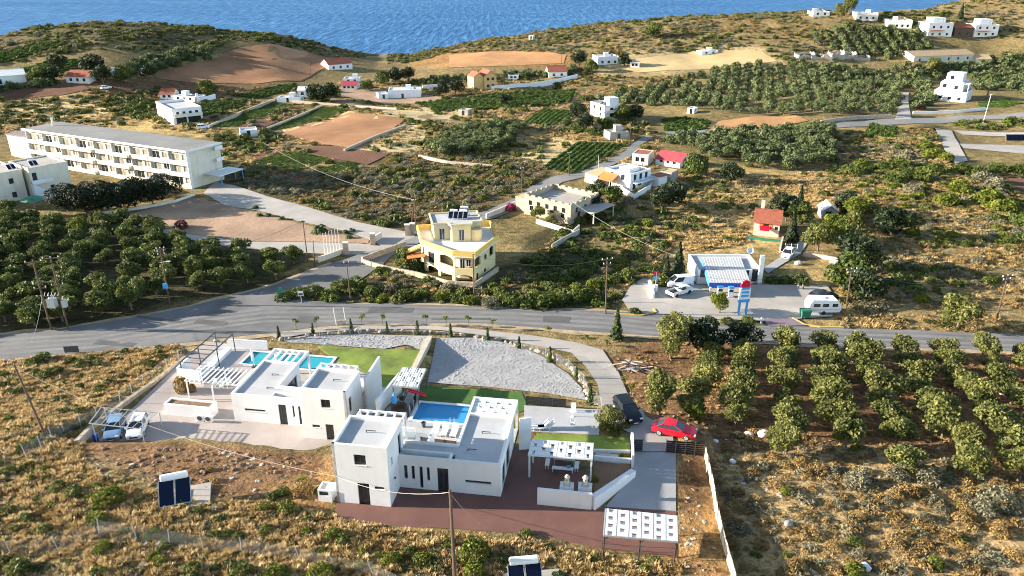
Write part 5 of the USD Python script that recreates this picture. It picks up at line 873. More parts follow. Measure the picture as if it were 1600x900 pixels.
t = thing('petrol_canopy', 'white roofed petrol canopy with royal blue front edge', 'canopy')
v = [(q[0], q[1], q[2] - .02) for q in CF] + [(q[0], q[1], q[2] - .3) for q in CF]; MB().raw(v, [(0, 1, 2), (0, 2, 3), (4, 6, 5), (4, 7, 6)]).build('roof_deck', M['white2'], t)
for k in range(30):   # raised sheet ribs running front to back
    s = (k + .5) / 30; a = CF[0] * (1 - s) + CF[1] * s; b = CF[3] * (1 - s) + CF[2] * s; MB().bar(a + [0, .12, .01], b + [0, -.1, .01], .10, .07).build('roof_rib', M['white2' if k % 2 else 'roofgrey'], t)
MB().bar((CF[0] + CF[3]) / 2 + [.1, 0, .06], (CF[1] + CF[2]) / 2 + [-.1, 0, .06], .3, .05).build('roof_joint', M['steel'], t)
for i, m_ in ((0, 'blue'), (1, 'white2'), (2, 'white2'), (3, 'skyblue')): a, b = CF[i], CF[(i + 1) % 4]; MB().bar(a + [0, 0, -.33], b + [0, 0, -.33], .16 if i % 2 else .18, .66 if i % 2 else .67).build('fascia', M[m_], t)
for s, r in ((.08, .12), (.92, .12), (.10, .85), (.90, .85)): q = (CF[0] * (1 - s) + CF[1] * s) * (1 - r) + (CF[3] * (1 - s) + CF[2] * s) * r; MB().box(q[0] - .15, q[1] - .15, zs - .1, q[0] + .15, q[1] + .15, q[2] - .25).build('column', M['white2'], t)
for k, (px, py) in enumerate(((1124, 463), (1141, 464))):
    t = thing('fuel_pump', 'white fuel pump under the canopy, %s of two' % ('left', 'right')[k], 'fuel pump', at(px, py, zs), 0, 'fuel pumps'); MB().box(-.4, -.25, .12, .4, .25, 1.55).build('cabinet', M['white2'], t); MB().box(-.32, -.27, .95, .32, -.245, 1.4).build('display', M['dark'], t); MB().box(-.43, -.28, 1.55, .43, .28, 1.85).build('header', M['skyblue'], t); MB().box(-.6, -.45, 0, .6, .45, .12).build('island', M['concrete'], t); MB().tube((.42, 0, 1.4), (.5, 0, .5), .03).build('hose', M['rubber'], t)
q = G(1159, 493); ht = hgt(q, 438); t = thing('station_sign', 'tall blue and white petrol price pillar with red emblem on top', 'sign', q, .15); MB().box(-.75, -.12, 0, -.45, .12, 3.4).box(.45, -.12, 0, .75, .12, 3.4).build('leg', M['skyblue'], t); MB().box(-.85, -.18, 2.8, .85, .18, ht - 1.3).build('sign_board', M['white2'], t); MB().box(-.87, -.2, 2.3, .87, .2, 2.8).build('lower_band', M['skyblue'], t); MB().lathe([(0, -.14), (.75, -.14), (.8, 0), (.75, .14), (0, .14)], 18).tf(np.array([[1, 0, 0, 0], [0, 0, 1, 0], [0, -1, 0, ht - .75], [0, 0, 0, 1.]])).build('emblem', M['red'], t)
for z in (3.2, 3.8, 4.4): MB().box(-.6, -.2, z, .6, -.17, z + .35).build('price_panel', M['skyblue'], t)
q = at(1186, 443, zs); t = thing('flag_pillar', 'slim white pillar at the right corner of the station shop', 'pillar', q); MB().box(-.35, -.25, 0, .35, .25, hgt(q, 399)).build('shaft', M['white2'], t); MB().box(-.42, -.32, 0, .42, .32, .3).build('plinth', M['concrete'], t)
q = at(1171, 398, zs + hb - .3); t = thing('satellite_dish', 'white satellite dish on the station shop roof', 'satellite dish', q); MB().tube((0, 0, -.1), (0, 0, .7), .04).build('mast', M['steel'], t); MB().lathe([(0, 0), (.4, .06), (.62, .2), (.6, .22), (.38, .09), (0, .03)], 16).tf(np.array([[1, 0, 0, 0], [0, .4, -.9, 0], [0, .9, .4, .8], [0, 0, 0, 1.]])).build('dish', M['white2'], t)
q = at(1024, 456, zs); t = thing('air_post', 'red and white tyre air post at the left of the forecourt', 'air post', q); MB().box(-.3, -.25, 0, .3, .25, 1.3).build('cabinet', M['white2'], t); MB().tube((0, .3, 0), (0, .3, 3.4), .06).build('pole', M['steel'], t); MB().box(-.4, .27, 2.7, .4, .34, 3.5).build('sign_board', M['red'], t); MB().box(-.4, .27, 2.1, .4, .34, 2.65).build('sign_board', M['skyblue'], t)
line_wall('forecourt_barrier', 'short low white wall at the left of the forecourt', [at(1015, 444, zs), at(1021, 466, zs)], .8, .35, 'white')
line_wall('kerb', 'yellow painted kerb edging the station planting island', [G(1120, 504), G(1192, 509)], .28, .3, 'kerby', 'kerb'); line_wall('kerb', 'yellow painted kerb round the left planting bed by the road', [G(960, 492), G(1003, 494), G(1025, 489), G(1021, 484)], .26, .3, 'kerby', 'kerb'); line_wall('kerb', 'pale kerb curving round the caravan bed to the road', [G(1238, 498), G(1256, 508), G(1280, 512), G(1318, 513)], .24, .3, 'kerby', 'kerb')
for k, (px, py) in enumerate(((1189, 506), (1247, 452), (1254, 453))): q = G(px, py); t = thing('bollard', ('white post beside the purple paving', 'dark bollard at the back of the forecourt, left one', 'dark bollard at the back of the forecourt, right one')[k], 'bollard', q); MB().lathe([(.16, 0), (.14, .9), (.1, 1.05), (0, 1.08)], 10).build('post', M['white2' if k == 0 else 'darksteel'], t); MB().lathe([(.17, .7), (.17, .82)], 10).build('band', M['steel'], t)
# ------------------------------------------------------------ houses of the middle ground
def block(name, label, cat, L_, F_, R_, base, flip=None):
    """a box seen by its near edge: roof corners left, near, right and the foot below the near corner -> thing, width, depth, height"""
    z0 = G(*base); h = hgt(z0, F_[1]); l, f, r = at(*L_, z0[2] + h), at(*F_, z0[2] + h), at(*R_, z0[2] + h); a = math.atan2(f[1] - l[1], f[0] - l[0]); w = math.dist(l[:2], f[:2]); u = (r - f)[:2]; d = abs(-u[0] * math.sin(a) + u[1] * math.cos(a))
    loc = (l[0], l[1], z0[2]); t = thing(name, label, cat, loc, a); footprint(loc, a, w, d); return t, w, d, h, loc, a
def rows(w, zs_, n, ww=1.0, wh=1.2, kind='window', x0=.7): return [(x0 + (w - 2 * x0) * (k + .5) / n - ww / 2, z, x0 + (w - 2 * x0) * (k + .5) / n + ww / 2, z + wh, kind) for z in zs_ for k in range(n)]
# stone house
t, w, d, h, lo, a = block('stone_house', 'unfinished beige stone house with battlement like parapet, left of the white house', 'house', (819, 304.4), (892, 321), (921, 300), (893, 351))
rect_house(t, w, d, h, 'beige', .3, {'f': rows(w, (1.0,), 4, 1.0, 1.2) + rows(w, (h * .52,), 5, .9, 1.1), 'r': rows(d, (h * .5,), 3, .9, 1.1) + rows(d, (.9,), 2)}, 1.0, roof='concrete')
for i, (p, q_) in enumerate((((0, 0), (w, 0)), ((w, 0), (w, d)), ((w, d), (0, d)), ((0, d), (0, 0)))):
    ln = math.dist(p, q_); n = int(ln / 1.6); T4 = wtf(p, q_)
    for k in range(n): MB().box((k + .1) * ln / n, .02, h + .001, (k + .68) * ln / n, .24, h + .32).tf(T4).build('parapet_block', M['beige'], t)
MB().box(-3.2, 1, -.6, -.02, d * .6, 2.9).build('side_room', M['beige'], t); MB().box(-3.3, .9, 2.9, -.05, d * .6 + .1, 3.05).build('side_roof', M['tan'], t)
MB().box(w + .02, d * .2, 2.6, w + 4.2, d - .3, 2.8).build('veranda_roof', M['concrete'], t); posts(t, [(w + 4.0, d * .25), (w + 4.0, d - .5)], 0, 2.6, .2, 'cream')
line_wall('garden_wall', 'low pale garden wall in front of the stone house', [G(838, 349), G(895, 367), G(905, 358)], 1.0, .25, 'cream'); line_wall('garden_wall', 'grey block wall running down right of the stone house garden', [G(905, 366), G(878, 380), G(862, 390)], 1.1, .25, 'rock')
# white house with red canopy
t, w, d, h, lo, a = block('white_house', 'two storey white house with red awnings, between the stone house and crimson roof', 'house', (946, 262), (985.5, 272), (1010, 262), (985.5, 299))
rect_house(t, w, d, h, 'white', .25, {'f': [(1.0, .1, 2.2, 2.2, 'door')] + rows(w, (h * .55,), 2, 1.2, 1.3), 'r': rows(d, (h * .55,), 3, 1.0, 1.5) + [(1.0, .1, 2.1, 2.2, 'door'), (3.0, .8, 4.2, 2.0)]}, .5, roof='roofgrey')
MB().box(w + .02, .5, h * .5 - .2, w + 1.4, d - .3, h * .5).build('balcony_floor', M['white'], t)
for k in range(5): MB().box(w + 1.3, .5 + (d - .9) * k / 4, h * .5, w + 1.36, .56 + (d - .9) * k / 4, h * .5 + .95).build('railing_post', M['skyblue'], t)
MB().bar((w + 1.33, .5, h * .5 + .98), (w + 1.33, d - .35, h * .5 + .98), .06).build('railing', M['skyblue'], t)
mb = MB(); mb.raw([(-.3, -3.0, h * .48), (w * .55, -3.0, h * .48), (w * .55, -.01, h * .80), (-.3, -.01, h * .80)], [(0, 1, 2), (0, 2, 3)]).build('awning', M['orange'], t); posts(t, [(-.2, -2.9), (w * .5, -2.9)], 0, h * .48, .12, 'white'); MB().box(-4.5, -2.5, -.6, -.1, d * .5, 2.5).build('side_room', M['cream'], t); MB().raw([(-4.7, -2.7, 2.52), (-.1, -2.7, 2.52), (-.1, d * .5, 3.0), (-4.7, d * .5, 3.0)], [(0, 1, 2), (0, 2, 3)]).build('side_roof', M['tan'], t); MB().box(w * .3, d * .3, h - .5, w * .7, d * .8, h + .35).build('roof_room', M['white'], t)
MB().box(w + .05, d + .02, -.5, w + 2.6, d + 3.2, h * .62).build('rear_room', M['white'], t); MB().box(w - .1, d + .02, h * .62, w + 2.8, d + 3.4, h * .62 + .16).build('rear_roof', M['tile'], t)
line_wall('yard_wall', 'white yard wall in front of the white house with awnings', [G(965, 296), G(990, 312), G(1016, 296), G(1018, 285)], 1.3, .25)
# crimson roof house and its orange neighbour
fl, a, w = spot((1024, 257), (1062, 263)); t = thing('farm_house', 'long white house with crimson sheet roof', 'house', fl, a); d = 7.0; hh = hgt(np.array(fl), 247); rect_house(t, w, d, hh, 'white', .25, {'f': rows(w, (.9,), 3, .9, 1.1), 'r': [(2.4, .1, 3.4, 2.1, 'door')]}, flat=False); gable(t, 0, 0, w, d, hh, 1.5, 'redroof'); footprint(fl, a, w, d)
fl, a, w = spot((987, 256), (1012, 259)); t = thing('farm_house', 'small cream house with flat reddish roof beside the crimson roof', 'house', fl, a); rect_house(t, w, 6, 3.0, 'cream', .25, {'f': rows(w, (.9,), 2)}, .1, roof='tile'); footprint(fl, a, w, 6)
fl, a, w = spot((1066, 259), (1078, 262)); t = thing('store_shed', 'small white flat shed right of the crimson roof', 'shed', fl, a); rect_house(t, w, 4, 2.6, 'white', .2, {'f': [(.6, .1, 1.5, 2.0, 'door')]}, .15); footprint(fl, a, w, 4)
fl, a, w = spot((1030, 283), (1048, 286)); t = thing('store_shed', 'blue grey lean-to shed hidden in trees right of the white house', 'shed', fl, a); rect_house(t, w, 4, 2.6, 'rock', .2, {'f': [(.6, .1, 1.6, 2.0, 'door')]}, .12, roof='tan'); footprint(fl, a, w, 4)
# pink house
fl, a, w = spot((1176, 367), (1216, 371)); d = 6.5; hh = hgt(np.array(fl), 345.5); t = thing('pink_house', 'pink house with red tiled roof and orange shutters', 'house', fl, a)
wx_ = w * .40; rect_house(t, w, d, hh, 'pink', .25, {'f': [(w * .36, hh * .55, w * .36 + 1.1, hh * .55 + 1.1), (w * .82, hh * .5, w * .82 + .6, hh * .5 + .7)], 'l': [(2, hh * .5, 3, hh * .5 + 1)]}, flat=False); gable(t, 0, 0, w, d, hh, 1.7, 'tile', .3, 'x', 'pink'); footprint(fl, a, w, d)
for u in (w * .36 - .72, w * .36 + 1.12): MB().box(u, -.06, hh * .55, u + .6, -.005, hh * .55 + 1.1).build('shutter', M['orange'], t)
MB().box(.8, d * .72, hh + .5, 1.5, d * .72 + .7, hh + 3.0).build('chimney', M['pink'], t); MB().raw([(w * .25, -1.3, 1.5), (w * .62, -1.3, 1.5), (w * .62, -.01, 2.2), (w * .25, -.01, 2.2)], [(0, 1, 2), (0, 2, 3)]).build('awning', M['red'], t)
line_wall('terrace_edge', 'green painted terrace edge below the pink house', [G(1164, 371), G(1190, 375), G(1222, 378)], .3, .8, 'green'); line_wall('drive_wall', 'pinkish retaining wall beside the lane below the pink house', [G(1222, 378), G(1218, 395)], 1.2, .3, 'pink'); line_wall('garden_wall', 'low pinkish wall above the verge right of the lane', [G(1255, 400), G(1285, 404), G(1305, 408)], .7, .4, 'pink')
netfence('white_railing', 'white gate railing across the lane behind the small white car', [G(1226, 391), G(1245, 392)], 1.3, .9, .05, m='white2', net=False, rails=2, cat='railing')
fl, a, w = spot((1284, 343), (1306, 344)); t = thing('metal_shed', 'small shed with bright white metal roof behind the pink house', 'shed', fl, a); rect_house(t, w, 4, 2.2, 'rock', .15, {'f': [(.6, .1, 1.8, 1.9, 'door')]}, flat=False, base=-.8); gable(t, 0, 0, w, 4, 2.2, 1.0, 'white2', .3, 'y', 'rock'); footprint(fl, a, w, 4)
# the yellow house
zy = G(711, 438); P5 = [at(*q, zy[2]) for q in ((664, 421), (711, 439), (741, 441), (774, 413))]; hy = hgt(P5[1], 400); back = at(700, 378, zy[2]); u = (P5[3] - P5[0])[:2]; nrm = np.array([-u[1], u[0]]) / np.linalg.norm(u); P5 = [q[:2] for q in P5]; P5 += [P5[3] + nrm * 7.5, P5[0] + nrm * 7.5]; o = np.array(P5[0])
t = thing('yellow_house', 'three storey cream and yellow house with arched balconies by the junction', 'house', (o[0], o[1], zy[2])); Q = [np.array(p) - o for p in P5]; poly = Polygon(Q); KEEP.append(Polygon(P5).buffer(1.2)); s1 = 1.45
MB().ext(poly.buffer(-1.5, join_style=2), -.6, hy - .02).build('inner_wall', M['lemon'], t); MB().ext(poly.buffer(-.26, join_style=2), s1 - .2, s1).build('balcony_floor', M['terrace'], t)
def arch(u0, z0, u1, z1, r=.55): return (u0, z0, u1, z1, shapely.box(u0, z0, u1, z1 - r).union(shapely.affinity.scale(Point((u0 + u1) / 2, z1 - r).buffer(1, 24), (u1 - u0) / 2, r)))
import shapely.affinity
for i in range(6):
    ln = math.dist(Q[i], Q[(i + 1) % 6]); hs = []
    if i == 0: hs = [arch(ln * .10, -.55, ln * .46, s1 - .3), arch(ln * .54, -.55, ln * .92, s1 - .3), arch(ln * .52, s1 + .95, ln * .96, hy - .4), (ln * .14, s1 + .3, ln * .34, s1 + 2.3)]
    if i == 1: hs = [arch(ln * .06, -.55, ln * .94, s1 - .25), arch(ln * .04, s1 + .95, ln * .96, hy - .4)]
    if i == 2: hs = [arch(ln * .05, s1 + .95, ln * .30, hy - .4), (ln * .48, s1 + 1.0, ln * .58, s1 + 2.0), arch(ln * .72, s1 + .9, ln * .90, hy - .5), (ln * .45, .2, ln * .55, .9), (ln * .1, -.4, ln * .2, 1.2)]
    if i in (3, 5): hs = [(1.5, s1 + 1, 2.5, s1 + 2.2), (4.6, s1 + 1, 5.6, s1 + 2.2)]
    wall(t, Q[i], Q[(i + 1) % 6], -.6, hy, .25, hs, 'lemon', a=.02, b=.02)
    for h_ in hs:
        if len(h_) == 4: window(t, Q[i], Q[(i + 1) % 6], h_, .25, 'window', 'frame', 'glass', 1, True)
for u_, nme in ((.62, 'window'), (.3, 'door')): window(t, Q[1] + (Q[2] - Q[1]) * .04 + nrm * 1.38, Q[2] + nrm * 1.38, (math.dist(Q[1], Q[2]) * u_, s1 + (.05 if nme == 'door' else .9), math.dist(Q[1], Q[2]) * u_ + .9, s1 + 2.2), .1, nme, 'white2', 'glass', 2, False, depth=-.1)
rim = poly.buffer(.55, join_style=2); MB().ext(rim, hy, hy + .2).build('terrace_slab', M['white'], t); MB().ext(rim.difference(poly.buffer(.30, join_style=2)), hy + .203, hy + 1.15).build('parapet', M['yellow'], t)
e1 = u / np.linalg.norm(u); WY = np.linalg.norm(u); B2 = lambda a, b: Q[0] + e1 * WY * a + nrm * b; up = [B2(.16, 1.5), B2(.36, 1.5), B2(.40, .2), B2(.66, .2), B2(.68, 1.5), B2(.82, 1.5), B2(.82, 7.1), B2(.16, 7.1)]; upol = Polygon(up); MB().ext(upol, hy + .19, hy + 3.1).build('upper_storey', M['lemon'], t); MB().ext(upol.buffer(.3, join_style=2), hy + 3.1, hy + 3.28).build('upper_roof', M['roofgrey'], t); MB().ext(upol.buffer(.3, join_style=2).difference(upol.buffer(.08, join_style=2)), hy + 3.283, hy + 3.5).build('roof_rim', M['lemon'], t)
for i in (0, 2, 4): ln = math.dist(up[i], up[i + 1]); window(t, up[i], up[i + 1], (ln * .35, hy + .3, ln * .35 + 1.0, hy + 2.4), .1, 'door', 'white2', 'glass', 2, False, depth=-.09)
MB().ext(Point(*B2(.74, .9)).buffer(1.1, 10), hy + .195, hy + 2.2).build('round_tower', M['lemon'], t)
MB().bar((*(Q[0] + [-3.2, 1.5]), hy * .62), (*(Q[0] + [0, 1.2]), hy * .95), 2.2, .25).build('stair_flight', M['yellow'], t); MB().bar((*(Q[0] + [-3.0, -.6]), 2.6), (*(Q[0] + [.2, -.2]), 2.9), 2.2, .12).build('awning', M['orange'], t)
def roof_heater(loc, rz, lb, grp=None): tt = solar_heater(0, 0, 0, rz, lb, .8, False); tt.GetAttribute('xformOp:translate').Set(Gf.Vec3d(*map(float, loc))); return tt
ry = zy[2] + hy + 3.3
for k, (fx_, fy_) in enumerate(((.30, .45), (.58, .75), (.52, .34))): b_ = B2(.2 + .6 * fx_, 1.5 + 5 * fy_); roof_heater((o[0] + b_[0], o[1] + b_[1], ry), -.1, 'solar water heater on the yellow house roof, %s' % ('left one', 'rear one', 'front one')[k])
line_wall('garden_wall', 'long pale garden wall curving in front of the yellow house', [G(566, 412), G(600, 422), G(650, 432), G(700, 446), G(742, 449), G(778, 424)], .9, .3, 'stonewall'); line_wall('garden_wall', 'stone wall along the side road left of the yellow house', [G(566, 411), G(600, 398), G(634, 386)], 1.2, .4, 'stonewall')
line_wall('entrance_wall', 'pale stone entrance wall at the left of the hotel driveway mouth', [G(497, 410), G(520, 402), G(543, 393)], 1.0, .4, 'cream'); line_wall('entrance_wall', 'pale entrance wall at the corner between the two hotel drives', [G(580, 382), G(596, 372)], 1.3, .4, 'cream')
for k, (px, py) in enumerate(((583, 382), (637, 368), (645, 366), (541, 397))): q = G(px, py); tt = thing('gate_pillar', 'stone gate pillar at the hotel driveway mouth, %s' % ('beside the corner wall', 'left one of the far pair', 'right one of the far pair', 'end of the near wall')[k], 'pillar', q); MB().box(-.45, -.4, -.3, .45, .4, 2.2).build('shaft', M['stonewall'], tt); MB().box(-.55, -.5, 2.2, .55, .5, 2.4).build('cap', M['cream'], tt)
for k in range(6): q = G(508 + k * 4.6, 402 - k * 1.7); t = thing('flagpole', 'thin white flagpole on the entrance wall, %s from the left' % ordn(k), 'flagpole', q, 0, 'flagpoles on the entrance wall'); MB().tube((0, 0, 0), (0, 0, 4.6), .04, .03, 6).build('mast', M['white2'], t); MB().lathe([(.0, 4.6), (.07, 4.64), (.07, 4.7), (0, 4.75)], 8).build('finial', M['white2'], t)
line_wall('roadside_wall', 'pale wall with railing posts along the side road behind the yellow house', [G(760, 342), G(782, 333), G(805, 322)], 1.2, .3, 'cream')
# ------------------------------------------------------------ the hotel
zh = G(312, 294); hh = hgt(zh, 237); FR = at(294, 237, zh[2] + hh); FL = at(40.5, 202, zh[2] + hh); BR = at(340, 224, zh[2] + hh); a = math.atan2(FR[1] - FL[1], FR[0] - FL[0]); w = math.dist(FR[:2], FL[:2]); uu = (BR - FR)[:2]; d = abs(-uu[0] * math.sin(a) + uu[1] * math.cos(a))
t = thing('hotel', 'long three storey cream hotel with grey flat roof and rows of balconies', 'hotel', (FL[0], FL[1], zh[2]), a); footprint((FL[0], FL[1]), a, w, d, 2.5); st = (hh - .4) / 3; nb = 9; bw = w / nb
wall(t, (w, 0), (w, d), -2, hh, .3, [], 'cream', a=0); wall(t, (w, d), (0, d), -2, hh, .3, rows(w, [s * st + .9 for s in range(3)], 12, 1.2, 1.3), 'cream', a=.3); wall(t, (0, d), (0, 0), -2, hh, .3, [], 'cream', a=.3)
MB().box(-.5, -.95, hh, w + .4, d + .4, hh + .28).build('roof', M['asphalt2'], t); MB().box(-.55, -1.03, hh - .1, w + .45, -.95, hh + .42).build('roof_edge', M['white'], t); MB().box(w + .4, -.94, hh - .1, w + .48, d + .4, hh + .42).build('roof_edge', M['white'], t)
for s in range(3):
    hs = []
    for k in range(nb): x = k * bw + .25; hs += [(x + .5, s * st + .06, x + bw * .46, s * st + 2.35), (x + bw * .58, s * st + .9, x + bw * .86, s * st + 2.3)]
    wall(t, (0, 0), (w - .3, 0), s * st - (2 if s == 0 else 0), (s + 1) * st + (.4 if s == 2 else 0), .25, hs, 'cream', a=.3)
    for k, h_ in enumerate(hs): window(t, (0, 0), (w, 0), h_, .25, 'door' if k % 2 == 0 else 'window', 'white2', 'curtain' if (k * 7 + s * 3) % 4 else 'glass', 2, False)
    for k in range(nb):
        pr = 1.3 if (k in (2, 3, 5)) else .8; x0, x1 = k * bw + .13, (k + 1) * bw - .13
        MB().box(x0, -pr, s * st - .16, x1, -.004, s * st + .02).build('balcony_floor', M['cream'], t); MB().box(x0, -pr - .1, s * st - .16, x1, -pr, s * st + .95).build('balcony_parapet', M['cream'], t)
        MB().box(x0 - .12, -.45, s * st - (1.9 if s == 0 else .0), x0 - .003, -.003, (s + 1) * st - .02).build('divider_wall', M['white'], t)
MB().box(w - .12, -.9, -1.9, w + .1, -.01, hh).build('divider_wall', M['white'], t)
MB().box(w + .31, d * .35, 2.7, w + 5.5, d + 1.5, 2.9).build('porch_roof', M['white2'], t); posts(t, [(w + 5.3, d * .4), (w + 5.3, d + 1.2), (w + 2.6, d + 1.2)], -.5, 2.7, .18, 'skyblue')
for s in range(3): MB().box(w + .02, d - 2.6, s * st + 2.2, w + 1.1, d - .1, s * st + 2.32).build('end_balcony', M['white'], t); MB().box(w + 1.03, d - 2.6, s * st + 2.32, w + 1.1, d - .1, s * st + 3.1).build('end_parapet', M['white'], t)
MB().box(-12, 1.5, -2, -.02, d, hh - 2.8).build('side_block', M['cream'], t); MB().box(-12.3, 1.2, hh - 2.8, -.03, d + .2, hh - 2.55).build('side_roof', M['purple'], t); MB().tube((3, d * .6, hh), (3, d * .6, hh + 2.4), .3, .25).build('vent_stack', M['white'], t)
# hotel annex with outside stairs
za = G(86, 303); ha = hgt(za, 255); lo = at(43, 263, za[2] + ha); e_ = at(104, 252, za[2] + ha); a = math.atan2(e_[1] - lo[1], e_[0] - lo[0]); w = math.dist(lo[:2], e_[:2]); loc = (lo[0], lo[1], za[2]); t = thing('hotel_annex', 'smaller cream hotel annex with outside stairs and roof heaters', 'hotel annex', loc, a); footprint(loc, a, w, 11, 1)
rect_house(t, w, 11, ha, 'cream', .3, {'f': [(w * .45, ha * .08, w * .45 + 1.0, ha * .08 + 2.1, 'door'), (w * .06, ha * .55, w * .06 + 1.0, ha * .55 + 2.1, 'door')]}, .3, base=-2, roof='concrete')
rect_house(t, 13, 12, ha - .4, 'cream', .3, {'f': rows(13, (.9, ha * .55), 3, 1.0, 1.3)}, .3, x0=-13.6, y0=2.2, base=-2, roof='concrete')
for k in range(10): MB().box(-.2 + k * .42, -1.5, -1, .22 + k * .42, -.01, ha * .52 - k * .32).build('stair_step', M['white'], t)
MB().box(-.3, -1.62, ha * .52, w * .5, -1.52, ha * .52 + .9).build('landing_parapet', M['white'], t); MB().box(-.3, -1.5, ha * .5, w * .12, -.012, ha * .52).build('landing', M['white'], t)
ca, sa = math.cos(a), math.sin(a)
for k, (x, y) in enumerate(((1.5, 2.2), (-2.6, 4.2), (-7.4, 5.0), (-11.6, 5.5))): roof_heater((loc[0] + x * ca - y * sa, loc[1] + x * sa + y * ca, loc[2] + ha - (.3 if x > 0 else .7)), a, 'blue solar water heater on the hotel annex roof, %s from the right' % ordn(k))
q = G(55, 325); t = thing('beach_umbrella', 'big open green umbrella in the hotel garden', 'umbrella', q); MB().tube((0, 0, 0), (0, 0, 2.7), .05).build('pole', M['white2'], t); MB().lathe([(2.6, 2.0), (1.4, 2.55), (0, 2.9)], 8).build('canopy', M['green'], t)
line_wall('kerb_wall', 'low pale wall curving below the row of dense dark trees', [G(150, 336), G(225, 326), G(275, 316), G(305, 305)], .6, .3, 'cream')
# ------------------------------------------------------------ far houses
def far_house(name, label, fl, fr, top, depth, col='white', roof='flat', wins=(2, 1), rise=1.6, rm='tile', cat='house', axis='x', par=.35, roofm='roofgrey'):
    l, a, w = spot(fl, fr); h = max(2.2, hgt(np.array(l), top)); t = thing(name, label, cat, l, a); n, ns = wins; zs_ = [k * h / ns + .9 for k in range(ns)]
    hs = {'f': rows(w, zs_, n, min(1.2, w / (n * 2)), min(1.2, h / ns - 1.3)) if n else [(w * .4, .1, w * .4 + 1.0, 2.0, 'door')], 'r': rows(depth, zs_, 1, 1.0, min(1.2, h / ns - 1.3))}
    rect_house(t, w, depth, h, col, .25, hs, par, roof=roofm, base=-2.0, flat=roof == 'flat', sill=False)
    if roof == 'gable': gable(t, 0, 0, w, depth, h, rise, rm, .3, axis, col)
    if roof == 'flat' and w > 6:
        u = (w * 7.3) % 1; MB().box(w * (.15 + .4 * u), depth * .45, h - par - .05, w * (.15 + .4 * u) + 2.2, depth * .45 + 2.2, h + 1.5).build('roof_room', M[col], t); MB().tube((w * .8, depth * .6, h - par), (w * .8, depth * .6, h + .9), .5, .5, 10).build('water_tank', M['steel'], t)
        for q in range(2): MB().tube((w * (.3 + .4 * q), depth * .3, h - par), (w * (.3 + .4 * q), depth * .3, h + 1.4 + .4 * q), .04).build('aerial', M['darksteel'], t)
    footprint(l, a, w, depth); return t, w, depth, h, l, a
t, w, d, h, lo, a = block('white_house', 'white two storey house with open garage floor, behind the hotel', 'house', (243, 158.4), (268, 170.5), (307.4, 162.8), (271, 195.6))
rect_house(t, w, d, h, 'white', .3, {'r': [(1, .1, d * .45, 2.5, 'door'), (d * .5, .1, d - .6, 2.5, 'door')] + rows(d, (h * .55,), 4, 1.0, 1.3)}, .8, base=-2); MB().box(w + .02, .2, h * .5 - .1, w + 1.5, d - .2, h * .5 + .05).build('balcony_floor', M['white'], t); MB().box(w + 1.42, .2, h * .5 + .05, w + 1.5, d - .2, h * .5 + 1.0).build('balcony_parapet', M['cream'], t)
far_house('farm_house', 'low red roofed farmhouse behind the white house with garage', (250, 154), (272, 156), 147, 7, 'white', 'gable', (2, 1)); far_house('farm_house', 'low white farm building beside the red roofed farmhouse', (272, 158), (305, 160), 151, 6, 'white', 'flat', (3, 1)); line_wall('farm_wall', 'white wall right of the farm behind the hotel', [G(308, 160), G(322, 158), G(337, 154)], 1.8, .3)
far_house('farm_house', 'white farmhouse with red tiled roof at the far left', (104, 129), (140, 131), 119, 8, 'white', 'gable', (3, 1), 2.0); far_house('greenhouse', 'long pale greenhouse cut by the left edge of the picture', (-30, 134), (42, 128), 121, 16, 'white2', 'gable', (0, 1), 1.5, 'white2', 'greenhouse')
far_house('cottage', 'small white cottage among the far left trees', (176, 118), (190, 118), 108, 6, 'white', 'flat', (1, 1), cat='house'); far_house('cottage', 'tiny white cottage at the right end of the far left trees', (222, 116), (232, 116), 111, 5, 'white', 'flat', (1, 1), cat='house')
far_house('villa_house', 'white house with orange red roof at the end of the coast lane', (514, 109), (551, 108), 101, 9, 'white', 'gable', (3, 1), 2.2); far_house('arched_house', 'white arched house with red roof edge below the coast lane', (533, 141), (557, 141), 133, 7, 'white', 'gable', (3, 1), 1.2, 'redroof'); far_house('arched_house', 'flat white building just behind the arched house', (537, 131), (562, 130), 123, 7, 'white', 'flat', (2, 1))
far_house('long_shed', 'long pale grey flat shed at the edge of the bare yard', (607, 154), (658, 152), 141, 9, 'white', 'flat', (0, 1), cat='shed', roofm='white2'); far_house('long_shed', 'low end block at the left of the long grey shed', (592, 155), (607, 155), 147, 6, 'white', 'flat', (0, 1), cat='shed'); line_wall('yard_wall', 'white wall running right from the long grey shed', [G(660, 140), G(690, 137)], 1.8, .3)
t, w, d, h, lo, a = far_house('ochre_house', 'tall ochre house with two red gables', (757, 140), (776, 138), 119, 8, 'ochre', 'gable', (2, 2), 2.2, 'tile', axis='y'); MB().box(-4.6, .8, -2, -.02, d, h - .2).build('side_wing', M['ochre'], t); gable(t, -4.6, .8, -.02, d, h - .2, 1.8, 'tile', .2, 'y', 'ochre')
line_wall('boundary_wall', 'long white boundary wall in front of the ochre house garden', [G(768, 141), G(790, 139), G(830, 136), G(870, 130), G(902, 122)], 1.8, .3); far_house('garden_house', 'small white garden house behind the long boundary wall', (794, 125), (810, 125), 118, 5, 'white', 'flat', (2, 1)); far_house('gabled_house', 'white gabled house with red roof above the long boundary wall', (857, 122), (886, 120), 112, 9, 'white', 'gable', (2, 1), 2.2, axis='x')
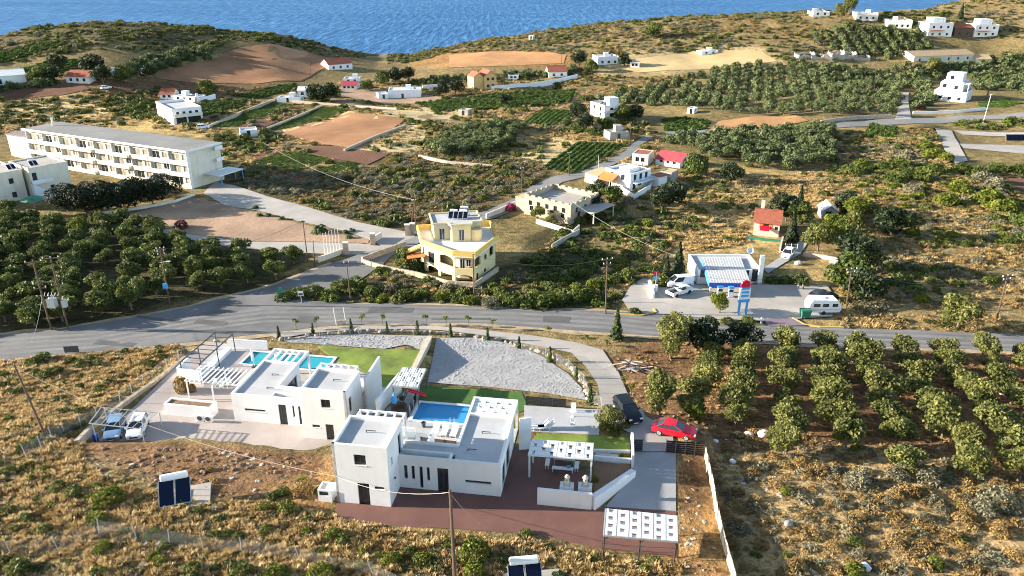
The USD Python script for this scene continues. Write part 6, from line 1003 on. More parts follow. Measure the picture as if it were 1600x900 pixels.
far_house('flat_house', 'flat white house above the straw field', (934, 102), (968, 99), 89, 11, 'white', 'flat', (3, 1)); far_house('flat_house', 'small white cube house right of the flat white house', (984, 106), (999, 106), 97, 6, 'white', 'flat', (2, 1)); far_house('field_hut', 'lone low white hut in the straw field', (1096, 87), (1122, 83), 80, 6, 'white', 'flat', (2, 1), cat='hut', roofm='white2'); far_house('field_hut', 'tiny white hut on the far right hillside', (826, 62), (832, 62), 57, 4, 'white', 'flat', (0, 1), cat='hut')
t, w, d, h, lo, a = block('white_house', 'white three level house standing alone in trees at the centre right', 'house', (922.5, 158), (945, 165), (957, 160), (946, 188)); rect_house(t, w, d, h, 'white', .25, {'f': rows(w, (.9, h * .55), 2, 1.1, 1.4), 'r': rows(d, (.9, h * .55), 1, 1.4, 1.4)}, .4, roof='concrete', base=-2); MB().box(w * .62, d * .35, h - .4, w - .2, d - .2, h + 2.4).build('stair_tower', M['white'], t); roof_heater((lo[0] + math.cos(a) * w * .7, lo[1] + math.sin(a) * w * .7 + 1.5, lo[2] + h - .3), a, 'solar water heater on the lone white house in trees'); MB().box(w + .02, .3, h * .5, w + 1.3, d - .2, h * .5 + .15).build('balcony_floor', M['white'], t); MB().box(w + 1.22, .3, h * .5 + .15, w + 1.3, d - .2, h * .5 + 1.0).build('balcony_parapet', M['pink'], t)
far_house('field_hut', 'small pale hut at the lower edge of the upper olive grove', (1073, 178), (1084, 178), 169, 4, 'white', 'flat', (0, 1), cat='hut'); far_house('field_hut', 'small grey stone hut on the farm track', (716, 181), (731, 181), 171, 4, 'rock', 'flat', (0, 1), cat='hut'); far_house('field_hut', 'small white box hut beside the green crop plots', (376, 214), (403, 213), 204, 5, 'white', 'flat', (0, 1), cat='hut'); far_house('field_hut', 'grey block shelter by the side road above the crimson roof', (953, 219), (982, 218), 207, 5, 'rock', 'flat', (0, 1), cat='hut')
far_house('low_house', 'low white building half hidden by the round tree clump', (433, 160), (470, 161), 155, 5, 'white', 'flat', (0, 1)); far_house('low_house', 'white hut with pitched roof beside the round tree clump', (466, 152), (480, 152), 141, 5, 'white', 'gable', (1, 1), 1.2, 'white2')
# white hillside villa on the right
t, w, d, h, lo, a = far_house('hillside_villa', 'three level white villa with terraces among the right gardens', (1457, 157), (1508, 160), 140, 13, 'white', 'flat', (3, 1)); h2 = h
MB().box(1.2, 2.2, h2 - .36, w - 2.2, d - .5, h2 + 3.0).build('middle_storey', M['white'], t); MB().box(w * .22, 4.2, h2 + 3.0, w * .72, d - .8, h2 + 6.2).build('top_storey', M['white'], t); MB().box(w - 2.2, 2.3, h2 + 2.6, w - .2, d - 1, h2 + 2.8).build('porch_roof', M['white'], t); posts(t, [(w - .4, 2.5), (w - .4, d - 1.3)], h2, h2 + 2.6, .2, 'white')
for k, (x, z, y) in enumerate(((2.2, h2 + .9, 2.2), (w * .55, h2 + .5, 2.2), (w * .35, h2 + 4.0, 4.2))): window(t, (0, y), (w, y), (x, z, x + 1.2, z + 1.3), .1, 'window', 'frame', 'glass', 1, False, depth=-.1)
line_wall('garden_wall', 'white garden wall in front of the hillside villa', [G(1426, 178), G(1460, 178), G(1500, 176), G(1540, 172)], 1.0, .3); line_wall('hedge_wall', 'stone wall below the upper olive grove along the road', [G(1282, 194), G(1320, 188), G(1345, 186), G(1392, 184)], 1.3, .4, 'stonewall')
for nm, lb, fl, fr, tp, dp, wn in (('coast_house', 'flat white coast house beside the big round tree', (1337, 32), (1371, 32), 20, 12, (3, 1)), ('coast_house', 'flat white coast house second from the big round tree', (1386, 44), (1424, 45), 31, 10, (4, 1)), ('coast_house', 'white stepped coast house left of the brown roofed one', (1449, 56), (1486, 58), 36, 12, (3, 2)), ('coast_house', 'white coast house with dark veranda at the right end', (1521, 58), (1558, 56), 38, 10, (3, 2)), ('coast_house', 'white coast house peeping out left of the big round tree', (1270, 26), (1296, 25), 18, 9, (2, 1))):
    t, w, d, h, lo, a = far_house(nm, lb, fl, fr, tp, dp, 'white', 'flat', wn)
    if fl[0] in (1449, 1521): MB().box(w * .3, d * .3, h - .4, w * .8, d - .5, h + 2.4).build('upper_block', M['white'], t); MB().box(.3, -2.0, h * .48, w * .6, -.01, h * .48 + .15).build('veranda_roof', M['tile'], t)
far_house('coast_house', 'brown roofed shaded house between the two white coast houses', (1490, 57), (1518, 57), 43, 10, 'wood', 'gable', (2, 1), 1.6)
t, w, d, h, lo, a = far_house('bungalow', 'long low bungalow with tan tiled roof in the right gardens', (1427, 97), (1520, 95), 88, 12, 'cream', 'gable', (6, 1), 2.0, 'tan'); far_house('bungalow', 'small tan roofed pavilion right of the long bungalow', (1524, 99), (1548, 99), 95, 9, 'cream', 'gable', (1, 1), 1.8, 'tan')
rng = np.random.default_rng(41)
for k, (px, py, w_, h_) in enumerate(((1248, 92, 9, 3), (1268, 93, 7, 2), (1284, 93, 5, 2.6), (1300, 92, 7, 4), (1316, 92, 8, 3.2), (1334, 94, 8, 2.2))):
    q = G(px, py); t = thing('stone_ruin', 'grey roofless stone ruin above the upper grove, %s from the left' % ordn(k), 'ruin', q, rng.uniform(-.2, .2))
    for (p0, p1, hh_) in (((0, 0), (w_, 0), h_ * .6), ((w_, 0), (w_, 5), h_), ((w_, 5), (0, 5), h_ * .9), ((0, 5), (0, 0), h_ * .7)): ln = math.dist(p0, p1); wall(t, p0, p1, -1, hh_, .5, [], 'rock', a=.5, top=[(ln, hh_), (ln * .7, hh_ * .75), (ln * .4, hh_ * 1.05), (.5, hh_ * .8)])
# ------------------------------------------------------------ poles, cables, signs
def pole(label, base, top, arms=(), r=.13, m='wood', extra=None, name='utility_pole', cat='utility pole', adir=0.3):
    q = G(*base); h = hgt(q, top[1]); yc = q[1] * _c - (q[2] + h - CAM_H) * _s; dx = (top[0] - 800) / FPX * yc - q[0]; dx = float(np.clip(dx, -1.8, 1.8)); t = thing(name, label, cat, q)
    tp = np.array([dx, 0, h]); MB().tube((0, 0, -.4), tp, r, r * .68, 8).build('pole', M[m], t)
    for f, ln in arms:
        c = tp * f; d = np.array([math.cos(adir), math.sin(adir), 0]) * ln / 2; ar = MB().bar(c - d, c + d, .12, .14).build('cross_arm', M[m], t)
        for k in (-.9, 0, .9): MB().lathe([(.03, 0), (.07, .05), (.05, .14), (.08, .2), (0, .26)], 8, tuple(c + d * k + [0, 0, .07])).build('insulator', M['white2'], ar)
    KEEP.append(Point(q[0], q[1]).buffer(.5)); return t, q + tp
_, pc = pole('brown wooden pole standing in the middle of the front slope', (711, 908), (703, 765), (), .15)
_, pl = pole('leaning dark wooden pole on the golden slope at the left', (72, 682), (22, 570), (), .13)
t1, pa = pole('left pole of the transformer pair by the main road', (80.4, 516), (50.6, 405), ((.96, 2.2), (.60, 1.6)), .15); t2, pb = pole('right pole of the transformer pair by the main road', (106.6, 514), (78.6, 402), ((.985, 2.2), (.62, 1.6)), .15)
qa, qb = G(80.4, 516), G(106.6, 514); t = thing('transformer', 'grey transformer boxes slung between the pole pair', 'transformer', (qa + qb) / 2); e = (qb - qa) / 2
for z in (3.6, 5.4, 7.6): MB().bar((-e[0] * 1.15 - (z / 11.3) * .05, -e[1] * 1.15, z), (e[0] * 1.15, e[1] * 1.15, z), .14).build('platform_beam', M['wood'], t)
MB().box(-.65, -.45, 3.68, .45, .45, 5.0).build('tank', M['steel'], t)
for x in (-.4, 0, .3): MB().lathe([(.08, 5.0), (.1, 5.15), (.06, 5.25), (.1, 5.35), (.05, 5.6), (0, 5.62)], 8, (x, 0, 0)).build('bushing', M['white2'], t)
MB().box(e[0] + .1, e[1] - .3, 3.6, e[0] + .7, e[1] + .3, 4.7).build('switch_box', M['steel'], t)
for k in range(9): MB().bar((-e[0] * .9 + k * e[0] * .22, 0, 5.45), (-e[0] * .9 + k * e[0] * .22, .4, 5.8), .06).build('fuse_holder', M['white2'], t) if k % 2 == 0 else None
t, p3 = pole('tall dark pole among the left grove trees', (265, 476), (250, 387), ((.98, 1.2), (.93, 1.0), (.88, 1.0)), .15); MB().box(-.35, -.35, 2.9, .35, -.1, 3.7).build('blue_plate', M['skyblue'], t); MB().tube((-.25, 0, 7.2), (1.1, -.2, 7.5), .04).build('lamp_arm', M['steel'], t); MB().box(.9, -.32, 7.4, 1.5, -.1, 7.52).build('lamp_head', M['white2'], t)
_, p4 = pole('tall thin pole beside the soil plot at the driveway branch', (481, 408), (473, 344), ((.97, .8),), .12); pole('short second pole next to the tall one at the driveway branch', (492, 416), (489, 376), (), .10)
_, p5 = pole('thin pole in the scrub left of the yellow house', (548, 468), (541, 408), ((.95, .8),), .11); _, p6 = pole('pole standing in front of the yellow house corner', (741, 470), (739, 397), (), .13)
_, p7 = pole('tall pole on the road edge by the forecourt bed', (946, 491), (949, 404), ((.98, 1.8), (.90, 1.2)), .14); q = G(946, 491)
_, p8 = pole('left leg of the braced pole pair behind the gate pillars', (642, 358), (647, 312), ((.96, .8),), .12); pole('right leg of the braced pole pair behind the gate pillars', (650, 362), (647.6, 312), (), .12)
_, p9 = pole('pole with cross arm at the right side of the caravan', (1322, 482), (1331, 420), ((.97, 2.0), (.9, 1.4)), .13); _, p10 = pole('pole with cross arm in the scrub at the far right', (1556, 503), (1575, 430), ((.97, 2.0), (.9, 1.4)), .13)
for k, (b_, t_, lb) in enumerate((((815, 302), (816, 262), 'pole beside the side road left of the stone house'), ((889, 275), (890, 238), 'pole beside the vine plot on the side road'), ((935, 272), (935.5, 243), 'white pole beside the white house with awnings'), ((1004, 275), (1004, 255), 'short pole behind the white house with awnings'), ((983, 228), (986, 192), 'thin pole near the lone white house in trees'), ((1536, 192), (1549, 147), 'leaning pale pole on the upper road bend'), ((1366, 140), (1371, 90), 'pole in the middle of the upper grove'), ((1482, 112), (1487, 85), 'thin pole above the hillside villa'), ((1320, 38), (1322, 3), 'thin pole before the big round coast tree'), ((485, 118), (484, 96), 'pole on the coast lane bend'), ((477, 127), (478, 108), 'second pole on the coast lane bend'), ((8, 196), (6, 178), 'thin pole at the left end of the hotel'), ((877, 100), (878, 76), 'thin pole behind the orange stubble field'))): pole(lb, b_, t_, ((.96, .9),) if k in (0, 1, 5, 6) else (), .12 if k < 4 else .14, 'steel' if k in (2, 5) else 'wood')
def cable(label, a, b, sag, r=.03, m='steel', n=16):
    a, b = np.array(a, float), np.array(b, float); t_ = thing('power_cable', label, 'cable', a); pts = [(b - a) * k / n - [0, 0, 4 * sag * (k / n) * (1 - k / n)] for k in range(n + 1)]; mb = MB()
    for i in range(n): mb.tube(pts[i], pts[i + 1], r, r, 5)
    mb.build('wire', M[m], t_)
cable('thick pale cable from the leaning left pole across the parked cars to the near villa', pl - [0, 0, .3], AL(.1, -.05, 2.9), 1.6, .022, 'rock'); cable('pale cable from the near villa front to the middle pole', AL(.1, -.06, 2.92), pc - [0, 0, .25], .8, .02, 'rock'); cable('cable falling from the middle pole to the patio edge', pc - [0, 0, .3], G(782, 838) + [0, 0, .4], .8, .02, 'rock')
cable('cable from the leaning left pole to the road side transformer', pl - [0, 0, .2], pa * .5 + G(80.4, 516) * .5, 1.5, .018, 'steel'); cable('long cable crossing the scrub to the braced pole pair', G(415, 262) + [0, 0, 7], p8, 2.0, .022, 'steel'); cable('cable from the stone house down to the petrol station shop', G(893, 351) + [0, 0, 5.0], G(1088, 441) + [0, 0, 3.4], 1.2, .022, 'steel')
cable('wire between the transformer pair and the grove pole', pb, p3, 1.5, .02, 'darksteel'); cable('wire between the grove pole and driveway pole', p3, p4, 2, .02, 'darksteel'); cable('wire between the forecourt pole and caravan pole', p7, p9, 2.5, .02, 'darksteel'); cable('wire between the caravan pole and far right pole', p9, p10, 2, .02, 'darksteel'); cable('wire between the yellow house pole and forecourt pole', p6, p7, 1.5, .02, 'darksteel')
q = G(471.5, 474); t = thing('road_sign', 'white and dark rectangular sign on a post by the road junction', 'sign', q, .1); MB().tube((0, 0, -.2), (0, 0, 2.0), .05).build('post', M['steel'], t); MB().box(-.42, -.06, 1.3, .42, -.01, 2.1).build('sign_board', M['white2'], t); MB().box(-.34, -.075, 1.42, .34, -.062, 1.8).build('sign_panel', M['darksteel'], t)
q = G(440, 470); t = thing('road_sign', 'tall narrow green sign beside the road junction bushes', 'sign', q, .3); MB().tube((0, 0, -.2), (0, 0, 2.2), .05).build('post', M['steel'], t); MB().box(-.3, -.06, .5, .3, -.01, 2.4).build('sign_board', M['green'], t)
q = G(113, 552); t = thing('road_panel', 'dark rectangular panel standing at the road edge, left', 'sign', q, .12); MB().box(-.95, -.05, .2, .95, .05, 1.1).build('sign_board', M['darksteel'], t); MB().box(-.85, -.04, -.2, -.75, .04, .2).box(.75, -.04, -.2, .85, .04, .2).build('leg', M['wood'], t)
q0, q1 = G(526, 509), G(541.5, 508); t = thing('sign_frame', 'two leaning pale posts with a stone plaque beside the road', 'sign frame', q0); d_ = q1 - q0
for o in (d_ * 0, d_): MB().tube(o - [0, 0, .2], o + [-.25, 0, 2.9], .05).build('post', M['white2'], t)
MB().bar(d_ * .08 + [0, .05, .45], d_ * .92 + [0, .05, .45], .2, .8).build('plaque', M['stonewall'], t)
for k in range(5):
    q = G(1577 + k * 7, 221); t = thing('solar_array', 'dark solar array on the levelled plot at the right edge, %s from the left' % ordn(k), 'solar panel', q, 0, 'solar panels on the levelled plot'); MB().raw([(-.8, 0, .3), (.8, 0, .3), (.8, 1.2, 2.0), (-.8, 1.2, 2.0), (-.8, .06, .26), (.8, .06, .26), (.8, 1.26, 1.96), (-.8, 1.26, 1.96)], [(0, 1, 2), (0, 2, 3), (4, 6, 5), (4, 7, 6), (0, 4, 5), (0, 5, 1), (1, 5, 6), (1, 6, 2), (2, 6, 7), (2, 7, 3), (3, 7, 4), (3, 4, 0)]).build('panel', M['solar'], t); MB().bar((-.6, 1.2, -.2), (-.6, 1.2, 1.9), .08).bar((.6, 1.2, -.2), (.6, 1.2, 1.9), .08).build('stand', M['steel'], t)
# ------------------------------------------------------------ vegetation
def leaves(P, N, size, rng, aspect=0.7, tilt=0.6):
    n = len(P); N = N + rng.normal(0, tilt, (n, 3)); N /= np.linalg.norm(N, axis=1, keepdims=True) + 1e-9
    a = np.cross(N, rng.normal(0, 1, (n, 3))); a /= np.linalg.norm(a, axis=1, keepdims=True) + 1e-9; b = np.cross(N, a)
    sz = (size * rng.uniform(0.65, 1.35, n))[:, None]
    v = np.stack([P + a * sz, P + b * sz * aspect, P - a * sz, P - b * sz * aspect], 1).reshape(-1, 3)
    k = np.arange(n) * 4; return v, np.vstack([np.c_[k, k + 1, k + 2], np.c_[k, k + 2, k + 3]])
def lumpy(lumps, n, size, rng, tilt=0.6, lo=0.72, hi=1.06, zmin=None):
    ar = np.array([r[0] * r[1] + r[0] * r[2] for _, r in lumps]); pick = rng.choice(len(lumps), n * 2, p=ar / ar.sum())
    c = np.array([l[0] for l in lumps])[pick]; r = np.array([l[1] for l in lumps])[pick]
    u = rng.normal(0, 1, (n * 2, 3)); u /= np.linalg.norm(u, axis=1, keepdims=True); k = rng.uniform(lo, hi, (n * 2, 1))
    P = c + u * r * k; keep = np.ones(n * 2, bool)
    for cc, r2 in lumps:
        q = (((P - cc) / np.array(r2)) ** 2).sum(1); keep &= q > 0.42
    if zmin is not None: keep &= P[:, 2] > zmin
    P, u, r = P[keep][:n], u[keep][:n], r[keep][:n]; N = u / r; N /= np.linalg.norm(N, axis=1, keepdims=True)
    return leaves(P, N, size, rng, tilt=tilt)
def tree_proto(name, seed, leaf, R=2.1, h=3.9, trunk=1.1, lumps=7, n=850, size=0.26, flat=0.8, tr=0.16, tilt=1.2, lo=.62, hi=1.2):
    rng = np.random.default_rng(seed); p = proto(name); ls = []
    cz = trunk + (h - trunk) * 0.5; hz = (h - trunk) * 0.5; tm = MB()
    tips = []
    for i in range(lumps):
        a = i * 2.4 + rng.uniform(-.5, .5); d = R * rng.uniform(0.36, 0.74) * (0 if i == 0 else 1); z = cz + hz * rng.uniform(-0.5, 0.5) + (hz * 0.35 if i == 0 else 0); r = R * rng.uniform(0.32, 0.58)
        c = np.array([d * math.cos(a), d * math.sin(a), z]); ls.append((c, (r, r * rng.uniform(.85, 1.1), r * flat * rng.uniform(.85, 1.15)))); tips.append(c)
    fork = np.array([rng.uniform(-.1, .1), rng.uniform(-.1, .1), trunk * 0.85])
    tm.tube((0, 0, -0.25), fork, tr * 1.25, tr * 0.8, 7)
    for c in tips[:5]: tm.tube(fork, c * 0.8 + fork * 0.2, tr * 0.6, tr * 0.2, 5)
    tm.build('trunk', M['bark'], p); obj('crown', lumpy(ls, n, size, rng, tilt, lo, hi), L[leaf], p)
    return p
def cone_proto(name, seed, leaf, R, h, n, size, tiers=9, base=0.5, slim=1.0):
    rng = np.random.default_rng(seed); p = proto(name); MB().tube((0, 0, -.2), (0, 0, h * .95), R * .09, .02, 6).build('trunk', M['bark'], p)
    P, N = [], []
    for k in range(n):
        t = rng.uniform(0, 1) ** 1.35; z = base + (h - base) * t; tier = 0.72 + 0.28 * (1 - ((t * tiers) % 1)); a = rng.uniform(0, 2 * PI); lob = 0.82 + 0.18 * math.sin(a * 5 + int(t * tiers) * 1.7)
        r = R * (1 - t) ** slim * tier * lob * rng.uniform(.55, 1.05); P.append((r * math.cos(a), r * math.sin(a), z - r * .12)); N.append((math.cos(a), math.sin(a), .7))
    obj('crown', leaves(np.array(P), np.array(N), size, rng, tilt=.5), L[leaf], p); return p
def bush_mesh(seed, R=1.0, h=0.8, n=220, size=0.15, lumps=5):
    rng = np.random.default_rng(seed); ls = [(np.array([0, 0, h * .35]), (R * .7, R * .7, h * .62))]
    for i in range(lumps):
        a = rng.uniform(0, 2 * PI); d = R * rng.uniform(.35, .62); r = R * rng.uniform(.32, .5); ls.append((np.array([d * math.cos(a), d * math.sin(a), h * rng.uniform(.15, .4)]), (r, r, h * rng.uniform(.35, .55))))
    return lumpy(ls, n, size, rng, tilt=1.0, zmin=0.0)
def tuft_mesh(seed, R=0.4, h=0.5, n=26, w=0.035):
    rng = np.random.default_rng(seed); v, f = [], []
    for i in range(n):
        a = rng.uniform(0, 2 * PI); d = R * rng.uniform(0, .6); b = np.array([d * math.cos(a), d * math.sin(a), -.03]); a2 = a + rng.normal(0, .7); hh = h * rng.uniform(.5, 1)
        t = b + np.array([math.cos(a2) * R * rng.uniform(.2, .7), math.sin(a2) * R * rng.uniform(.2, .7), hh]); s = np.array([-math.sin(a2), math.cos(a2), 0]) * w * rng.uniform(.7, 1.6); m = (b + t) / 2 + np.array([0, 0, hh * .15])
        k = len(v); v += [b - s, b + s, m + s * .9, m - s * .9, t]; f += [(k, k + 1, k + 2), (k, k + 2, k + 3), (k + 3, k + 2, k + 4)]
    return np.array(v), np.array(f)
def rock_mesh(seed, R=0.2):
    rng = np.random.default_rng(seed); m = trimesh.creation.icosphere(1, R); m.vertices *= rng.uniform(.6, 1.3, (len(m.vertices), 1)); m.vertices *= (1.2, 1, .65); return m.vertices, m.faces
keep_all = unary_union([k.buffer(0.25) for k in KEEP]); shapely.prepare(keep_all)
def free(x, y): return ~shapely.contains_xy(keep_all, x, y)
def spread(poly, dens, rng, clump=None, cs=9.0, seed=0):
    x0, y0, x1, y1 = poly.bounds; n = int((x1 - x0) * (y1 - y0) * dens); x = rng.uniform(x0, x1, n); y = rng.uniform(y0, y1, n)
    k = shapely.contains_xy(poly, x, y) & free(x, y); x, y = x[k], y[k]
    if clump is not None and len(x):
        q = meshkit.fbm(np.c_[x / cs, y / cs, x * 0 + seed], 3, 40 + seed); k = rng.uniform(0, 1, len(x)) < np.clip((q - clump) * 6, 0.03, 1); x, y = x[k], y[k]
    return x, y
PROTO = {'bush_a': lambda: (bush_mesh(1), L['bush']), 'bush_b': lambda: (bush_mesh(2, 1, .95), L['bush']), 'bush_c': lambda: (bush_mesh(14, 1.1, .7), L['olive']), 'lime': lambda: (bush_mesh(3, 1, .75), L['lime']), 'grey': lambda: (bush_mesh(4, 1, .7, 200, .13), L['grey']), 'grey_b': lambda: (bush_mesh(5, 1, .55, 200, .13), L['grey']),
         'dry': lambda: (bush_mesh(6, 1, .6, 200, .12), L['dry']), 'dry_b': lambda: (bush_mesh(7, 1, .75, 200, .12), L['dry']), 'tuft': lambda: (tuft_mesh(8), L['straw']), 'tuft_b': lambda: (tuft_mesh(9, .5, .4, 30), L['straw']), 'tuft_d': lambda: (tuft_mesh(15, .5, .35, 30), L['dry']),
         'crop': lambda: (bush_mesh(10, 1, .7, 120, .22, 3), L['crop']), 'vine': lambda: (bush_mesh(11, 1, 1.0, 140, .22, 4), L['vine']), 'stone': lambda: (rock_mesh(12), M['rock']), 'stone_b': lambda: (rock_mesh(13, .15), M['white']), 'olive_far': lambda: (bush_mesh(16, 1, 1.35, 260, .17, 6), L['far']),
         'pebble': lambda: (rock_mesh(17, .10), M['gravel']), 'clod': lambda: (rock_mesh(18, .2), M['soil'])}
def stuff(name, label, lots):
    """one object of many uncountable plants or stones: lots = [(prototype, x, y, scale, lift)]"""
    pi = UsdGeom.PointInstancer.Define(stage, '/World/' + fresh('/World', name)); tag(pi.GetPrim(), label, name.replace('_', ' '), kind='stuff')
    keys = sorted({l[0] for l in lots}); rel = pi.CreatePrototypesRel(); idx = []; pos = []; sc = []; ori = []; rng = np.random.default_rng(77)
    for k in keys:
        me, m = PROTO[k](); pr = usdkit.mesh(stage, str(pi.GetPath()) + '/plant_' + k, me, m); rel.AddTarget(pr.GetPath())
    for k, x, y, s, lift in lots:
        if not len(x): continue
        z = T(x, y) + lift; idx += [keys.index(k)] * len(x); pos.append(np.c_[x, y, z]); sc.append(np.stack([s * rng.uniform(.85, 1.2, len(x)), s * rng.uniform(.85, 1.2, len(x)), s * rng.uniform(.7, 1.2, len(x))], 1)); a = rng.uniform(0, PI, len(x)); ori.append(np.c_[np.cos(a), a * 0, a * 0, np.sin(a)])
    pos = np.vstack(pos); sc = np.vstack(sc); ori = np.vstack(ori)
    pi.CreateProtoIndicesAttr(Vt.IntArray.FromNumpy(np.array(idx, np.int32))); pi.CreatePositionsAttr(Vt.Vec3fArray.FromNumpy(pos.astype(np.float32))); pi.CreateScalesAttr(Vt.Vec3fArray.FromNumpy(sc.astype(np.float32)))
    pi.CreateOrientationsAttr(Vt.QuathArray([Gf.Quath(float(o[0]), float(o[1]), float(o[2]), float(o[3])) for o in ori]))
    return len(pos)
NST = 0
def wild(name, label, pts, mix, seed, cs=9.0):
    """mix: [(prototype, plants per square metre, smallest, largest, clump threshold or None)]"""
    global NST
    rng = np.random.default_rng(seed); po = GP(pts); lots = []
    for j, (k, dens, a, b, cl) in enumerate(mix):
        x, y = spread(po, dens, rng, cl, cs, seed + j); s = a + (b - a) * rng.uniform(0, 1, len(x)) ** 2.2; lots.append((k, x, y, s, -0.03))
    if sum(len(l[1]) for l in lots): NST += stuff(name, label, lots)
FRONT_L = [(-300, 1020), (-300, 600), (-100, 560), (100, 553), (282, 540), (292, 560), (225, 605), (140, 655), (125, 705), (150, 740), (240, 768), (330, 782), (430, 788), (520, 804), (620, 828), (830, 845), (940, 872), (1062, 880), (1062, 1020)]
wild('dry_grass', 'dry golden grass and low tufts on the slope in front of and left of the villas', FRONT_L, [('tuft', 4.8, .5, 1.3, .34), ('tuft_b', 3.8, .5, 1.3, .34), ('tuft_d', 1.0, .5, 1.2, .42)], 1)
wild('undergrowth', 'small scrub cushions and stones on the slope in front of and left of the villas', FRONT_L, [('dry', 0.22, .25, .8, .45), ('bush_a', 0.36, .25, .8, .47), ('lime', 0.48, .25, .7, .48), ('grey', 0.264, .2, .7, .46), ('bush_c', 0.12, .25, .8, .48), ('stone', 0.525, .3, 1.5, .45)], 2, 6)
wild('undergrowth', 'brown and grey scrub cushions on the stony slope at the lower right', [(1110, 700), (1160, 670), (1330, 695), (1600, 742), (1950, 740), (1950, 1020), (1150, 1020), (1140, 900)],
     [('dry', 1.1, .22, .75, .40), ('dry_b', .9, .22, .8, .41), ('grey', .45, .25, .9, .43), ('grey_b', .45, .2, .7, .43), ('lime', .07, .25, .7, .46), ('tuft_d', 1.6, .5, 1.1, .40), ('tuft_b', .9, .5, 1.1, .42), ('stone', .7, .3, 1.3, .42), ('stone_b', .12, .3, .9, .45)], 3, 6)
wild('dirt_clods', 'stones and clods on the dug earth bank between the villas and the solar heater', [(130, 700), (320, 700), (480, 720), (514, 790), (420, 780), (300, 780), (220, 760), (120, 730)], [('clod', 2.0, .4, 1.8, .40), ('stone', 1.0, .3, 1.3, .44), ('dry', .10, .3, .7, .5), ('tuft_d', .2, .5, 1, .5)], 4, 5)
wild('dirt_clods', 'stones on the orange bank between the lower driveway and the reed fence', [(1060, 705), (1100, 706), (1140, 900), (1064, 900), (945, 868), (1060, 868)], [('clod', 1.4, .4, 1.4, .42), ('stone', 1.2, .3, 1.2, .44), ('tuft_d', .8, .5, 1, .46)], 5, 4)
wild('undergrowth', 'low weeds between the orchard rows beside the right driveway', [(1000, 640), (960, 550), (1050, 535), (1200, 530), (1400, 540), (1950, 570), (1950, 740), (1600, 740), (1330, 695), (1110, 690)], [('tuft_b', .8, .5, 1.1, .44), ('tuft_d', .8, .5, 1.1, .44), ('dry', .06, .3, .7, .5), ('stone', .15, .3, 1.2, .5)], 6)
wild('undergrowth', 'dense green scrub filling the strip between the main road and the yellow house', [(425, 474), (440, 452), (480, 440), (520, 420), (560, 412), (620, 428), (700, 444), (770, 446), (800, 425), (850, 385), (900, 340), (970, 330), (1050, 388), (1020, 430), (975, 450), (960, 484), (800, 478), (700, 474), (560, 472)],
     [('bush_a', .20, .5, 1.5, .40), ('bush_b', .16, .5, 1.6, .41), ('lime', .05, .5, 1.3, .46), ('grey', .12, .5, 1.3, .43), ('bush_c', .14, .5, 1.5, .42), ('tuft_b', .7, .7, 1.5, .42), ('dry', .06, .4, 1.0, .46)], 7)
wild('undergrowth', 'green and golden scrub on the slope between the white house and the petrol station', [(940, 330), (1010, 290), (1080, 262), (1180, 275), (1290, 268), (1310, 330), (1270, 330), (1240, 300), (1180, 310), (1170, 380), (1085, 395), (1050, 390), (1000, 440)],
     [('grey', 0.16, .5, 1.4, .45), ('bush_c', 0.16, .5, 1.5, .46), ('tuft', 1.2, .8, 1.8, .40), ('tuft_b', 1.05, .8, 1.8, .40), ('bush_a', 0.112, .5, 1.5, .47)], 8, 14)
wild('undergrowth', 'green scrub covering the hillside right of the petrol station', [(1300, 205), (1460, 202), (1485, 262), (1600, 262), (1900, 300), (1900, 530), (1600, 524), (1320, 512), (1312, 450), (1325, 410), (1310, 330), (1290, 268)],
     [('bush_a', 0.103, .6, 1.9, .43), ('lime', 0.112, .5, 1.6, .44), ('grey', 0.216, .5, 1.5, .42), ('bush_c', 0.0936, .6, 1.7, .44), ('dry', 0.202, .5, 1.2, .42), ('tuft_b', 1.22, .8, 1.8, .40), ('tuft_d', 0.816, .8, 1.6, .40)], 9, 12)
wild('undergrowth', 'grey brown scrub on the flat behind the hotel driveway', [(350, 264), (420, 262), (480, 268), (580, 260), (640, 240), (760, 245), (830, 250), (860, 262), (820, 300), (760, 325), (700, 348), (655, 362), (560, 345), (480, 320), (420, 305), (370, 288)],
     [('grey', 0.231, .6, 1.6, .42), ('dry', 0.165, .5, 1.4, .43), ('bush_c', 0.115, .6, 1.8, .46), ('bush_a', 0.066, .6, 2.0, .48), ('tuft_d', 0.56, .8, 1.8, .40)], 10, 14)
wild('undergrowth', 'scrub and grass between the fields of the plain', [(-200, 150), (330, 140), (560, 130), (900, 110), (1000, 120), (1120, 120), (930, 150), (1000, 190), (1030, 210), (1030, 260), (980, 300), (900, 230), (800, 280), (640, 245), (560, 250), (460, 280), (350, 265), (330, 215), (200, 195), (-200, 230)],
     [('grey', 0.0454, .7, 1.8, .45), ('bush_c', 0.0583, .8, 2.2, .46), ('bush_a', 0.0454, .8, 2.2, .47), ('tuft', 0.227, 1.2, 2.6, .40), ('tuft_d', 0.151, 1.2, 2.6, .42)], 11, 20)
wild('undergrowth', 'low scrub speckling the headland at the left by the sea', [(-300, 40), (60, 42), (150, 34), (330, 44), (480, 64), (590, 86), (540, 96), (470, 76), (380, 68), (240, 90), (150, 80), (-300, 100)], [('grey', 0.0624, .8, 2.2, .38), ('bush_c', 0.0728, .8, 2.3, .40), ('bush_a', 0.0624, .8, 2.4, .42), ('dry', 0.025, .8, 2.0, .42)], 12, 25)
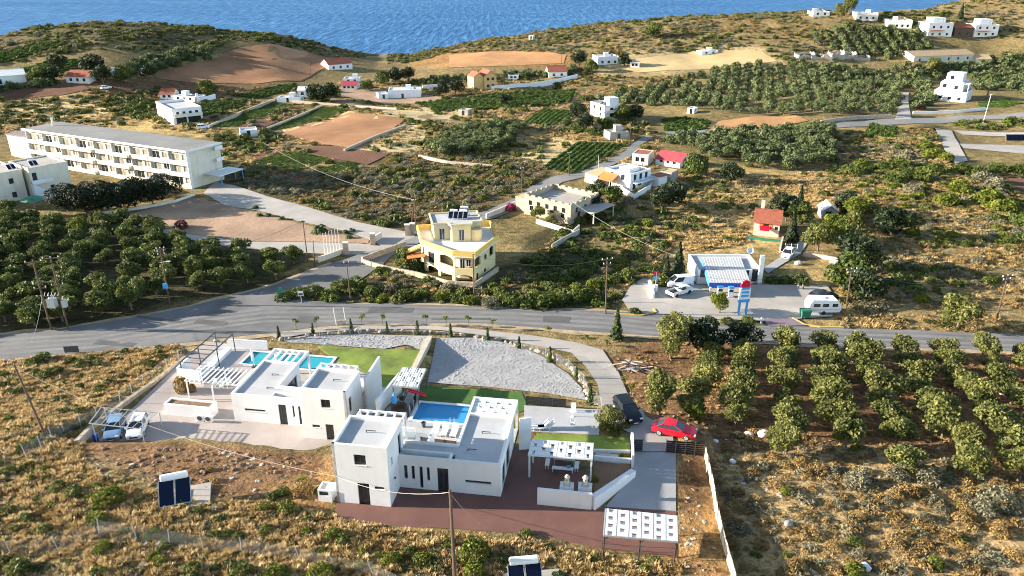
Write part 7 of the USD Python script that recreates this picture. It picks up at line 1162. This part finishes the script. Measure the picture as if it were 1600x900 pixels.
wild('undergrowth', 'low scrub speckling the long hillside at the right by the sea', [(600, 100), (640, 84), (760, 60), (950, 35), (1120, 22), (1300, 18), (1450, 16), (1510, -2), (1700, -40), (1900, -40), (1700, 60), (1430, 45), (1310, 92), (1215, 96), (1180, 76), (1000, 84), (900, 90), (800, 80), (690, 86)],
     [('grey', 0.122, .7, 2.0, .39), ('bush_c', 0.0612, .8, 2.2, .43), ('dry', 0.108, .7, 1.8, .39), ('lime', 0.0216, .8, 2.0, .46), ('bush_a', 0.0324, .8, 2.2, .46)], 13, 25)
for pts, k, gap in GREENS:
    po = GP(pts); rng = np.random.default_rng(int(abs(pts[0][0]) * 7)); d = np.array(pts[1], float) - pts[0]; p0 = G(*pts[0]); p1 = G(*pts[1]); a = math.atan2(p1[1] - p0[1], p1[0] - p0[0]); xs, ys = [], []
    c = np.array(po.centroid.coords[0]); R = 90
    for v in np.arange(-R, R, gap * 1.5):
        u = np.arange(-R, R, gap * .62); u = u + rng.uniform(-.2, .2, len(u)); x = c[0] + u * math.cos(a) - v * math.sin(a); y = c[1] + u * math.sin(a) + v * math.cos(a); q = shapely.contains_xy(po, x, y); xs.append(x[q]); ys.append(y[q])
    x, y = np.concatenate(xs), np.concatenate(ys); nm = {'crop': 'crop_rows', 'vine': 'vine_rows'}[k]
    NST += stuff(nm, 'green %s in the plot at %s' % ('crop rows' if k == 'crop' else 'vine rows', ['the left', 'the centre left', 'the centre', 'the right'][min(3, max(0, int(pts[0][0] // 400)))]), [(k, x, y, gap * .62 * rng.uniform(.7, 1.2, len(x)), -.02)])
# olive groves: every tree a thing
OL = [tree_proto('olive_%s' % 'abcdef'[i], 50 + i, 'olive', R=1.62 + .08 * i, h=3.4 + .14 * i, lumps=8 + i % 3, n=1700, size=0.165) for i in range(6)]
OG = [tree_proto('grove_olive_%s' % 'abcd'[i], 60 + i, 'olive2', R=1.70 + .09 * i, h=3.4 + .15 * i, trunk=.8, lumps=8, n=1500, size=0.18) for i in range(4)]
OF = [tree_proto('far_olive_%s' % 'abc'[i], 70 + i, 'far', R=2.3 + .12 * i, h=3.8 + .2 * i, trunk=.7, lumps=6, n=700, size=0.25) for i in range(3)]
TREES_IN = []
def put_tree(ps, name, label, cat, x, y, rng, sc=(0.85, 1.15), group=None):
    s = rng.uniform(*sc); place(ps[rng.integers(len(ps))], name, label, cat, (x, y, Tz(x, y) - 0.02), rng.uniform(0, 2 * PI), (s * rng.uniform(.84, 1.14), s * rng.uniform(.84, 1.14), s * rng.uniform(.82, 1.12)), group)
def grove(ps, pts, ang, dr, dc, seed, where, jit=.6, sc=(.85, 1.15), drop=.04, limit=999, name='olive_tree', cat='olive tree', far_label=None):
    """a planted grove: rows counted away from the camera, trees counted from the left"""
    po = GP(pts); rng = np.random.default_rng(seed); c = np.array(po.centroid.coords[0]); ca, sa = math.cos(ang), math.sin(ang); rows = []
    for v in np.arange(-120, 120, dr):
        row = []
        for u in np.arange(-140, 140, dc):
            x = c[0] + u * ca - v * sa + rng.uniform(-jit, jit); y = c[1] + u * sa + v * ca + rng.uniform(-jit, jit)
            if shapely.contains_xy(po, x, y) and free(np.array([x]), np.array([y]))[0] and rng.uniform() > drop: row.append((x, y))
        if row: rows.append(row)
    n = 0; rest = []
    for i, row in enumerate(rows):
        for j, (x, y) in enumerate(row):
            if n < limit: put_tree(ps, name, 'olive tree, %s, %s row from front, %s from left' % (where, ordn(i), ordn(j)), cat, x, y, rng, sc, group='olive trees in ' + where); n += 1
            else: rest.append((x, y))
    if rest:
        a = np.array(rest); global NST
        NST += stuff('distant_grove', far_label or 'farther olive trees merging into one mass in ' + where, [('olive_far', a[:, 0], a[:, 1], rng.uniform(2.2, 2.9, len(a)), -.1)])
    return n
p0, p1 = G(90, 510), G(300, 476); a0 = math.atan2(p1[1] - p0[1], p1[0] - p0[0])
nt = grove(OG, [(-120, 400), (0, 335), (60, 350), (100, 352), (170, 350), (240, 362), (300, 384), (400, 398), (478, 412), (470, 428), (420, 440), (360, 455), (290, 474), (200, 491), (100, 506), (0, 516), (-120, 522)], a0, 4.7, 4.5, 101, 'left roadside grove', jit=.9)
COLS = [((1222, 538), (1226, 688), 8), ((1282, 536), (1312, 680), 8), ((1345, 545), (1415, 712), 8), ((1408, 545), (1512, 722), 9), ((1466, 545), (1600, 735), 9), ((1532, 550), (1660, 720), 8), ((1590, 552), (1740, 710), 8), ((1162, 545), (1150, 632), 5), ((1112, 552), (1078, 632), 5)]
rng = np.random.default_rng(7)
for i, (a, b, n) in enumerate(COLS):
    A_, B_ = G(a[0], a[1] + 16), G(b[0], b[1] + 20)
    for j in range(n):
        q = A_ + (B_ - A_) * j / (n - 1); x, y = q[0] + rng.uniform(-.5, .5), q[1] + rng.uniform(-.4, .4)
        lab = 'olive tree, right orchard, %s column from left, %s from the road' % (ordn((2, 3, 4, 5, 6, 7, 8, 1, 0)[i]), ordn(j))
        put_tree(OL, 'olive_tree', lab, 'olive tree', x, y, rng, (.80, 1.06), 'olive trees in the right orchard'); nt += 1
nt += grove(OF, [(1032, 222), (1060, 214), (1220, 206), (1300, 204), (1300, 262), (1240, 272), (1180, 262), (1110, 248)], 0.55, 4.6, 4.4, 102, 'dense grove above pink house', jit=.5, limit=80)
nt += grove(OF, [(655, 238), (700, 215), (745, 197), (812, 202), (820, 214), (765, 244), (700, 250)], 0.5, 4.6, 4.4, 103, 'dark grove amid the plain', jit=.5, limit=60)
nt += grove(OF, [(930, 158), (1000, 140), (1130, 107), (1220, 97), (1300, 100), (1420, 104), (1425, 130), (1405, 182), (1300, 183), (1180, 184), (1060, 168)], 0.42, 7.6, 6.6, 104, 'upper right grove', jit=.5, limit=70)
grove(OF, [(1262, 60), (1300, 42), (1400, 46), (1450, 56), (1452, 84), (1400, 92), (1310, 84)], 1.45, 6.2, 4.4, 105, 'grove under the coast houses', jit=.5, limit=0)
grove(OF, [(1428, 100), (1480, 88), (1600, 84), (1760, 90), (1760, 150), (1620, 148), (1525, 140), (1520, 118), (1450, 122), (1455, 160), (1425, 184)], 0.3, 6.0, 5.6, 106, 'gardens around the hillside villa', jit=1.0, limit=0)
print('instances', NST, 'trees', nt)
# ------------------------------------------------------------ single trees and bushes
PI_ = [cone_proto('pine', 80, 'pine', 2.6, 8.5, 2200, .26, 9), cone_proto('spruce', 81, 'cypress', 1.5, 6.0, 1300, .2, 8)]
CY = [cone_proto('young_cypress_a', 82, 'cypress', .48, 2.1, 420, .10, 5, .15, .7), cone_proto('young_cypress_b', 83, 'cypress', .42, 1.9, 380, .10, 5, .15, .7)]
FI = [tree_proto('dense_tree_%s' % 'ab'[i], 84 + i, 'ficus', R=4.3, h=7.2, trunk=.8, lumps=14, n=5200, size=.19, flat=.95, tr=.3, tilt=.7, lo=.85, hi=1.03) for i in range(2)]
DK = [tree_proto('dark_tree_%s' % 'abc'[i], 86 + i, ['pine', 'bush', 'pine'][i], R=2.4, h=4.4, trunk=.6, lumps=8, n=1700, size=.2) for i in range(3)]
PA = [tree_proto('pale_tree_%s' % 'ab'[i], 90 + i, ['olive', 'lime'][i], R=2.2, h=4.6, trunk=1.0, lumps=8, n=1800, size=.17) for i in range(2)]
SA = [tree_proto('sapling_%s' % 'ab'[i], 92 + i, 'lime', R=.5, h=2.0, trunk=1.0, lumps=4, n=110, size=.11, tr=.035) for i in range(2)]
TL = [tree_proto('tall_olive', 94, 'olive', R=1.9, h=5.6, trunk=1.2, lumps=9, n=2300, size=.17, flat=1.3)]
def one_tree(ps, name, label, cat, px, py, sc=1.0, k=0, group=None, asp=1.0): q = G(px, py); place(ps[k % len(ps)], name, label, cat, q - [0, 0, .05], (px * 7 + py) % 6.28, (sc, sc, sc * asp), group)
for k, (px, py, s) in enumerate(((108, 330, .72), (134, 332, .80), (160, 332, .82), (186, 330, .82), (212, 325, .80), (238, 318, .76), (260, 309, .66))): one_tree(FI, 'dense_tree', 'dense dark evergreen in the clipped row before the hotel, %s from the left' % ordn(k), 'tree', px, py, s * 1.18, k, None, .92)
for k, (px, py) in enumerate(((436, 529), (489.5, 524), (549, 521), (605, 520), (652.5, 522), (704, 526), (762, 532), (811, 545), (859, 566), (900, 592), (922, 630))): one_tree(CY, 'young_cypress', 'young green cypress in the row along the curved path, %s from the left' % ordn(k), 'cypress', px, py, 1.0 + .08 * (k % 3), k)
for k, (px, py) in enumerate(((463, 516), (495, 513), (566, 509), (599, 508), (666, 509), (697, 510), (732, 511), (770, 515), (857, 528), (916, 540), (947, 550), (974, 606), (985, 622))): one_tree(SA, 'sapling', 'thin staked sapling on the outer verge of the path, %s from the left' % ordn(k), 'sapling', px, py, 1.0, k)
for nm, ps, lst in (('conifer', [PI_[0]], ((1058, 440, .85, 'tall dark conifer left of the petrol station shop'), (1236, 376, .72, 'dark conifer beside the right wall of the pink house'), (1040, 443, .6, 'smaller conifer beside the tall one left of the shop'), (1248, 330, .7, 'conifer behind the pink house'), (1500, 30, 1.0, 'dark conifer in front of the far right hillside'))),
                    ('conifer', [PI_[1]], ((963, 530, .85, 'lone young conifer on the verge above the scrap heap'),)),
                    ('tree', DK, ((1228, 345, 1.35, 'large dark tree directly behind the pink house'), (1243, 350, 1.2, 'dark tree right behind the pink house'), (1323, 335, 1.2, 'dark tree right of the white roofed metal shed'), (1330, 425, 1.5, 'big dark tree behind the caravan lamp pole'), (1322, 452, 1.4, 'dark bushy tree right of the caravan'), (1345, 470, 1.3, 'spreading dark tree beyond the caravan'), (1392, 372, 1.5, 'wide dark bush alone in the right scrub'), (1322, 390, 1.1, 'dark tree on the slope above the grey boulder'), (1100, 548, 1.15, 'dark round tree at the road end of the orchard'), (1160, 545, .95, 'dark tree beside the road left of the orchard rows'), (640, 418, .9, 'dark bushy tree in the yellow house garden'), (690, 150, 1.4, 'dark tree right of the long grey shed'), (712, 148, 1.4, 'round dark tree left of the ochre house'), (600, 132, 1.5, 'dark tree in the clump behind the arched house, left'), (618, 130, 1.6, 'dark tree in the clump behind the arched house, middle'), (638, 128, 1.5, 'dark tree in the clump behind the arched house, right'), (572, 143, 1.2, 'round dark bush tree right of the arched house'), (495, 160, 1.7, 'left tree of the round clump on the plain'), (515, 160, 1.7, 'right tree of the round clump on the plain'), (325, 150, 1.6, 'round dark pine tree at the end of the farm wall'), (148, 118, 2.0, 'tall grey green tree beside the far left farmhouse'), (162, 132, 1.7, 'dark tree in front of the far left cottages'), (196, 128, 1.6, 'dark tree between the far left cottages'), (232, 122, 1.4, 'dark tree at the right end of the far left farm'), (92, 110, 1.5, 'dark tree left of the far left farmhouse'), (60, 130, 1.5, 'dark tree beside the pale greenhouse'), (85, 128, 1.4, 'bushy tree between greenhouse and farmhouse'), (905, 105, 1.7, 'large dark tree left of the flat white house'), (925, 112, 1.4, 'dark tree in front of the flat white house'), (975, 104, 1.4, 'dark tree between the two flat white houses'), (905, 188, 1.4, 'dark tree left of the lone white house'), (970, 190, 1.4, 'dark tree right of the lone white house'), (992, 188, 1.3, 'dark palm like tree behind the lone white house'), (915, 205, 1.3, 'dark tree below the lone white house, left'), (945, 206, 1.2, 'dark tree below the lone white house, right'), (870, 142, .9, 'round dark tree below the long boundary wall'), (790, 165, 1.0, 'round dark bush tree in the vine field'), (1020, 60, 1.9, 'lone round tree on the right hillside'), (1050, 322, 1.3, 'wide dark tree behind the white house yard'), (1035, 332, 1.3, 'dark tree in the scrub below the white house'), (955, 318, 1.1, 'dark tree between the stone and white houses'), (935, 310, 1.0, 'dark tree right behind the stone house'), (925, 335, 1.0, 'dark tree at the right corner of the stone house'), (1090, 275, 1.4, 'dark tree right of the crimson roofed house'), (1140, 285, 1.2, 'dark tree at the lower edge of the dense grove'))),
                    ('tree', PA, ((1278, 392, 1.3, 'pale feathery green tree by the station lane'), (1292, 378, 1.2, 'second pale green tree by the station lane'), (1328, 365, 1.2, 'pale green tree in the row beyond the lane'), (1330, 345, 1.1, 'pale green tree at the top of the row beyond the lane'), (1496, 512, 1.25, 'pale round shrub tree on the road edge at the right'), (840, 345, .7, 'small green tree in front of the stone house, left'), (862, 352, .6, 'small green tree in front of the stone house, right'), (1124, 490, .75, 'small round tree in the station planting island'), (1458, 112, 1.6, 'yellow green tree left of the hillside villa'), (125, 372, .9, 'bright green tree inside the left grove'), (952, 668, .6, 'small leafy tree in the hedge by the sun terrace'), (1085, 660, .5, 'small pale bush behind the red car'))),
                    ('tree', TL, ((1048, 560, 1.05, 'tall sunlit olive left of the orchard by the road'), (1060, 545, .95, 'second tall sunlit olive by the road'), (1030, 648, .95, 'tall sunlit olive standing above the red car'), (1325, 24, 2.2, 'big round tree on the coast skyline'), (1312, 34, 1.8, 'lower half of the big coast skyline tree clump'), (1148, 668, .55, 'small silvery olive in the open orchard ground'), (1228, 712, .7, 'grey green olive at the near end of the first orchard column')))):
    for k, (px, py, s, lb) in enumerate(lst): one_tree(ps, nm, lb, 'tree', px, py, s, k)
# palms
def palm_proto(name, h, R, n, seed):
    rng = np.random.default_rng(seed); p = proto(name); MB().tube((0, 0, -.2), (.1, 0, h), .26, .2, 8).build('trunk', M['bark'], p); v, f = [], []
    for i in range(n):
        a = i * 2.399; el = rng.uniform(-.2, 1.1); d = np.array([math.cos(a), math.sin(a), 0]); sd = np.array([-d[1], d[0], 0]); L_ = R * rng.uniform(.8, 1.1); pts = [np.array([.1, 0, h]) + d * L_ * math.cos(el) * t + np.array([0, 0, L_ * (math.sin(el) * t - .75 * t * t)]) for t in np.linspace(0, 1, 7)]
        for j in range(6):
            for s in (-1, 1):
                w_ = R * .16 * (1 - (j / 6) ** 2) + .05; k = len(v); v += [pts[j], pts[j + 1], pts[j + 1] + sd * s * w_ - [0, 0, w_ * .5], pts[j] + sd * s * w_ - [0, 0, w_ * .5]]; f += [(k, k + 1, k + 2), (k, k + 2, k + 3)]
    obj('crown', (np.array(v), np.array(f)), L['palm'], p); return p
PM = [palm_proto('palm', 8.0, 3.4, 44, 1), palm_proto('small_palm', .9, 1.9, 26, 2)]
q = G(1541, 156); place(PM[0], 'palm_tree', 'tall date palm right of the hillside villa', 'palm tree', q, 0, 1.15); q = G(1515, 140); place(PM[0], 'palm_tree', 'second palm half hidden beside the hillside villa', 'palm tree', q, 1, .8)
for k, (px, py) in enumerate(((499, 363), (540, 365), (550, 362), (406, 338), (400, 326), (420, 338), (440, 343), (545, 372), (45, 350), (95, 358), (115, 356), (230, 380), (255, 382), (285, 388), (150, 362), (175, 366), (200, 372))): q = G(px, py); place(PM[1], 'small_palm', ('small palm beside the hotel driveway, %s of the planted ones' if k < 8 else 'low palm along the top edge of the left grove, %s of the row') % ordn(k if k < 8 else k - 8), 'palm', q, k, 1.2 if k == 0 else (.55 if k < 8 else 1.0), 'small palms')
for k in range(5): q = G(630 + k * 7, 425 - k * 1.5); place(PM[1], 'small_palm', 'low palm in the yellow house garden, %s from the left' % ordn(k), 'palm', q, k, .9)
# bushes big enough to point at
BP = {}
for k, l in (('green', 'bush'), ('olive', 'olive'), ('lime', 'lime'), ('grey', 'grey'), ('gold', 'gold'), ('magenta', 'magenta'), ('plum', 'plum'), ('dry', 'dry')): BP[k] = proto('bush_' + k); obj('foliage', bush_mesh(200 + len(BP), 1.0, .85, 900, .08, 9), L[l], BP[k])
def bush(kind, label, px, py, r, name='bush', group=None, asp=1.0): q = G(px, py); place(BP[kind], name, label, 'bush', q - [0, 0, .05], (px * 3 + py) % 6.28, (r, r * .95, r * asp), group)
NB = [0]
for kind, where, lst in (('lime', 'front slope', ((168, 785, 1.7), (740, 872, 1.75), (152, 816, 1.15), (240, 838, .9), (448, 797, 1.15), (416, 797, .85), (520, 838, .95), (478, 833, .7), (612, 878, 1.0), (658, 880, 1.0), (742, 898, 1.2), (250, 880, .8), (502, 900, 1.3), (430, 900, 1.1), (160, 860, .9))),
                         ('green', 'front slope', ((116, 772, 1.1), (90, 765, 1.0), (335, 838, .7), (352, 838, .75), (372, 842, .7), (415, 832, .8), (535, 846, .9), (472, 754, .7), (440, 772, .9), (424, 778, .7), (12, 800, .8), (40, 812, .8), (30, 892, 1.3), (300, 895, 1.0), (380, 895, 1.0), (640, 866, .8), (310, 800, .6), (345, 812, .7))),
                         ('green', 'golden slope left of the yard', ((66, 563, 1.4), (50, 569, 1.1), (86, 584, 1.3), (70, 590, 1.2), (55, 584, .9), (124, 572, 1.2), (140, 562, 1.0), (152, 570, 1.0), (110, 566, .9), (168, 600, .8), (125, 605, .7), (250, 560, .9), (232, 570, .9), (195, 550, .7), (155, 606, .6), (8, 604, .9), (28, 614, .9), (5, 588, 1.0), (190, 590, .7), (215, 573, .5), (125, 588, .6), (100, 597, .5), (10, 740, .9), (35, 700, .8))),
                         ('grey', 'lower right slope', ((1335, 758, 1.5), (1400, 746, 1.3), (1450, 750, 1.7), (1560, 790, 2.0), (1540, 800, 1.4), (1310, 790, .8), (1390, 786, .7), (1445, 812, .8), (1300, 740, .9), (1345, 870, .8), (1470, 800, .8))),
                         ('dry', 'lower right slope', ((1395, 777, 1.0), (1420, 772, 1.1), (1338, 808, .8), (1248, 728, 1.0), (1280, 740, 1.1), (1258, 742, .8), (1510, 800, .9), (1560, 835, 1.0), (1248, 888, .9), (1305, 856, .8), (1500, 812, .9), (1400, 852, .7), (1585, 870, 1.0), (1130, 800, .6), (1150, 770, .8), (1180, 780, .7), (1175, 740, .8), (1215, 760, .8))),
                         ('lime', 'lower right slope', ((1230, 770, .8), (1335, 850, .8), (1462, 885, .9), (1500, 845, .6), (1335, 895, 1.0), (1310, 684, .8))),
                         ('green', 'road strip by the yellow house', ((447, 468, 1.8), (465, 464, 2.0), (488, 461, 2.2), (512, 464, 1.8), (535, 452, 2.2), (560, 448, 2.2), (580, 460, 1.8), (640, 466, 2.0), (662, 462, 1.6), (800, 476, 2.6), (826, 478, 2.4), (852, 478, 2.6), (876, 475, 2.2), (900, 470, 2.2), (918, 462, 1.8), (780, 460, 1.6), (715, 470, 1.7), (880, 440, 1.8), (905, 432, 1.8), (925, 420, 1.8), (940, 405, 1.8), (860, 452, 1.6))),
                         ('lime', 'road strip by the yellow house', ((690, 466, 1.6), (735, 474, 1.7), (835, 462, 1.4), (930, 448, 1.8), (900, 452, 1.5), (970, 412, 1.6), (1012, 352, 1.8), (600, 468, 1.3))),
                         ('grey', 'road strip by the yellow house', ((765, 478, 1.9), (612, 452, 1.4), (700, 452, 1.5), (945, 428, 1.5), (988, 398, 1.4), (1010, 378, 1.4), (1040, 352, 1.3), (960, 352, 1.2))),
                         ('lime', 'hillside right of the petrol station', ((1345, 262, 2.4), (1460, 246, 2.8), (1445, 232, 2.4), (1478, 250, 2.2), (1500, 300, 3.0), (1545, 318, 3.4), (1480, 318, 2.6), (1570, 330, 2.8), (1425, 366, 1.8), (1472, 378, 2.0), (1440, 470, 1.6), (1390, 420, 1.6), (1560, 360, 1.6), (1370, 440, 1.4), (1545, 440, 1.4))),
                         ('green', 'hillside right of the petrol station', ((1405, 262, 2.8), (1420, 278, 2.6), (1395, 285, 2.6), (1440, 282, 2.6), (1460, 270, 2.6), (1380, 265, 2.2), (1330, 270, 2.4), (1500, 270, 2.6), (1530, 275, 2.6), (1560, 268, 2.4), (1590, 270, 2.4), (1590, 350, 2.4), (1360, 330, 1.8), (1345, 400, 1.8), (1510, 385, 1.6), (1575, 380, 1.8))),
                         ('grey', 'hillside right of the petrol station', ((1415, 250, 2.6), (1535, 285, 2.8), (1555, 295, 2.6), (1425, 300, 2.2), (1370, 355, 1.6), (1450, 360, 1.5), (1480, 420, 1.5), (1530, 410, 1.5), (1430, 420, 1.4))),
                         ('olive', 'slope above the petrol station', ((1110, 310, 1.7), (1125, 325, 1.6), (1095, 332, 1.6), (1080, 345, 1.7), (1060, 360, 1.6), (1095, 356, 1.3), (1130, 300, 1.6), (1150, 275, 1.6), (1050, 372, 1.4), (1028, 395, 1.3), (1000, 400, 1.4), (1110, 288, 1.6), (1170, 260, 1.5), (1150, 376, 1.1), (1135, 375, 1.1)))):
    for k, (px, py, r) in enumerate(sorted(lst)):
        cn = {'lime': 'bright yellow green', 'green': 'dark green', 'grey': 'silver grey', 'dry': 'golden brown', 'olive': 'olive green'}[kind]
        r *= 1.25 if where.startswith('hillside') and py < 345 else 1
        bush(kind, '%s bush, %s, %s from left' % (cn, where, ordn(k)), px, py, r, group='%s bushes on the %s' % (cn, where))
for kind, px, py, r, lb, asp in (('gold', 284, 612, 1.15, 'golden leafed shrub behind the white raised planter', 2.2), ('gold', 299, 612, .8, 'smaller golden shrub behind the raised planter', 1.6), ('magenta', 797, 328, 1.6, 'magenta bougainvillea beside the side road', 1.2), ('plum', 284, 356, 1.7, 'plum red shrub alone on the hotel soil plot', 1.3), ('magenta', 1440, 170, 1.6, 'red flowering shrub below the hillside villa', .8), ('green', 991, 490, 1.1, 'round bush in the left planting bed by the road', 1.2), ('green', 1135, 505, 1.3, 'low bush in the station planting island', .9), ('green', 1168, 505, 1.2, 'bush beside the petrol price pillar', 1.3), ('green', 1206, 442, 1.5, 'bush behind the forecourt, left', 1.1), ('green', 1225, 442, 1.5, 'bush behind the forecourt, middle', 1.1), ('green', 1250, 444, 1.8, 'bush behind the forecourt, right', 1.3), ('lime', 1033, 446, 1.9, 'light green bush beside the air post', 1.4), ('olive', 948, 668, 1.0, 'leafy hedge bush beside the sun terrace, left', 1.5), ('olive', 960, 676, 1.0, 'leafy hedge bush beside the sun terrace, right', 1.4), ('lime', 975, 668, .7, 'small bright bush in front of the black car', 1.2), ('dry', 470, 770, 1.3, 'heap of dry brown brush beside the utility box', 1.0), ('green', 622, 742 - 30, .1, 'tiny weed beside the near villa wall', 1.0), ('green', 500, 768, .6, 'green weed beside the utility box', 1.2), ('green', 820, 838, .8, 'dark green weed clump at the patio corner', 1.0), ('lime', 928, 752, .5, 'young shrub in the bare planting bed', 1.4), ('lime', 975, 715, .5, 'small plant by the white boundary wall', 1.4)): bush(kind, lb, px, py, r, 'shrub', None, asp)
# hedges and field banks of the plain, gravel stones
for nm, lb, pts, k, sz in (('hedge', 'dark hedge bank at the top of the ploughed headland field', [(190, 104), (250, 88), (330, 76), (320, 84), (240, 104), (200, 110)], 'olive_far', (1.8, 2.8)), ('hedge', 'dark tree belt beside the large ploughed field', [(182, 108), (230, 94), (332, 76), (330, 92), (246, 110), (210, 118)], 'olive_far', (2.0, 3.0)), ('hedge', 'scrubby hedge along the left edge of the plain', [(-100, 140), (-40, 134), (60, 132), (100, 124), (90, 136), (0, 148)], 'olive_far', (1.8, 2.8)), ('hedge', 'hedge behind the walled houses', [(660, 128), (760, 118), (900, 108), (930, 112), (900, 118), (780, 124), (670, 134)], 'olive_far', (1.6, 2.4)), ('hedge', 'dark bushes on the bank right of the hotel', [(340, 212), (420, 205), (440, 215), (400, 245), (345, 250)], 'bush_a', (1.2, 2.2)), ('hedge', 'scrub in front of the white house with garage', [(150, 160), (230, 155), (245, 182), (225, 190), (180, 172)], 'bush_a', (1.4, 2.6)), ('hedge', 'bushy bank along the upper road', [(1476, 186), (1600, 182), (1600, 200), (1530, 202), (1480, 198)], 'bush_a', (1.4, 2.2)), ('hedge', 'garden shrubs round the lone white house', [(875, 186), (925, 196), (960, 205), (1005, 190), (1020, 205), (950, 216), (880, 208)], 'bush_a', (1.2, 2.2)), ('hedge', 'bushes along the hotel driveway scrub edge', [(480, 318), (560, 338), (650, 356), (655, 364), (560, 350), (480, 326)], 'bush_a', (1.0, 1.9))):
    rng = np.random.default_rng(len(lb) * 3); x, y = spread(GP(pts), .09, rng); stuff(nm, lb, [(k, x, y, rng.uniform(*sz, len(x)), -.1)])
rng = np.random.default_rng(5); lots = []
GB = [GP([(437, 531), (475, 526), (560, 523), (672, 526), (666, 548), (600, 546), (530, 541)]), GP([(682, 529), (760, 529), (815, 543), (852, 560), (888, 585), (908, 606), (916, 626), (860, 616), (760, 605), (668, 598)])]
for po in GB: x0, y0, x1, y1 = po.bounds; n = int((x1 - x0) * (y1 - y0) * 14); x, y = rng.uniform(x0, x1, n), rng.uniform(y0, y1, n); k = shapely.contains_xy(po.buffer(-.2), x, y); x, y = x[k], y[k]; lots.append(('pebble', x, y, rng.uniform(.6, 1.7, len(x)), .07))
stuff('gravel_stones', 'loose white stones covering the two gravel beds', lots)
